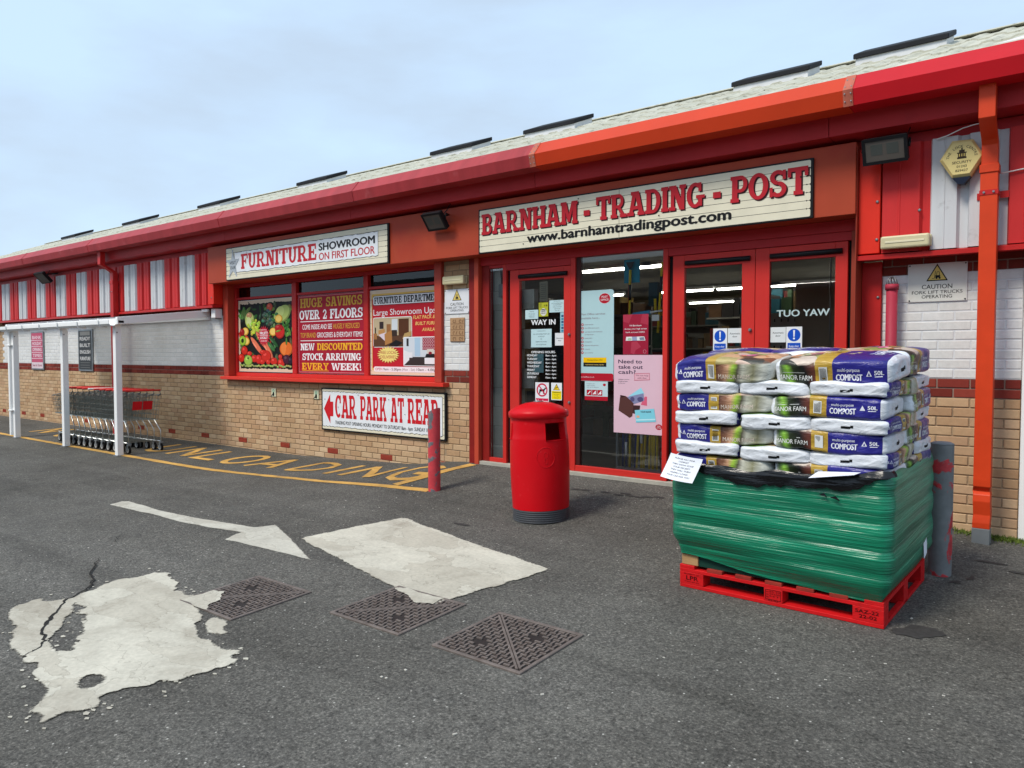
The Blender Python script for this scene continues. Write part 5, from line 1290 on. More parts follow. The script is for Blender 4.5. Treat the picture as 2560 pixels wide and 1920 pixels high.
for xa, dx_, which in ((-2.877, -2.734, 'left leaf of the exit doors'), (-2.197, -2.337, 'right leaf of the exit doors')):
    notice(xa, xa + .137, 1.322, 1.528, 'blue and white Keep clear sticker on the ' + which, keep(xa, 1.528), S(232, 234, 236))
    notice(dx_, dx_ + .136, 1.392, 1.527, 'white Automatic door card on the ' + which, lambda p, dx_=dx_: lines(p, [('Automatic', 1.47, .017), ('door', 1.443, .017)], dx_ + .015, dx_ + .121, BLK), S(222, 226, 226))
# post office board in the fixed light
POR = S(178, 24, 44)
def po(p):
    x0, x1 = -4.378, -3.959
    p.rect(x0, x1, 1.008, 1.088, POR, 2, r=.02); p.ell(-4.067, 1.867, .07, .056, S(226, 206, 210), 3); p.ell(-4.067, 1.867, .066, .052, POR, 4, n=28); p.text('POST', -4.103, -4.031, 1.874, .021, WHT, 5, bold=.008); p.text('OFFICE', -4.114, -4.02, 1.843, .021, WHT, 5, bold=.008)
    PG = S(140, 120, 128)
    p.text('Post Office services', -4.354, -4.06, 1.7, .022, PG, 3, bold=.004); p.text('available here...', -4.354, -4.125, 1.658, .022, PG, 3, bold=.004)
    for k, (t, z) in enumerate((('postal services', 1.595), ('Post Office card account', 1.558), ('cash deposits and withdrawals', 1.518), ('via chip and pin', 1.49), ('postal orders', 1.452), ('moneygrams', 1.413), ('electronic bill payments', 1.375), ('e top-ups', 1.337), ('euro currency', 1.298))):
        if k != 3: p.ell(-4.338, z + .006, .015, .014, POR, 3, n=16); p.rect(-4.344, -4.332, z + .001, z + .011, S(210, 224, 226), 4)
        p.text(t, -4.31, 0, z, .013, PG, 3, align='l')
    p.rect(-4.325, -4.043, 1.2, 1.253, S(240, 190, 0), 3); p.text('WesternUnion WU', -4.28, -4.09, 1.219, .017, BLK, 4, bold=.004); p.rect(-4.325, -4.043, 1.157, 1.2, BLK, 3); p.text('international money transfer', -4.3, -4.07, 1.173, .012, S(240, 210, 120), 4, bold=.008)
    p.text('postoffice.co.uk', -4.355, -4.19, 1.04, .017, S(230, 190, 196), 4)
notice(-4.38, -3.957, 1.006, 1.957, 'tall pale blue Post Office services board in the fixed window', po, S(176, 208, 212), Y=.0225, r=.03, name='post_office_board', cat='board')
notice(-4.307, -4.025, .802, 1.003, 'small pale blue access notice with red pictograms under the Post Office board', lambda p: (p.rect(-4.307, -4.025, .802, .845, POR, 2), [p.rect(-4.283 + k * .066, -4.222 + k * .066, .853, .913, POR, 2) for k in range(3)], [p.line([(-4.27 + k * .066, .865), (-4.25 + k * .066, .885), (-4.236 + k * .066, .9)], .01, WHT, 3) for k in range(3)], [p.ell(-4.245 + k * .066, .878, .012, .012, WHT, 3.5, n=10) for k in range(1, 3)], p.ell(-4.066, .968, .018, .014, POR, 2), [p.text(t, -4.284, 0, z, .011, S(120, 120, 130), 2, align='l') for t, z in (('Customers with', .972), ('visual or hearing', .954), ('needs, ask for assistance', .936))]), S(190, 214, 218), Y=.0225)
notice(-3.848, -3.56, 1.285, 1.69, 'crimson Hi Barnham bank account notice in the fixed window', lambda p: (p.poly([(-3.848, 1.69), (-3.74, 1.69), (-3.78, 1.6), (-3.848, 1.62)], S(172, 52, 74), 2), p.poly([(-3.63, 1.69), (-3.56, 1.69), (-3.56, 1.58), (-3.65, 1.6)], S(172, 52, 74), 2), p.poly([(-3.75, 1.41), (-3.69, 1.42), (-3.64, 1.36), (-3.7, 1.33), (-3.72, 1.285), (-3.76, 1.3)], S(176, 56, 78), 2), p.text('Hi Barnham', -3.77, -3.638, 1.57, .016, WHT, 3, bold=.014), p.text('Access your high street', -3.832, -3.577, 1.537, .016, WHT, 3), p.text('bank account HERE', -3.815, -3.6, 1.503, .016, WHT, 3), p.poly([(-3.81, 1.465), (-3.605, 1.465), (-3.592, 1.425), (-3.817, 1.425)], S(226, 228, 230), 3), p.ell(-3.77, 1.44, .025, .012, S(170, 200, 170), 4), p.poly([(-3.745, 1.465), (-3.69, 1.465), (-3.685, 1.425), (-3.74, 1.425)], S(150, 160, 190), 4), p.poly([(-3.66, 1.455), (-3.61, 1.46), (-3.6, 1.43), (-3.655, 1.43)], S(120, 130, 150), 4), p.ringe(-3.6, 1.315, .016, .018, S(220, 180, 190), 3, n=14)), S(156, 30, 56), Y=.0225)
PK = S(222, 186, 200); DV = S(52, 40, 70)
def pink(p):
    for t, z, xb in (('Need to', 1.195, -3.63), ('take out', 1.14, -3.62), ('cash?', 1.088, -3.70)): p.text(t, -3.9, xb, z, .04, DV, 3, bold=.018)
    p.poly([(-3.717, 1.093), (-3.543, 1.1), (-3.54, 1.028), (-3.714, 1.02)], S(190, 84, 104), 3); p.poly([(-3.712, 1.088), (-3.547, 1.095), (-3.545, 1.033), (-3.71, 1.026)], S(226, 176, 190), 4); p.text('We can help', -3.7, -3.556, 1.066, .017, S(120, 60, 80), 5); p.text('with that', -3.682, -3.576, 1.04, .017, S(120, 60, 80), 5)
    for t, z in (('Withdraw cash from', 1.025), ('28 different banks,', 1.005), ('for free here', .986)): p.text(t, -3.9, 0, z, .011, DV, 3, align='l')
    p.poly([(-3.78, .86), (-3.638, .95), (-3.60, .89), (-3.74, .83)], S(150, 214, 230), 3); p.poly([(-3.8, .85), (-3.61, .895), (-3.6, .82), (-3.735, .775)], S(132, 134, 170), 4); p.ell(-3.645, .832, .034, .025, S(84, 80, 120), 5); p.ell(-3.735, .83, .025, .025, S(84, 80, 120), 5); p.poly([(-3.595, .862), (-3.57, .862), (-3.57, .77), (-3.64, .778)], S(216, 96, 124), 3.5)
    p.poly([(-3.875, .87), (-3.81, .86), (-3.72, .79), (-3.735, .66), (-3.765, .64), (-3.895, .71)], S(88, 54, 50), 6); p.poly([(-3.875, .87), (-3.815, .858), (-3.86, .84)], S(58, 34, 36), 7); p.poly([(-3.725, .77), (-3.645, .77), (-3.66, .675), (-3.74, .69)], S(66, 40, 42), 5.5)
    p.poly([(-3.707, .72), (-3.49, .745), (-3.468, .615), (-3.69, .595)], S(128, 206, 222), 8); p.text('YOUR BANK', -3.64, -3.52, .7, .018, DV, 9, bold=.02, rot=3); p.rect(-3.685, -3.652, .645, .668, S(228, 170, 140), 9); p.poly([(-3.69, .628), (-3.475, .645), (-3.472, .632), (-3.69, .614)], S(190, 232, 240), 9)
    p.ell(-3.437, .563, .037, .028, POR, 3, n=24); p.text('POST', -3.456, -3.418, .566, .011, WHT, 4, bold=.01); p.text('OFFICE', -3.462, -3.412, .55, .011, WHT, 4, bold=.01)
notice(-3.952, -3.396, .481, 1.28, 'pink Need to take out cash poster in the fixed window', pink, PK, Y=.0225, name='window_poster', cat='poster')
# posters on the far white wall
for x0, x1, rows_, bgc, fg, lab in ((-19.09, -18.41, ('BANK', 'HOLIDAY', 'OPENING', 'TIMES'), S(196, 80, 110), S(236, 214, 222), 'pink bank holiday opening times poster behind the trolley shelter'), (-16.62, -15.967, ('READY', 'BUILT', 'ENGLISH', 'FURNITURE'), S(52, 54, 56), S(206, 206, 206), 'black ready built English furniture poster behind the trolley shelter')):
    e = empty('wall_poster', ((x0 + x1) / 2, 0, .955), lab, 'poster')
    MB().box(x0, x1, -.03, -.004, .955, 1.803).build('frame', GREYMETAL, e, .003)
    pr = Print(); pr.rect(x0 + .03, x1 - .03, .985, 1.775, bgc, 1)
    dark = bgc[0] < .1
    for k, t in enumerate(rows_):
        z = 1.64 - k * .135
        pr.text(t, x0 + .09, x1 - .09, z - (.1 if dark else 0) * 0.6, .075, fg, 2, bold=.03)
        if not dark: pr.line([(x0 + .03, z - .03), (x1 - .03, z - .03)], .012, fg, 2)
    if dark: pr.rect(x0 + .1, x1 - .1, 1.68, 1.76, S(120, 120, 118), 2); [pr.rect(x0 + .1, x1 - .12, 1.02 + k * .05, 1.03 + k * .05, S(120, 120, 118), 2) for k in range(3)]
    else: pr.rect(x0 + .03, x1 - .03, .985, 1.12, S(226, 206, 212), 3); pr.text('See In Store', x0 + .08, x1 - .08, 1.03, .055, S(150, 40, 80), 4, bold=.02)
    pr.build('picture', e, -.0305)
# dog hook plates
for x, lab in ((-9.85, 'small pale dog hook plate on brickwork, further from the car park sign'), (-8.82, 'small pale dog hook plate touching the car park sign corner')):
    e = empty('hook_plate', (x, 0, .65), lab, 'hook plate', 'dog hook plates below the window')
    MB().box(x - .055, x + .055, -.012, -.004, .65, .775).build('plate', pm('pale_plate', S(214, 216, 186), .5), e, .002)
    pr = Print(); pr.ringe(x, .738, .012, .026, S(120, 176, 150), 1, n=16); pr.ell(x, .70, .02, .022, BLK, 2, n=12); pr.rect(x - .03, x + .02, .665, .69, BLK, 2.4); pr.build('symbol', e, -.0125)
    MB().tube([(x, -.0125, .68), (x, -.045, .675), (x - .005, -.05, .655), (x - .01, -.04, .645), (x - .012, -.028, .65)], .006, 6).build('hook', BLACKP, e)

# ================================================================== LAMPS ON THE WALL (unlit)
LENS = pm('floodlight_lens', S(96, 90, 84), .5, .08, 6, spec=.08)
def floodlight(x, z, w, h, tilt, lab, y=-.36, yaw=0, wallY=-.25):
    e = empty('floodlight', (x, y, z), lab, 'floodlight', 'floodlights under the eaves')
    M = Matrix.Translation((0, 0, 0)) @ Matrix.Rotation(yaw, 4, 'Z') @ Matrix.Rotation(tilt, 4, 'X')
    def lb(name, m, a, bev=.004):
        mb = MB(); mb.obox(M @ Matrix.Translation((a[0], a[1], a[2])), a[3], a[4], a[5]); return mb.build(name, m, e, bev, local=True)
    lb('housing', BLACKP, (0, 0, 0, w / 2, .03, h / 2), .01)
    for nm, a in (('rim', (0, -.034, h / 2 - .012, w / 2, .0035, .012)), ('rim', (0, -.034, -h / 2 + .012, w / 2, .0035, .012)), ('rim', (-w / 2 + .012, -.034, 0, .0118, .0034, h / 2 - .0242)), ('rim', (w / 2 - .012, -.034, 0, .0118, .0034, h / 2 - .0242))): lb(nm, BLACKP, a, 0)
    ln = lb('lens', LENS, (0, -.0315, 0, w / 2 - .0245, .0012, h / 2 - .0245), 0)
    ref = MB()
    for sx in (-.25, .25): ref.obox(M @ Matrix.Translation((sx * w * .7, -.0334, .01)), w * .13, .0005, h * .2)
    ref.build('led_module', pm('led_grey', S(78, 82, 78), .4), ln, local=True)
    mb = MB(); zt = (M @ Vector((0, 0, 0))).z
    for sx in (-1, 1): mb.tube([M @ Vector((sx * (w / 2 + .006), .0, 0)), M @ Vector((sx * (w / 2 + .006), .05, .05)), Vector((sx * w * .3, -y + wallY, h * .35))], .008, 6)
    mb.tube([Vector((-w * .3, -y + wallY, h * .35)), Vector((w * .3, -y + wallY, h * .35))], .012, 6); mb.build('bracket', BLACKP, e, local=True)
    MB().tube([(w * .2, .03, h * .2), (w * .45, .06, h * .55), (w * .5, .1, h * .9)], .005, 6).build('cable', BLACKP, e, local=True)
floodlight(-6.1, 2.835, .30, .22, R(38), 'black floodlight on the orange fascia between the two shop signs', y=-.38)
floodlight(-1.345, 2.865, .32, .2, R(22), 'large black floodlight above the right-hand cladding', y=-.34, wallY=-.18)
floodlight(-17.3, 2.89, .45, .26, R(42), 'floodlight on striped cladding at the far end of the shop', y=-.4, wallY=-.18)
def bulkhead(x0, x1, z0, z1, y, lab):
    e = empty('bulkhead_light', ((x0 + x1) / 2, y, z0), lab, 'light', 'cream bulkhead lights')
    MB().box(x0, x1, y - .02, y, z0 + .004, z1 - .004).build('base', CREAMPL, e, .004); MB().box(x0 + .006, x1 - .006, y - .075, y - .0205, z0, z1).build('diffuser', CREAMPL, e, .014, seg=2)
    MB().box(x0 + .04, x1 - .04, y - .079, y - .0755, (z0 + z1) / 2 - .008, (z0 + z1) / 2 + .008).build('tube_ridge', pm('cream_ridge', S(222, 214, 182), .3), e, .003)
bulkhead(-6.29, -5.94, 2.125, 2.225, -.003, 'cream bulkhead light on the brick pier above the fork lift sign')
bulkhead(-1.395, -1.04, 2.112, 2.21, -.178, 'cream bulkhead light on red cladding right of the doors')
e = empty('alarm_sensor', (-11.3, 0, 1.87), 'small white sensor box under the cladding at the shelter rail', 'sensor')
MB().box(-11.36, -11.24, -.13, -.003, 1.88, 2.03).build('case', WHITEPAINT, e, .006); MB().box(-11.35, -11.25, -.125, -.01, 1.865, 1.8795).build('lens', GREYPL, e, .002)

# ================================================================== VENT PIPE, BOLLARDS
e = empty('vent_pipe', (-1.33, -.09, G(-1.33, -.09)), 'faded crimson soil vent pipe with wire cage against white brick', 'pipe')
VP = pm('faded_crimson_paint', S(168, 52, 70), .55, .2, 6, stretch=(1, 1, .2), dirt=(S(196, 120, 130), 5, .58, .6))
MB().tube([(-1.33, -.09, G(-1.33, -.09) - .05), (-1.33, -.09, 1.835)], .042, 20).build('pipe', VP, e); MB().tube([(-1.33, -.09, 1.80), (-1.33, -.09, 1.845)], .05, 20).build('collar', VP, e)
mb = MB()
for k in range(5):
    a = math.pi * k / 5
    mb.tube([(-1.33 + .042 * math.cos(a) * math.cos(t), -.09 + .042 * math.sin(a) * math.cos(t), 1.845 + .058 * math.sin(t)) for t in [R(q) for q in range(0, 181, 20)]], .003, 5)
mb.build('wire_cage', GREYMETAL, e)
def flaked(name, top, under, thr, sc):
    m, nt, b, out = nodes_of(name)
    f = ramp(nt, add_noise(nt, sc, 6, 0.6, dist=0.4), [(thr, (0, 0, 0)), (thr + .02, (1, 1, 1))])
    c1 = ramp(nt, add_noise(nt, 14, 5), [(.3, tuple(x * .8 for x in top[:3])), (.7, tuple(min(1, x * 1.1) for x in top[:3]))]); c2 = ramp(nt, add_noise(nt, 22, 5), [(.3, tuple(x * .7 for x in under[:3])), (.7, tuple(min(1, x * 1.25) for x in under[:3]))])
    nt.links.new(mixc(nt, f, c1, c2), b.inputs['Base Color']); b.inputs['Roughness'].default_value = .55; bump(nt, b, f, .4, .003); return m
bx, by = -5.42, -1.12; g0 = G(bx, by)
e = empty('bollard', (bx, by, g0), 'red bollard with slanted top and flaking paint in front of the car park sign', 'bollard')
rr = .064; ring_b, ring_t = [], []; mb = MB(); n = 28
for k in range(n):
    a = 2 * math.pi * k / n; x, y = bx + rr * math.cos(a), by + rr * math.sin(a)
    mb.v += [(x, y, g0 - .1), (x, y, .70 + (x - bx) * .55)]
for k in range(n): mb.f.append((2 * k, 2 * ((k + 1) % n), 2 * ((k + 1) % n) + 1, 2 * k + 1)); mb.sm.append(True)
RBOL = flaked('flaking_red_paint', S(204, 62, 70), S(110, 108, 112), .545, 7)
mb.build('post', RBOL, e)
mb = MB(); mb.face([(bx + rr * .998 * math.cos(2 * math.pi * k / n), by + rr * .998 * math.sin(2 * math.pi * k / n), .70 + rr * .998 * math.cos(2 * math.pi * k / n) * .55 + .0005) for k in range(n)]); mb.face([(bx + rr * .998 * math.cos(2 * math.pi * k / n), by + rr * .998 * math.sin(2 * math.pi * k / n), .69 + rr * .998 * math.cos(2 * math.pi * k / n) * .55) for k in range(n)])
mb.build('cut_top', flaked('cut_top_paint', S(206, 92, 98), S(84, 74, 78), .52, 18), e)
bx, by = -.795, -1.19; g0 = G(bx, by)
e = empty('bollard', (bx, by, g0), 'galvanised grey bollard with remnants of red paint behind the compost pallet', 'bollard')
MB().tube([(bx, by, g0 - .1), (bx, by, .70)], .069, 32, caps=False).build('post', flaked('bare_galvanised_with_red', S(122, 125, 126), S(196, 56, 62), .53, 3.2), e)
MB().lathe([(.069, .7005), (.069, .706), (.05, .716), (.0, .72)], bx, by, 32, cap1=False).build('cap', pm('dull_zinc', S(128, 132, 136), .5, .15, 12), e)

# ================================================================== LITTER BIN
bx, by = -3.86, -1.385; g0 = G(bx, by)
bin_ = empty('litter_bin', (bx, by, g0), 'red cylindrical litter bin with domed lid on a grey ribbed base', 'bin')
bin_.rotation_euler = (R(0.5), R(-1.6), 0)
BINRED = pm('bin_red_plastic', S(208, 10, 24), .38, .1, 1.6, bmp=(40, .06), dirt=(S(216, 84, 88), 16, .62, .35), spec=.2)
def cyl_with_holes(mb, r, z0, z1, holes, n=96, m=28, th=.012):
    """side wall with rectangular openings (angle range, z range), given thickness"""
    zs = sorted(set([z0 + (z1 - z0) * k / m for k in range(m + 1)] + [v for h in holes for v in h[2:4]]))
    prof = lambda z: r(z)
    def inside(a, z): return any((h[0] < a < h[1] or h[0] < a + 360 < h[1]) and h[2] < z < h[3] for h in holes)
    for k in range(n):
        a0, a1 = 360 * k / n, 360 * (k + 1) / n
        for za, zb in zip(zs, zs[1:]):
            if inside((a0 + a1) / 2, (za + zb) / 2): continue
            for rr_, flip in ((0, False), (th, True)):
                P = [((prof(z) - rr_) * math.cos(R(a)), (prof(z) - rr_) * math.sin(R(a)), z) for a, z in ((a0, za), (a1, za), (a1, zb), (a0, zb))]
                mb.face(P[::-1] if flip else P, True)
    for h in holes:      # reveal of each opening
        A = [h[0] + (h[1] - h[0]) * k / 14 for k in range(15)]
        for z in (h[2], h[3]):
            for a, b in zip(A, A[1:]): mb.face([((prof(z) + o_) * math.cos(R(t)), (prof(z) + o_) * math.sin(R(t)), z) for t, o_ in ((a, .006), (b, .006), (b, -.05), (a, -.05))])
        for a in (h[0], h[1]): mb.face([((prof(z) + o_) * math.cos(R(a)), (prof(z) + o_) * math.sin(R(a)), z) for z, o_ in ((h[2], .006), (h[3], .006), (h[3], -.05), (h[2], -.05))])
rb_ = lambda z: .243 + .012 * math.sin(max(0, min(1, (z - .1) / .75)) * math.pi) + (.006 if z < .72 else 0)
# openings face right (towards the pallet) and left; angles in degrees about +X
mbx = MB(); cyl_with_holes(mbx, rb_, .10, .885, [(318.75, 367.5, .70, .85), (187.5, 236.25, .705, .845)], 96)
body = mbx.build('body', BINRED, bin_, local=True, auto=True)
MB().lathe([(.25, .8855), (.262, .892), (.266, .93), (.26, .945), (.2, .985), (.12, 1.012), (.05, 1.022), (.0, 1.024)], 0, 0, 64, cap1=False).build('lid', BINRED, bin_, local=True)
MB().lathe([(.045, 1.0235), (.04, 1.03), (.0, 1.031)], 0, 0, 24, cap1=False).build('stubber_plate', GREYMETAL, bin_, local=True)
pf = []
for k in range(6): z = k * .018 - .01; pf += [(.246, z), (.25, z + .004), (.25, z + .012), (.246, z + .016)]
MB().lathe(pf + [(.24, .099)], 0, 0, 64).build('base', DARKGREY, bin_, local=True)
MB().lathe([(.225, .12), (.225, .66), (.22, .66), (.22, .12)], 0, 0, 40, cap0=False, cap1=False).build('liner', BLACKP, bin_, local=True)
mb = MB()
for a0, a1, rx, rz in ((0, 360, .075, .085),):
    P = []
    for k in range(41):
        t = 2 * math.pi * k / 40; ang = R(318) + (rx * math.cos(t)) / .25; z = .56 + rz * math.sin(t); q = rb_(z) + .0005; P.append((q * math.cos(ang), q * math.sin(ang), z))
    mb.tube(P, .0025, 5, caps=False)
for j in range(2):
    P = []
    for k in range(20):
        t = 2 * math.pi * k / 19; ang = R(318) + (.016 * math.cos(t) * (1 if j else .7)) / .25; z = .56 + (.02 if j else -.03) + .025 * math.sin(t); q = rb_(z) + .0005; P.append((q * math.cos(ang), q * math.sin(ang), z))
    mb.tube(P, .002, 5, caps=False)
mb.build('embossed_emblem', BINRED, body, local=True)

# ================================================================== ACCESS COVERS
IRON = pm('rusty_iron', S(110, 101, 96), .6, .3, 9, dirt=(S(86, 74, 68), 14, .5, .6)); IROND = pm('dark_iron_recess', S(48, 42, 40), .7, .3, 14)
def cover(x0, x1, y0, y1, lab, painted=None, seam=1):
    cx, cy = (x0 + x1) / 2, (y0 + y1) / 2; g = G(cx, cy); sl = .0389
    e = empty('access_cover', (cx, cy, g), lab, 'manhole cover', 'iron access covers in the yard')
    e.rotation_euler = (sl, 0, 0)
    hx, hy = (x1 - x0) / 2, (y1 - y0) / 2
    fr = MB()
    for a in ((-hx, hx, -hy, -hy + .022), (-hx, hx, hy - .022, hy), (-hx, -hx + .022, -hy + .0222, hy - .0222), (hx - .022, hx, -hy + .0222, hy - .0222)): fr.box(a[0], a[1], a[2], a[3], -.03, .0105)
    fr.build('frame', IRON, e, .003, local=True)
    MB().box(-hx + .024, hx - .024, -hy + .024, hy - .024, -.03, .003).build('plate', IRON if False else IROND, e, local=True)
    # two triangular halves meeting on the diagonal: raised bars and border
    st = MB(); ux, uy = hx - .026, hy - .026
    def bar(xa, ya, xb, yb, w, h=.010):
        dx, dy = xb - xa, yb - ya; l = math.hypot(dx, dy) or 1
        M = Matrix.Translation(((xa + xb) / 2, (ya + yb) / 2, .0032 + (h - .0032) / 2)) @ Matrix.Rotation(math.atan2(dy, dx), 4, 'Z'); st.obox(M, l / 2, w / 2, (h - .0032) / 2)
    nb = 15
    for i in range(nb):
        for j in range(nb):
            x = -ux + (i + .5) * 2 * ux / nb; y = -uy + (j + .5) * 2 * uy / nb
            d_ = (seam * x / ux + y / uy) / 2        # distance from the seam (corner-to-corner)
            if abs(d_) < .05: continue
            if math.hypot(abs(x / ux) - .4, abs(y / uy) - .4) < .14 and seam * x * y > 0: continue
            if (i + j) % 2 == 0: bar(x - .019, y, x + .019, y, .013)
            else: bar(x, y - .019, x, y + .019, .0125, .0096)
    st.build('raised_bars', IRON, e, local=True, kind='stuff')
    sm = MB()
    for o_ in (-.0085, .0085):
        xa, ya, xb, yb = seam * (-ux + .004), uy - .004, seam * (ux - .004), -uy + .004; nx, ny = seam * uy / math.hypot(ux, uy) * o_, ux / math.hypot(ux, uy) * o_
        dx, dy = xb - xa, yb - ya; l = math.hypot(dx, dy)
        sm.obox(Matrix.Translation((nx, ny, .0065)) @ Matrix.Rotation(math.atan2(dy, dx), 4, 'Z'), l / 2 - .012, .006, .0042)
    sm.build('diagonal_seam', IRON, e, local=True)
    if painted:
        pv, tri = cdt_fill([painted]); pmx = MB(); pmx.v = [(x - cx, y - cy, .0118) for x, y in pv]; pmx.f = [tuple(t) for t in tri]; pmx.sm = [False] * len(pmx.f)
        pmx.build('road_paint', OLDWHITE, e, local=True)
    return e
cover(-4.54, -3.96, -4.34, -3.765, 'iron access cover touching the left worn white patch', jag([(-4.535, -4.335), (-4.52, -4.12), (-4.44, -4.09), (-4.36, -4.16), (-4.3, -4.28), (-4.22, -4.335)], .02, 3, 41), -1)
cover(-3.575, -2.985, -3.93, -3.365, 'iron access cover partly under the corner of the white painted rectangle', jag([(-3.56, -3.42), (-3.5, -3.372), (-3.16, -3.372), (-3.15, -3.49), (-3.25, -3.53), (-3.4, -3.46)], .015, 3, 42), -1)
cover(-2.745, -2.155, -3.92, -3.35, 'clean iron access cover nearest the compost pallet')

# ================================================================== TROLLEY SHELTER
sh = empty('trolley_shelter', (-13.8, -.7, G(-13.8, -.7)), 'white lean-to trolley shelter with posts, gutter and glazed roof', 'shelter')
YF = -1.45
for x in (-15.8, -13.64, -11.73):
    g = G(x, YF); MB().box(x - .045, x + .045, YF - .045, YF + .045, g, 1.76).build('post', WHITEPAINT, sh, .004)
    MB().box(x - .06, x + .06, YF - .06, YF + .06, g - .02, g + .012).build('base_plate', GREYMETAL, sh, .002)
    MB().tube([(x + .0455, YF - .02, 1.62), (x + .05, YF - .02, 1.62)], .012, 8).build('bolt', GREYMETAL, sh)
MB().box(-15.93, -15.86, -1.53, -1.46, G(-15.9, -1.5) + .05, 1.7).build('downpipe', WHITEPAINT, sh, .004)
for z in (1.45, .25): MB().box(-15.945, -15.78, -1.54, -1.45, z, z + .02).build('pipe_clip', WHITEPAINT, sh, .002)
MB().box(-16.02, -11.6, YF - .05, YF + .05, 1.7605, 1.80).build('front_beam', WHITEPAINT, sh, .003)
gp2 = [(-1.62, 1.80)] + [(-1.56 + .06 * math.cos(R(t)), 1.80 + .07 * math.sin(R(t))) for t in range(180, 361, 30)] + [(-1.505, 1.80), (-1.51, 1.79)] + [(-1.56 + .052 * math.cos(R(t)), 1.795 + .058 * math.sin(R(t))) for t in range(360, 179, -30)]
MB().extrude_x([(-1.62, 1.80), (-1.62, 1.745), (-1.59, 1.715), (-1.53, 1.715), (-1.505, 1.745), (-1.505, 1.80), (-1.512, 1.80), (-1.512, 1.75), (-1.535, 1.725), (-1.585, 1.725), (-1.612, 1.75), (-1.612, 1.80)], -16.05, -11.62).build('gutter', WHITEPAINT, sh, 0)
for k in range(6):
    x = -15.7 + k * .75; MB().extrude_x([(-1.626, 1.802), (-1.626, 1.743), (-1.592, 1.709), (-1.528, 1.709), (-1.5, 1.743), (-1.5, 1.70), (-1.6, 1.70), (-1.64, 1.74), (-1.64, 1.802)], x, x + .025).build('gutter_bracket', WHITEPAINT, sh)
zc = lambda y: 1.805 + (y - YF) * (1.975 - 1.805) / 1.45
def slope_box(mb, x0, x1, y0, y1, h0, h1):
    n = len(mb.v)
    for h in (h0, h1): mb.v += [(x0, y0, zc(y0) + h), (x1, y0, zc(y0) + h), (x1, y1, zc(y1) + h), (x0, y1, zc(y1) + h)]
    for q in ((0,3,2,1),(4,5,6,7),(0,1,5,4),(1,2,6,5),(2,3,7,6),(3,0,4,7)): mb.f.append(tuple(n + i for i in q)); mb.sm.append(False)
POLY = bpy.data.materials.new('opal_polycarbonate'); POLY.use_nodes = True
_nt = POLY.node_tree; _nt.nodes.clear(); _o = _nt.nodes.new('ShaderNodeOutputMaterial'); _t = _nt.nodes.new('ShaderNodeBsdfTransparent'); _d = _nt.nodes.new('ShaderNodeBsdfTranslucent'); _m = _nt.nodes.new('ShaderNodeMixShader')
_t.inputs['Color'].default_value = (.9, .92, .92, 1); _d.inputs['Color'].default_value = (.8, .82, .82, 1); _m.inputs[0].default_value = .55
_nt.links.new(_t.outputs[0], _m.inputs[1]); _nt.links.new(_d.outputs[0], _m.inputs[2]); _nt.links.new(_m.outputs[0], _o.inputs[0])
for k in range(7):
    xa = -16.08 + k * .64; mb = MB(); slope_box(mb, xa + .004, xa + .636, -1.5, -.01, .012, .03); mb.build('roof_panel', POLY, sh)
    mb = MB(); slope_box(mb, xa - .015, xa + .015, -1.505, -.01, .0305, .045); mb.build('glazing_bar', WHITEPAINT, sh)
    mb = MB(); slope_box(mb, xa + .004, xa + .636, -1.51, -1.5005, -.02, .032); mb.build('end_flashing', WHITEPAINT, sh)
mb = MB(); slope_box(mb, -11.66, -11.6, -1.5, -.01, -.06, .05); mb.build('end_rafter', WHITEPAINT, sh, .003)
mb = MB(); slope_box(mb, -16.08, -16.02, -1.5, -.01, -.06, .05); mb.build('end_rafter', WHITEPAINT, sh, .003)
MB().box(-16.08, -11.6, -.06, -.008, 1.86, 1.925).build('wall_plate', WHITEPAINT, sh, .003)
MB().box(-11.60, -11.42, -.16, -.13, 1.985, 2.025).build('rafter_bracket', WHITEPAINT, sh, .002)
MB().box(-11.7, -11.56, YF - .065, YF - .051, 1.74, 1.83).build('gutter_end_bracket', WHITEPAINT, sh, .002)

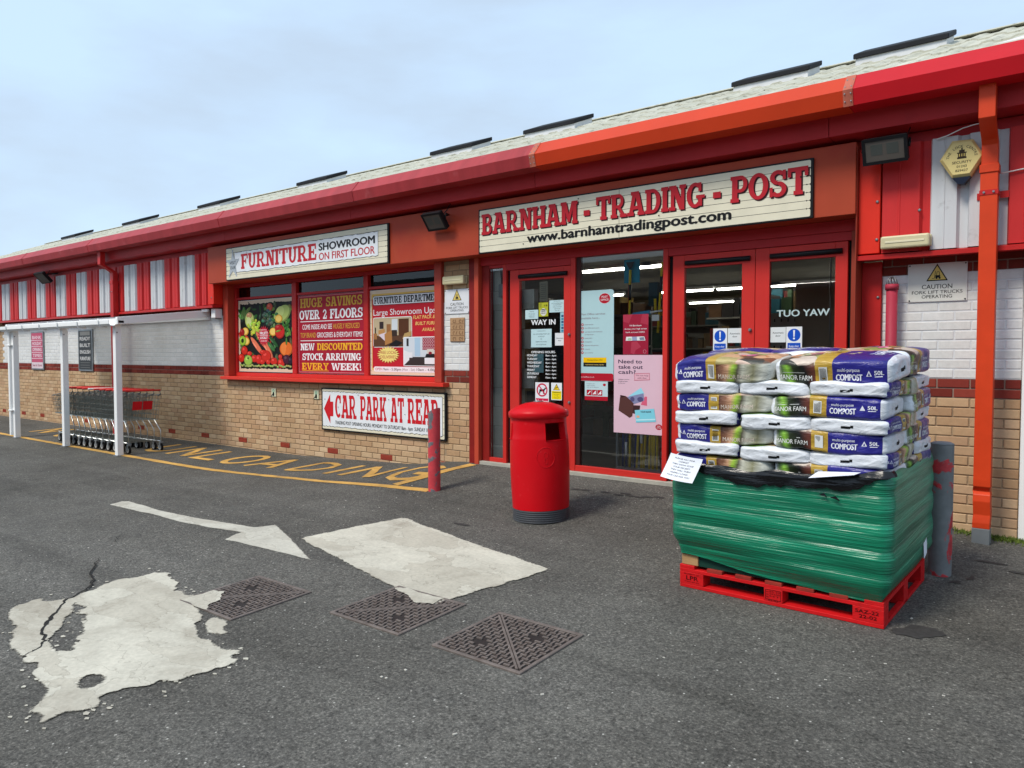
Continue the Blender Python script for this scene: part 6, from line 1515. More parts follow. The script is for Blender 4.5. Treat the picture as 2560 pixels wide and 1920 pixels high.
# ================================================================== SHOPPING TROLLEYS (nested)
TRRED = pm('trolley_handle_red', S(204, 44, 38), .35, .06, 5); TRWHITE = pm('trolley_handle_white', S(220, 214, 210), .4)
WIRE = pm("trolley_wire", S(126, 132, 128), .35, .15, 20, metal=.6, spec=.5)
PLAC = pm('placard_red', S(206, 20, 36), .4)
def make_trolley():
    e = empty('shopping_trolley', (0, 0, 0))
    # local frame: rear (handle) at x=0, nose towards -x, y across; z above ground
    tr, br, tf, bf = (-.02, .26, .90), (-.08, .235, .50), (-.86, .20, .80), (-.80, .17, .50)   # top rear, bottom rear, top front, bottom front (x, half width, z)
    mb = MB(); w = .0029
    for s_ in (-1, 1):
        P = [Vector((c[0], s_ * c[1], c[2])) for c in (tr, br, bf, tf)]
        for k in range(12):
            t = k / 11; mb.tube([P[0].lerp(P[3], t), P[1].lerp(P[2], t)], w, 4, caps=False, smooth=False)
        for k in range(6):
            t = k / 5; mb.tube([P[0].lerp(P[1], t), P[3].lerp(P[2], t)], w * (2.5 if k in (0, 5) else 1.2), 4, caps=False, smooth=False)
    for k in range(9):
        t = -1 + k / 4; mb.tube([(tf[0], t * tf[1], tf[2]), (bf[0], t * bf[1], bf[2])], w, 4, caps=False, smooth=False); mb.tube([(br[0], t * br[1], br[2]), (bf[0], t * bf[1], bf[2])], w, 4, caps=False, smooth=False)
    for k in range(5):
        t = k / 4; x = tf[0] + (bf[0] - tf[0]) * t; y = tf[1] + (bf[1] - tf[1]) * t; z = tf[2] + (bf[2] - tf[2]) * t; mb.tube([(x, -y, z), (x, y, z)], w * 1.2, 4, caps=False, smooth=False)
    mb.build('basket', WIRE, e, local=True)
    mb = MB()      # rear swing gate
    for k in range(11):
        t = -1 + k / 5; mb.tube([(-.04, t * .245, .885), (-.13, t * .225, .51)], w, 4, caps=False, smooth=False)
    for k in range(5): q = k / 4; mb.tube([(-.04 - .09 * q, -.245 + .02 * q, .885 - .375 * q), (-.04 - .09 * q, .245 - .02 * q, .885 - .375 * q)], w * 1.2, 4, caps=False, smooth=False)
    gate = mb.build('swing_gate', WIRE, e, local=True)
    mb = MB(); mb.tube([(-.05, -.27, .965), (-.05, .27, .965)], .015, 10); mb.build('handle', TRRED, e, local=True)
    for s_ in (-1, 1):
        MB().tube([(-.05, s_ * .262, .955), (-.03, s_ * .262, .90), (-.1, s_ * .258, .87)], .011, 6).build('handle_bracket', TRRED if False else GREYPL, e, local=True)
        MB().tube([(-.02, s_ * .25, .155), (-.02, s_ * .25, .33), (-.18, s_ * .23, .49), (-.3, s_ * .22, .50)], .0095, 6).build('rear_leg', CHROME, e, local=True)
        MB().tube([(-.02, s_ * .25, .16), (-.62, s_ * .17, .16), (-.72, s_ * .15, .17)], .0095, 6).build('chassis_rail', CHROME, e, local=True)
    mb = MB()
    for k in range(6): x = -.1 - k * .1; mb.tube([(x, -.24 + .013 * k, .165), (x, .24 - .013 * k, .165)], .004, 4, caps=False)
    mb.build('bottom_tray', WIRE, e, local=True)
    for x, y in ((-.02, -.25), (-.02, .25), (-.62, -.165), (-.62, .165)):
        c = MB().box(x - .02, x + .03, y - .026, y + .026, .125, .15).build('caster', GREYPL, e, .006, local=True)
        f = MB()
        for s_ in (-1, 1): f.box(x - .018, x + .022, y + s_ * .022 - .003, y + s_ * .022 + .003, .05, .1249)
        f.build('fork', GREYPL, c, local=True)
        MB().tube([(x - .01, y - .016, .062), (x - .01, y + .016, .062)], .061, 20).build('tyre', BLACKRUB, c, local=True)
        MB().tube([(x - .01, y - .0175, .062), (x - .01, y + .0175, .062)], .042, 16).build('hub', pm('grey_hub', S(176, 178, 178), .5), c, local=True)
    return e
proto = make_trolley()
ordn = 'last second third fourth fifth sixth seventh eighth ninth tenth eleventh'.split()
trs = []
for i in range(11):
    o = proto if i == 0 else copy_tree(proto)
    x = -11.65 - .215 * i; y = -1.085 + random.uniform(-.006, .006)
    o.location = (x, y, G(x, y)); o.rotation_euler = (0, 0, random.uniform(-.006, .006))
    tag(o, 'shopping trolley in the nested row, ' + ('the outermost one nearest the window' if i == 0 else '%s counted from the window end' % ordn[i]), 'trolley', 'nested shopping trolleys under the shelter'); trs.append(o)
# the outermost trolley carries a red placard on its gate; one trolley has a white handle
for ch in trs[0].children:
    if ch.name.startswith('swing_gate'):
        for a in (-.16, .0): MB().face([(-.043, a, .80), (-.043, a + .145, .80), (-.075, a + .145, .665), (-.075, a, .665)]).face([(-.047, a, .80), (-.079, a, .665), (-.079, a + .145, .665), (-.047, a + .145, .80)]).build('placard', PLAC, ch, local=True)
trs[6]['label'] = 'shopping trolley with a white handle in the nested row'
for ch in trs[6].children:
    if ch.name.startswith('handle') and 'bracket' not in ch.name:
        ch.data = ch.data.copy(); ch.data.materials.clear(); ch.data.materials.append(TRWHITE)

# ================================================================== COMPOST PALLET
PC = Vector((-1.4666, -1.8534, -.177)); PM = Matrix.Translation(PC) @ Matrix.Rotation(-.0292, 4, 'Z') @ Matrix.Rotation(.036, 4, 'X')
def place(o, x=0, y=0, z=0, rz=0, tilt=(0, 0)):
    o.matrix_basis = PM @ Matrix.Translation((x, y, z)) @ Matrix.Rotation(rz, 4, 'Z') @ Matrix.Rotation(tilt[0], 4, 'X') @ Matrix.Rotation(tilt[1], 4, 'Y'); return o
PALRED = pm('pallet_red_paint', S(206, 22, 26), .6, .18, 5, stretch=(1, 4, 4), dirt=(S(150, 24, 24), 9, .58, .7), bmp=(30, .25, (1, 6, 6)))
PALIN = pm('pallet_worn_inside', S(176, 44, 40), .8, .25, 6)
pal = empty('pallet', (0, 0, 0), 'bright red timber pallet under the green-wrapped compost', 'pallet'); place(pal)
def pb(name, a, m=PALRED): return MB().box(*a).build(name, m, pal, .002, local=True)
for y in (-.45, -.0, .45): pb('bottom_board', (-.6, .6, y - .05, y + .05, 0, .022))
blocks = []
for x in (-.52, 0, .52):
    for y in (-.45, 0, .45):
        wx = .08 if x else .055; blocks.append(pb('block', (x - wx, x + wx, y - .0499, y + .0499, .0222, .1)))
for y in (-.45, 0, .45): pb('stringer_board', (-.6, .6, y - .05, y + .05, .1002, .122))
for k in range(7): x = -.6 + k * (1.2 - .1) / 6; pb('deck_board', (x, x + .1, -.5, .5, .1222, .144), PALRED if k in (0, 6) else pm('pallet_deck', S(150, 50, 40), .8, .3, 6))
for x in (-.6, .57): pb('end_bottom_board', (x + .0, x + .03, -.399, .399, .001, .0215))
# side walls of the two-way faces
def bfn(x, z, l): return (x, -.5 - .0006 - l * .0004, z)
pr = Print(); DR = S(70, 12, 14)
pr.text('LPR', -.555, -.475, .052, .028, DR, 1, bold=.02); pr.text('PROPERTY OF', -.57, -.47, .085, .008, DR, 1); pr.text('www.lpr.eu', -.57, -.47, .038, .008, DR, 1)
pr.line([(-.045, .035), (-.045, .092), (.045, .092), (.045, .035), (-.045, .035)], .003, DR, 1); [pr.text(t, -.02, .04, z, .009, DR, 1.5) for t, z in (('ES-30', .078), ('07500', .065), ('HT', .052))]; [pr.text('IPPC', -.04, -.024, z, .008, DR, 1.5) for z in (.045, .06, .075)]; pr.text('22-02', -.03, .03, .026, .008, DR, 1.8)
pr.text('SAZ-22', .455, .575, .068, .02, DR, 1, bold=.02); pr.text('22-02', .475, .565, .04, .02, DR, 1, bold=.02)
pr.build('stencilling', pal, fn=bfn, m=PRINT)
for a in ((-.56, -.44, -.56, -.42), ): pass
tim = empty('timber_block', (0, 0, 0), 'short raw timber block wedged on the left end of the red pallet', 'timber'); place(tim, -.535, -.43, .1445)
MB().box(-.055, .055, -.06, .06, 0, .07).build('block', WOOD, tim, .003, local=True)

# ---- bag shape
BA, BB, BP = .312, .213, 11.0
def bag_radius(p, x, y, z): return (abs(x) ** p + abs(y) ** p + abs(z) ** p) ** (1 / p)
def bag_disp(v, seed):
    q = Vector((v.x * 5 + seed * 7.1, v.y * 5, v.z * 11)); d = noise.noise(q) * .014
    q2 = Vector((v.x * 16 + seed * 3.7, v.y * 16, v.z * 38)); d += noise.noise(q2) * .005
    q3 = Vector((v.x * 10 + v.z * 40 + seed, v.y * 10, v.z * 20)); d += abs(noise.noise(q3)) * -.0015
    return d
def bag_point(x, y, z, c, seed, sag):
    """unit-cube surface direction -> bag surface"""
    r = bag_radius(BP, x, y, z); ux, uy, uz = x / r, y / r, z / r
    v = Vector((ux * BA, uy * BB, uz * c))
    pinch = 1 - .12 * abs(ux) ** 10          # ends squeezed a little
    v.z *= pinch * (1 - .22 * abs(ux) ** 8 * abs(uy) ** 3); v.y *= 1 - .03 * abs(ux) ** 6
    v.z += .011 * noise.noise(Vector((v.x * 4 + seed * 5.3, v.y * 4, seed * 1.7)))
    if sag: v.z += sag * (1 - (ux * .9) ** 2) * max(0, uz) * (1 - (uy * .8) ** 2)
    nrm = Vector((ux ** 5 / BA, uy ** 5 / BB, uz ** 5 / c)); nrm.normalize()
    return v + nrm * bag_disp(v, seed)
def bag_surface_front(x, z, c, seed, sag):
    """point on the long front face (-y) at given x,z"""
    X = max(-.97, min(.97, x / BA)); Z = max(-.93, min(.93, z / c)); 
    # find y on the unit superquadric
    t = max(0.0, 1 - abs(X) ** BP - abs(Z) ** BP); Y = -t ** (1 / BP)
    return bag_point(X, Y, Z, c, seed, sag)
BLUE = S(40, 38, 126); GOLDB = S(184, 150, 58)
def bag_mat(name, kind):
    m, nt, b, out = nodes_of(name)
    t = nt.nodes.new('ShaderNodeTexCoord'); sp = nt.nodes.new('ShaderNodeSeparateXYZ'); nt.links.new(t.outputs['Object'], sp.inputs[0])
    n = add_noise(nt, 3.5, 4, .55)
    # slant the picture bands with height and noise
    m1 = nt.nodes.new('ShaderNodeMath'); m1.operation = 'MULTIPLY_ADD'; m1.inputs[1].default_value = 1 / (2 * BA); m1.inputs[2].default_value = .5
    nt.links.new(sp.outputs['X'], m1.inputs[0])
    m2 = nt.nodes.new('ShaderNodeMath'); m2.operation = 'MULTIPLY_ADD'; m2.inputs[1].default_value = -.55 if kind == 'L' else .55
    nt.links.new(sp.outputs['Z'], m2.inputs[0]); nt.links.new(m1.outputs[0], m2.inputs[2])
    m3 = nt.nodes.new('ShaderNodeMath'); m3.operation = 'MULTIPLY_ADD'; m3.inputs[1].default_value = .18; nt.links.new(n, m3.inputs[0])
    m4 = nt.nodes.new('ShaderNodeMath'); m4.operation = 'SUBTRACT'; m4.inputs[1].default_value = .09; nt.links.new(m2.outputs[0], m3.inputs[2]); nt.links.new(m3.outputs[0], m4.inputs[0])
    if kind == 'L':
        band = ramp(nt, m1.outputs[0], [(0, S(222, 226, 232)), (.05, BLUE), (.37, GOLDB), (.475, S(150, 110, 84)), (.985, S(206, 206, 196))], 'CONSTANT')
        pic = ramp(nt, m4.outputs[0], [(.47, S(86, 52, 40)), (.55, S(140, 98, 76)), (.6, S(206, 160, 126)), (.645, S(150, 188, 60)), (.69, S(84, 80, 64)), (.74, S(196, 196, 180)), (.84, S(140, 138, 108)), (.93, S(200, 202, 192))])
        isp = ramp(nt, m1.outputs[0], [(0, (0, 0, 0)), (.475, (1, 1, 1)), (.985, (0, 0, 0))], 'CONSTANT')
    else:
        band = ramp(nt, m1.outputs[0], [(0, S(222, 226, 232)), (.05, S(60, 70, 40)), (.37, GOLDB), (.515, BLUE), (.95, S(222, 226, 232))], 'CONSTANT')
        pic = ramp(nt, m4.outputs[0], [(.04, S(180, 186, 170)), (.08, S(78, 100, 60)), (.13, S(132, 184, 62)), (.19, S(44, 54, 34)), (.29, S(26, 26, 26)), (.36, S(104, 58, 48))])
        isp = ramp(nt, m1.outputs[0], [(0, (0, 0, 0)), (.05, (1, 1, 1)), (.37, (0, 0, 0))], 'CONSTANT')
    c = mixc(nt, isp, band, pic)
    # top of the bag: bigger blurred produce picture over the picture half
    zt = ramp(nt, sp.outputs['Z'], [(.047, (0, 0, 0)), (.055, (1, 1, 1))])
    v = nt.nodes.new('ShaderNodeTexVoronoi'); v.inputs['Scale'].default_value = 9; nt.links.new(t.outputs['Object'], v.inputs['Vector'])
    sc = nt.nodes.new('ShaderNodeSeparateColor'); nt.links.new(v.outputs['Color'], sc.inputs[0])
    prod = ramp(nt, sc.outputs['Red'], [(0, S(44, 44, 42)), (.25, S(216, 166, 130)), (.45, S(132, 160, 84)), (.6, S(206, 190, 176)), (.75, S(190, 110, 70)), (.88, S(60, 60, 54))], 'LINEAR')
    c = mixc(nt, mixc(nt, 1.0, zt, isp, 'MULTIPLY'), c, prod)
    c = mixc(nt, 1.0, c, ramp(nt, add_noise(nt, 12, 5), [(.3, (.86,) * 3), (.7, (1.08,) * 3)]), 'MULTIPLY')
    nt.links.new(c, b.inputs['Base Color']); b.inputs['Roughness'].default_value = .28; b.inputs['Specular IOR Level'].default_value = .4
    vr = nt.nodes.new('ShaderNodeTexVoronoi'); vr.feature = 'SMOOTH_F1'; vr.inputs['Scale'].default_value = 17; vr.inputs['Smoothness'].default_value = .25
    mw = nt.nodes.new('ShaderNodeMapping'); mw.inputs['Scale'].default_value = (.8, .8, 2.0); nw = nt.nodes.new('ShaderNodeTexNoise'); nw.inputs['Scale'].default_value = 6; nw.inputs['Detail'].default_value = 3
    mi = nt.nodes.new('ShaderNodeMixRGB'); mi.inputs[0].default_value = .12
    nt.links.new(t.outputs['Object'], mw.inputs['Vector']); nt.links.new(t.outputs['Object'], nw.inputs['Vector']); nt.links.new(mw.outputs['Vector'], mi.inputs[1]); nt.links.new(nw.outputs['Color'], mi.inputs[2]); nt.links.new(mi.outputs[0], vr.inputs['Vector'])
    hm = nt.nodes.new('ShaderNodeMath'); hm.operation = 'MULTIPLY_ADD'; hm.inputs[1].default_value = .55; nt.links.new(vr.outputs['Distance'], hm.inputs[0]); nt.links.new(add_noise(nt, 9, 5, .6, stretch=(1, 1, 2.2), dist=.9), hm.inputs[2])
    bump(nt, b, hm.outputs[0], .6, .016)
    return m
BAGL, BAGR = bag_mat('compost_bag_film_a', 'L'), bag_mat('compost_bag_film_b', 'R')
def bag_variant(kind, c, seed, sag=0.0, top=False):
    nx, ny, nzv = 30, 18, 10; mb = MB(); vid = {}
    def vert(x, y, z):
        k = (round(x, 4), round(y, 4), round(z, 4))
        if k not in vid: vid[k] = len(mb.v); mb.v.append(tuple(bag_point(x, y, z, c, seed, sag)))
        return vid[k]
    g = lambda n, i: math.copysign(abs(-1 + 2 * i / n) ** .8, -1 + 2 * i / n)
    def grid(fu, n1, n2):
        for i in range(n1):
            for j in range(n2):
                mb.f.append(tuple(vert(*fu(g(n1, a), g(n2, b))) for a, b in ((i, j), (i + 1, j), (i + 1, j + 1), (i, j + 1)))); mb.sm.append(True)
    for s_ in (-1, 1):
        grid(lambda u, v, s_=s_: (u, v, s_), nx, ny); grid(lambda u, v, s_=s_: (u, s_, v), nx, nzv); grid(lambda u, v, s_=s_: (s_, u, v), ny, nzv)
    o = mb.build('compost_bag', BAGL if kind == 'L' else BAGR, None, local=True)
    # print on the long side and the black batch code on both ends
    pr = Print(); WB = S(226, 228, 238); h = c * .34
    if kind == 'L':
        pr.text('multi-purpose', -.222, -.11, c * .2, c * .27, WB, 1, bold=.01); pr.text('COMPOST', -.228, -.1, -c * .48, c * .52, WB, 1, bold=.03)
        pr.text('50L', -.296, -.268, -c * .1, c * .34, WB, 1, bold=.03); pr.poly([(-.262, -c * .15), (-.236, -c * .15), (-.249, c * .3)], WB, 1); pr.poly([(-.255, -c * .1), (-.243, -c * .1), (-.249, c * .15)], BLUE, 2)
        pr.rect(-.066, -.026, -c * .6, c * .55, S(220, 222, 220), 1); [pr.rect(-.062 + k * .0046, -.0598 + k * .0046, -c * .5, c * .47, BLK, 2) for k in range(7)]
        pr.text('MANOR FARM', .0, .19, -c * .55, c * .42, S(214, 200, 186), 1, bold=.006)
    else:
        pr.text('multi-purpose', .035, .15, c * .2, c * .27, WB, 1, bold=.01); pr.text('COMPOST', .028, .162, -c * .48, c * .52, WB, 1, bold=.03)
        pr.poly([(.182, -c * .15), (.21, -c * .15), (.196, c * .3)], WB, 1); pr.poly([(.19, -c * .1), (.202, -c * .1), (.196, c * .15)], BLUE, 2); pr.text('50L', .222, .268, -c * .05, c * .34, WB, 1, bold=.03); pr.rect(.224, .262, -c * .22, -c * .16, WB, 1)
        pr.rect(-.06, -.016, -c * .58, c * .55, S(220, 222, 220), 1); [pr.rect(-.055 + k * .0052, -.0525 + k * .0052, -c * .48, c * .46, BLK, 2) for k in range(7)]
        pr.text('MANOR FARM', -.285, -.1, -c * .5, c * .44, S(230, 232, 228), 1, bold=.012); pr.line([(-.26, c * .1), (-.14, c * .12)], .002, S(224, 226, 222), 1)
    def fn(x, z, l):
        p = bag_surface_front(x, z, c, seed, sag); return (p.x, p.y - .0012 - l * .0006, p.z)
    for nm, lo, hi in ((('name_print', -1, -.07), ('barcode', -.07, -.02), ('brand_print', -.02, 1)) if kind == 'L' else (('brand_print', -1, -.07), ('barcode', -.07, 0), ('name_print', 0, 1))):
        q = Print(); 
        for f_, c_ in zip(pr.f, pr.c):
            if lo <= pr.v[f_[0]][0] < hi:
                n_ = len(q.v); q.v += [pr.v[i_] for i_ in f_]; q.f.append(tuple(range(n_, n_ + len(f_)))); q.c.append(c_)
        me = q.build(nm, None, fn=fn, m=VINYL, mesh_only=True)
        s1 = bpy.data.objects.new(nm, me); COL.objects.link(s1); s1.parent = o
    if top:
        pt = Print(); r3 = random.Random(seed)
        s_ = 1 if kind == 'R' else -1
        for k in range(16):
            a = r3.uniform(0, 6.28); rd = r3.uniform(0, .04); pt.ell(-s_ * .12 + rd * math.cos(a), -.03 + rd * .8 * math.sin(a), .018, .012, S(*[int(v_ * r3.uniform(.85, 1.05)) for v_ in (222, 120, 150)]), 1 + k * .15, r3.uniform(0, 180), n=10)
        for k in range(8): pt.ell(-s_ * r3.uniform(.0, .25), r3.uniform(-.15, .12), r3.uniform(.015, .04), r3.uniform(.008, .015), S(*r3.choice([(150, 176, 90), (206, 130, 70), (222, 190, 160), (120, 140, 70)])), 4 + k * .15, r3.uniform(0, 180), n=12)
        x_ = s_ * .19
        pt.text('multi-purpose', x_ - .09, x_ + .05, .02, .03, S(206, 210, 230), 3, bold=.01, rot=80); pt.text('COMPOST', x_ - .055, x_ + .1, .01, .042, S(226, 228, 238), 3, bold=.03, rot=80); pt.text('John Innes', x_ + .02, x_ + .12, -.0, .014, S(206, 210, 230), 3, rot=80)
        pt.text('MANOR', s_ * .07 - .06, s_ * .07 + .06, .0, .026, S(226, 206, 150), 3, rot=80)
        def fn2(x, y, l):
            X, Y = max(-.95, min(.95, x / BA)), max(-.95, min(.95, y / BB)); tt = max(0, 1 - abs(X) ** BP - abs(Y) ** BP) ** (1 / BP)
            p = bag_point(X, Y, tt, c, seed, sag); return (p.x, p.y, p.z + .0012 + l * .0005)
        me = pt.build('top_print', None, fn=fn2, m=VINYL, mesh_only=True); s2 = bpy.data.objects.new('top_print', me); COL.objects.link(s2); s2.parent = o; s2['kind'] = 'stuff'
    pe = Print(); pe.rect(-.03, .02, -c * .3, c * .02, BLK, 1); pe.rect(.02, .036, -c * .2, c * .15, BLK, 1)
    for e_ in (-1, 1):
        def fe(y, z, l, e_=e_):
            Y, Z = y / BB, z / c; tt = max(0, 1 - abs(Y) ** BP - abs(Z) ** BP) ** (1 / BP); p = bag_point(e_ * tt, Y * -e_ * -1, Z, c, seed, sag); return (p.x + e_ * .0014, p.y, p.z)
        me = pe.build('batch_code', None, fn=fe, m=VINYL, mesh_only=True); s3 = bpy.data.objects.new('batch_code', me); COL.objects.link(s3); s3.parent = o
    return o
layers = [('A', .70), ('B', .795), ('A', .877), ('B', .985), ('A', 1.063), ('B', 1.172), ('A', 1.25)]
# heights of the layer undersides above the ground at the pallet centre
zz = .745; LAYERS = []
for i, t in enumerate('ABABABA'):
    h = .113 if t == 'A' else .080
    LAYERS.append((t, zz, h)); zz += h
protos = {}
def get_bag(kind, c, var, sag=0.0, top=False):
    k = (kind, round(c, 3), var, top)
    if k not in protos:
        protos[k] = bag_variant(kind, c, var + (3 if kind == 'L' else 11) + (20 if top else 0), sag, top); return protos[k]
    return copy_tree(protos[k])
rbx = random.Random(8); lvl = ['bottom', 'second', 'third', 'fourth', 'fifth', 'sixth', 'top']
POS = {'A': [(-.3, -.295, 0, 'L', 'front left, long side showing'), (.3, -.295, 0, 'R', 'front right, long side showing'), (-.4, .2, math.pi / 2, 'L', 'back left'), (0, .2, math.pi / 2, 'L', 'back centre'), (.4, .2, math.pi / 2, 'R', 'back right')],
       'B': [(-.4, -.2, math.pi / 2, 'L', 'front left, white end showing'), (0, -.2, math.pi / 2, 'R', 'front centre, white end showing'), (.4, -.2, math.pi / 2, 'L', 'front right, white end showing'), (-.3, .295, 0, 'L', 'back left'), (.3, .295, 0, 'R', 'back right')]}
for i, (t, z, h) in enumerate(LAYERS):
    last = i == len(LAYERS) - 1
    for j, (x, y, rz, kind, where) in enumerate(POS[t]):
        if i in (2, 3, 4) and where.startswith('back') and 'right' not in where and t == 'A' and 'centre' in where: continue
        c = h / 2 + (.004 if t == 'A' else .007) + (.008 if last else 0)
        o = get_bag(kind, c, (i // 2 + j * 2) % 3 if not last else 0, .022 if last else 0.0, last)
        place(o, x * 1.045 + rbx.uniform(-.012, .012), y * 1.06 + rbx.uniform(-.018, .012) - (.008 if t == 'B' and y < 0 else 0), z + h / 2 + ((.008 if y < 0 else .028) if last else 0), rz + rbx.uniform(-.05, .05), (rbx.uniform(-.01, .01) + (.085 if last and y < 0 else 0), rbx.uniform(-.01, .01)))
        tag(o, 'compost bag in the %s open layer of the stack, %s' % (lvl[i], where), 'compost bag', 'compost bags stacked on the pallet')

# ---- green stretch wrap round the lower bags
def wrap_mat():
    m, nt, b, out = nodes_of('green_stretch_wrap')
    n1 = add_noise(nt, 3.4, 4, .5, stretch=(.32, .32, 9), dist=.25); n2 = add_noise(nt, 12, 3, .5, stretch=(.16, .16, 9), dist=.1); n3 = add_noise(nt, 2.0, 4)
    c = ramp(nt, n1, [(.3, S(0, 94, 68)), (.5, S(0, 120, 86)), (.7, S(12, 148, 110))])
    c = mixc(nt, 1.0, c, ramp(nt, n3, [(.3, (.9, .93, .93)), (.7, (1.08, 1.05, 1.05))]), 'MULTIPLY')
    nt.links.new(c, b.inputs['Base Color']); b.inputs['Roughness'].default_value = .32; b.inputs['Specular IOR Level'].default_value = .7
    ad = nt.nodes.new('ShaderNodeMath'); ad.operation = 'MULTIPLY_ADD'; ad.inputs[1].default_value = .55; nt.links.new(n2, ad.inputs[0]); nt.links.new(n1, ad.inputs[2])
    bump(nt, b, ad.outputs[0], .6, .02); return m
WRAP = wrap_mat(); BFILM = pm('black_film', S(12, 12, 14), .2, .3, 12, bmp=(10, .35, (.4, .4, 6)), spec=.5)
def perim(u, hx, hy, r):
    """point and outward normal on a rounded rectangle, u in 0..1 starting front-left going right"""
    L = [2 * (hx - r), math.pi / 2 * r, 2 * (hy - r), math.pi / 2 * r, 2 * (hx - r), math.pi / 2 * r, 2 * (hy - r), math.pi / 2 * r]; s_ = u * sum(L); i = 0
    while i < 7 and s_ > L[i]: s_ -= L[i]; i += 1
    if i == 0: return (-hx + r + s_, -hy), (0, -1)
    if i == 2: return (hx, -hy + r + s_), (1, 0)
    if i == 4: return (hx - r - s_, hy), (0, 1)
    if i == 6: return (-hx, hy - r - s_), (-1, 0)
    cx, cy, a0 = {1: (hx - r, -hy + r, -90), 3: (hx - r, hy - r, 0), 5: (-hx + r, hy - r, 90), 7: (-hx + r, -hy + r, 180)}[i]; a = R(a0) + s_ / r
    return (cx + r * math.cos(a), cy + r * math.sin(a)), (math.cos(a), math.sin(a))
wr = empty('wrapped_compost_load', (0, 0, 0), 'lower half of the compost load under shiny green stretch wrap', 'wrapped load'); place(wr)
HX, HY = .642, .552; NU, NV = 260, 84; mb = MB()
def zlow(p): # lower edge sweeps down from the left end to the right
    x, y = p; t = ss((x + .6) / .9)
    return .215 - .075 * t + .006 * math.sin(x * 9) + (.0 if y < 0 else .0)
def ztop(p):
    x, y = p; return .795 + .01 * math.sin(x * 11) + .007 * math.sin(x * 23 + 1) + .05 * ss((x - .2) / .4) * (1 - .6 * ss((y + .5) / .6)) + .008 * math.sin(y * 14)
for v_ in range(NV + 1):
    t = v_ / NV
    for u_ in range(NU):
        (x, y), (nx, ny) = perim(u_ / NU, HX, HY, .07); za, zb = zlow((x, y)), ztop((x, y)); z = za + (zb - za) * t
        ph_ = (z - .145 + .02 * noise.noise(Vector((x * 2.5, y * 2.5, 2)))) / .148; bul = .011 * abs(math.sin(ph_ * math.pi)) ** .7 - .005
        inn = -.05 * (1 - ss((z - za) / .14)) - .012 * ss((z - zb + .06) / .06)
        nn = noise.noise(Vector((x * 1.6, y * 1.6, z * 11 + x * 1.0))) * .009 + noise.noise(Vector((x * 1.0 + 5, y * 1.0, z * 30 + x * 2.2))) * .0028
        corner = 1 - min(1, (abs(nx * ny) * 4))
        d_ = bul * .9 + inn + nn * (.35 + .65 * corner); lean = -.035 * (z - .2)
        mb.v.append((x + nx * d_ * 1.0, y + ny * d_, z))
for v_ in range(NV):
    for u_ in range(NU): mb.f.append((v_ * NU + u_, v_ * NU + (u_ + 1) % NU, (v_ + 1) * NU + (u_ + 1) % NU, (v_ + 1) * NU + u_)); mb.sm.append(True)
mb.build('film', WRAP, wr, local=True)
MB().box(-.58, .58, -.48, .48, .1445, .74).build('wrapped_bags', pm('wrapped_bag_core', S(20, 60, 50), .6), wr, local=True)
mb = MB(); NB = 150; r5 = random.Random(6)      # torn black under-wrap hanging over the green film
def bf(u, w):
    (x, y), (nx, ny) = perim(u, HX + .012, HY + .012, .06); return x, y, nx, ny
low = []
for k in range(NB + 1):
    u = .0 + .27 * k / NB; f = k / NB
    d_ = -.006 + .06 * ss(f / .3) * (1 - ss((f - .8) / .2)) + .03 * abs(noise.noise(Vector((f * 11, 3, 0)))) * 1.2 + .016 * noise.noise(Vector((f * 40, 1, 0)))
    low.append(max(.008, d_))
for j in range(9):
    for k in range(NB + 1):
        u = .0 + .27 * k / NB; x, y, nx, ny = bf(u, 0); t = j / 8; zt_ = ztop((x, y)) + .022; z = zt_ - (low[k] + .022) * t
        q = .006 * noise.noise(Vector((x * 6, z * 40, y * 6))) - .012 * (1 - t) ** 3 + .004 * t
        mb.v.append((x + nx * q, y + ny * q, z))
for j in range(8):
    for k in range(NB): a = j * (NB + 1) + k; mb.f.append((a, a + 1, a + NB + 2, a + NB + 1)); mb.sm.append(True)
bfo = mb.build('black_film_flap', BFILM, wr, local=True)
mb = MB()
for k in range(2):
    x = .28 + k * .06; z = .71 - .01 * k; y = -HY - .018; mb.face([(x, y, z), (x + .03, y - .004, z + .012), (x + .05 + .01 * k, y - .012, z - .01 - .004 * k)])
x, y, z = .652, .28, .80
for k in range(5): mb.face([(x, y + k * .03, z + .01 * k), (x + .012, y + .02 + k * .03, z + .012 * k - .02), (x + .02, y + .05 + k * .035, z - .04 + .012 * k)])
mb.build('torn_shreds', BFILM, wr, local=True, kind='stuff')
lab = MB(); lab.face([(.645, .22, .33), (.646, .29, .36), (.648, .31, .29), (.652, .29, .24), (.65, .225, .215), (.644, .24, .28)]); lab.build('label_scrap', PAPER, wr, local=True)
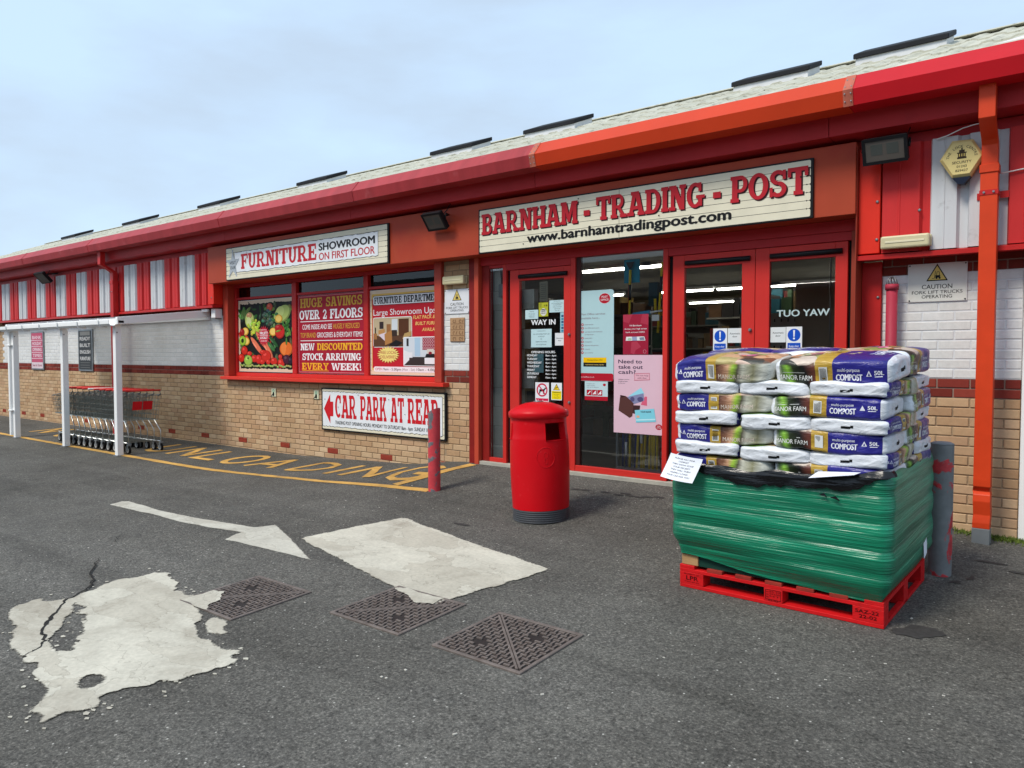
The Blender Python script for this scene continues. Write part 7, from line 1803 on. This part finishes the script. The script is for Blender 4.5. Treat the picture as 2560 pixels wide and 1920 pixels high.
# ---- paper notices on the load
nt_ = empty('paper_notice', (0, 0, 0), 'white please pay for compost note at the left of the pallet', 'notice'); place(nt_, -.505, -HY - .03, .845)
mb = MB(); N = 8; SW, SH = .215, .15
def note(u, v, off=0.0):      # flap hanging out from the stack, slightly curled
    return (u * SW - SW / 2 - .035 * (1 - v) , -.075 * (1 - v) ** 1.3 - off - .01 * math.sin(u * 3.1), -SH * (1 - v) * .93 - .022 * u + .02 + .012 * (u - .5) ** 2)
for i in range(N):
    for j in range(N): mb.face([note(a / N, b / N) for a, b in ((i, j), (i + 1, j), (i + 1, j + 1), (i, j + 1))], True)
mb.build('sheet', PAPER, nt_, local=True, auto=True)
pr = Print()
for k, t in enumerate(('PLEASE PAY FOR', 'COMPOST', 'THEN SHOW STAFF', 'YOUR RECEIPT', 'THEY WILL THEN', 'HAPPILY LOAD', 'YOUR CAR FOR YOU')): pr.text(t, .2, .8, .84 - k * .115, .06, S(90, 92, 100), 1, bold=.004, align='c') if False else pr.text(t, .5 - .022 * len(t), .5 + .022 * len(t), .84 - k * .115, .06, S(90, 92, 100), 1)
pr.build('lettering', nt_, fn=lambda x, z, l: note(x, z, .0018), m=VINYL)
n2_ = empty('paper_notice', (0, 0, 0), 'second white sheet lying flat on the black film ledge', 'notice'); place(n2_, .36, -HY - .015, .842, .06)
mb = MB(); mb.face([(-.12, -.06, -.035), (.11, -.045, -.0), (.13, .03, .004), (-.09, .03, -.01)]); mb.build('sheet', PAPER, n2_, local=True)

# ================================================================== MOSS along the wall foot
ms = MB(); rm = random.Random(12)
for k in range(900):
    x = rm.uniform(-1.0, -.32); y = -abs(rm.gauss(0, .06)) - .02
    if rm.random() < .5: x = rm.gauss(-.5, .12)
    g = G(x, y); h = rm.uniform(.008, .035); a = rm.uniform(0, 6.28); w = rm.uniform(.003, .007); lx, ly = rm.gauss(0, .012), rm.gauss(0, .012)
    ms.face([(x - w * math.cos(a), y - w * math.sin(a), g), (x + w * math.cos(a), y + w * math.sin(a), g), (x + lx, y + ly, g + h)])
ms = ms.build('moss', pm('moss_green', S(98, 116, 48), .9, .35, 30), None); tag(ms, 'green moss and short grass at the foot of the brick wall behind the grey bollard', 'moss', kind='stuff')
# drop the scratch scene used for lettering
bpy.data.scenes.remove(TXT)
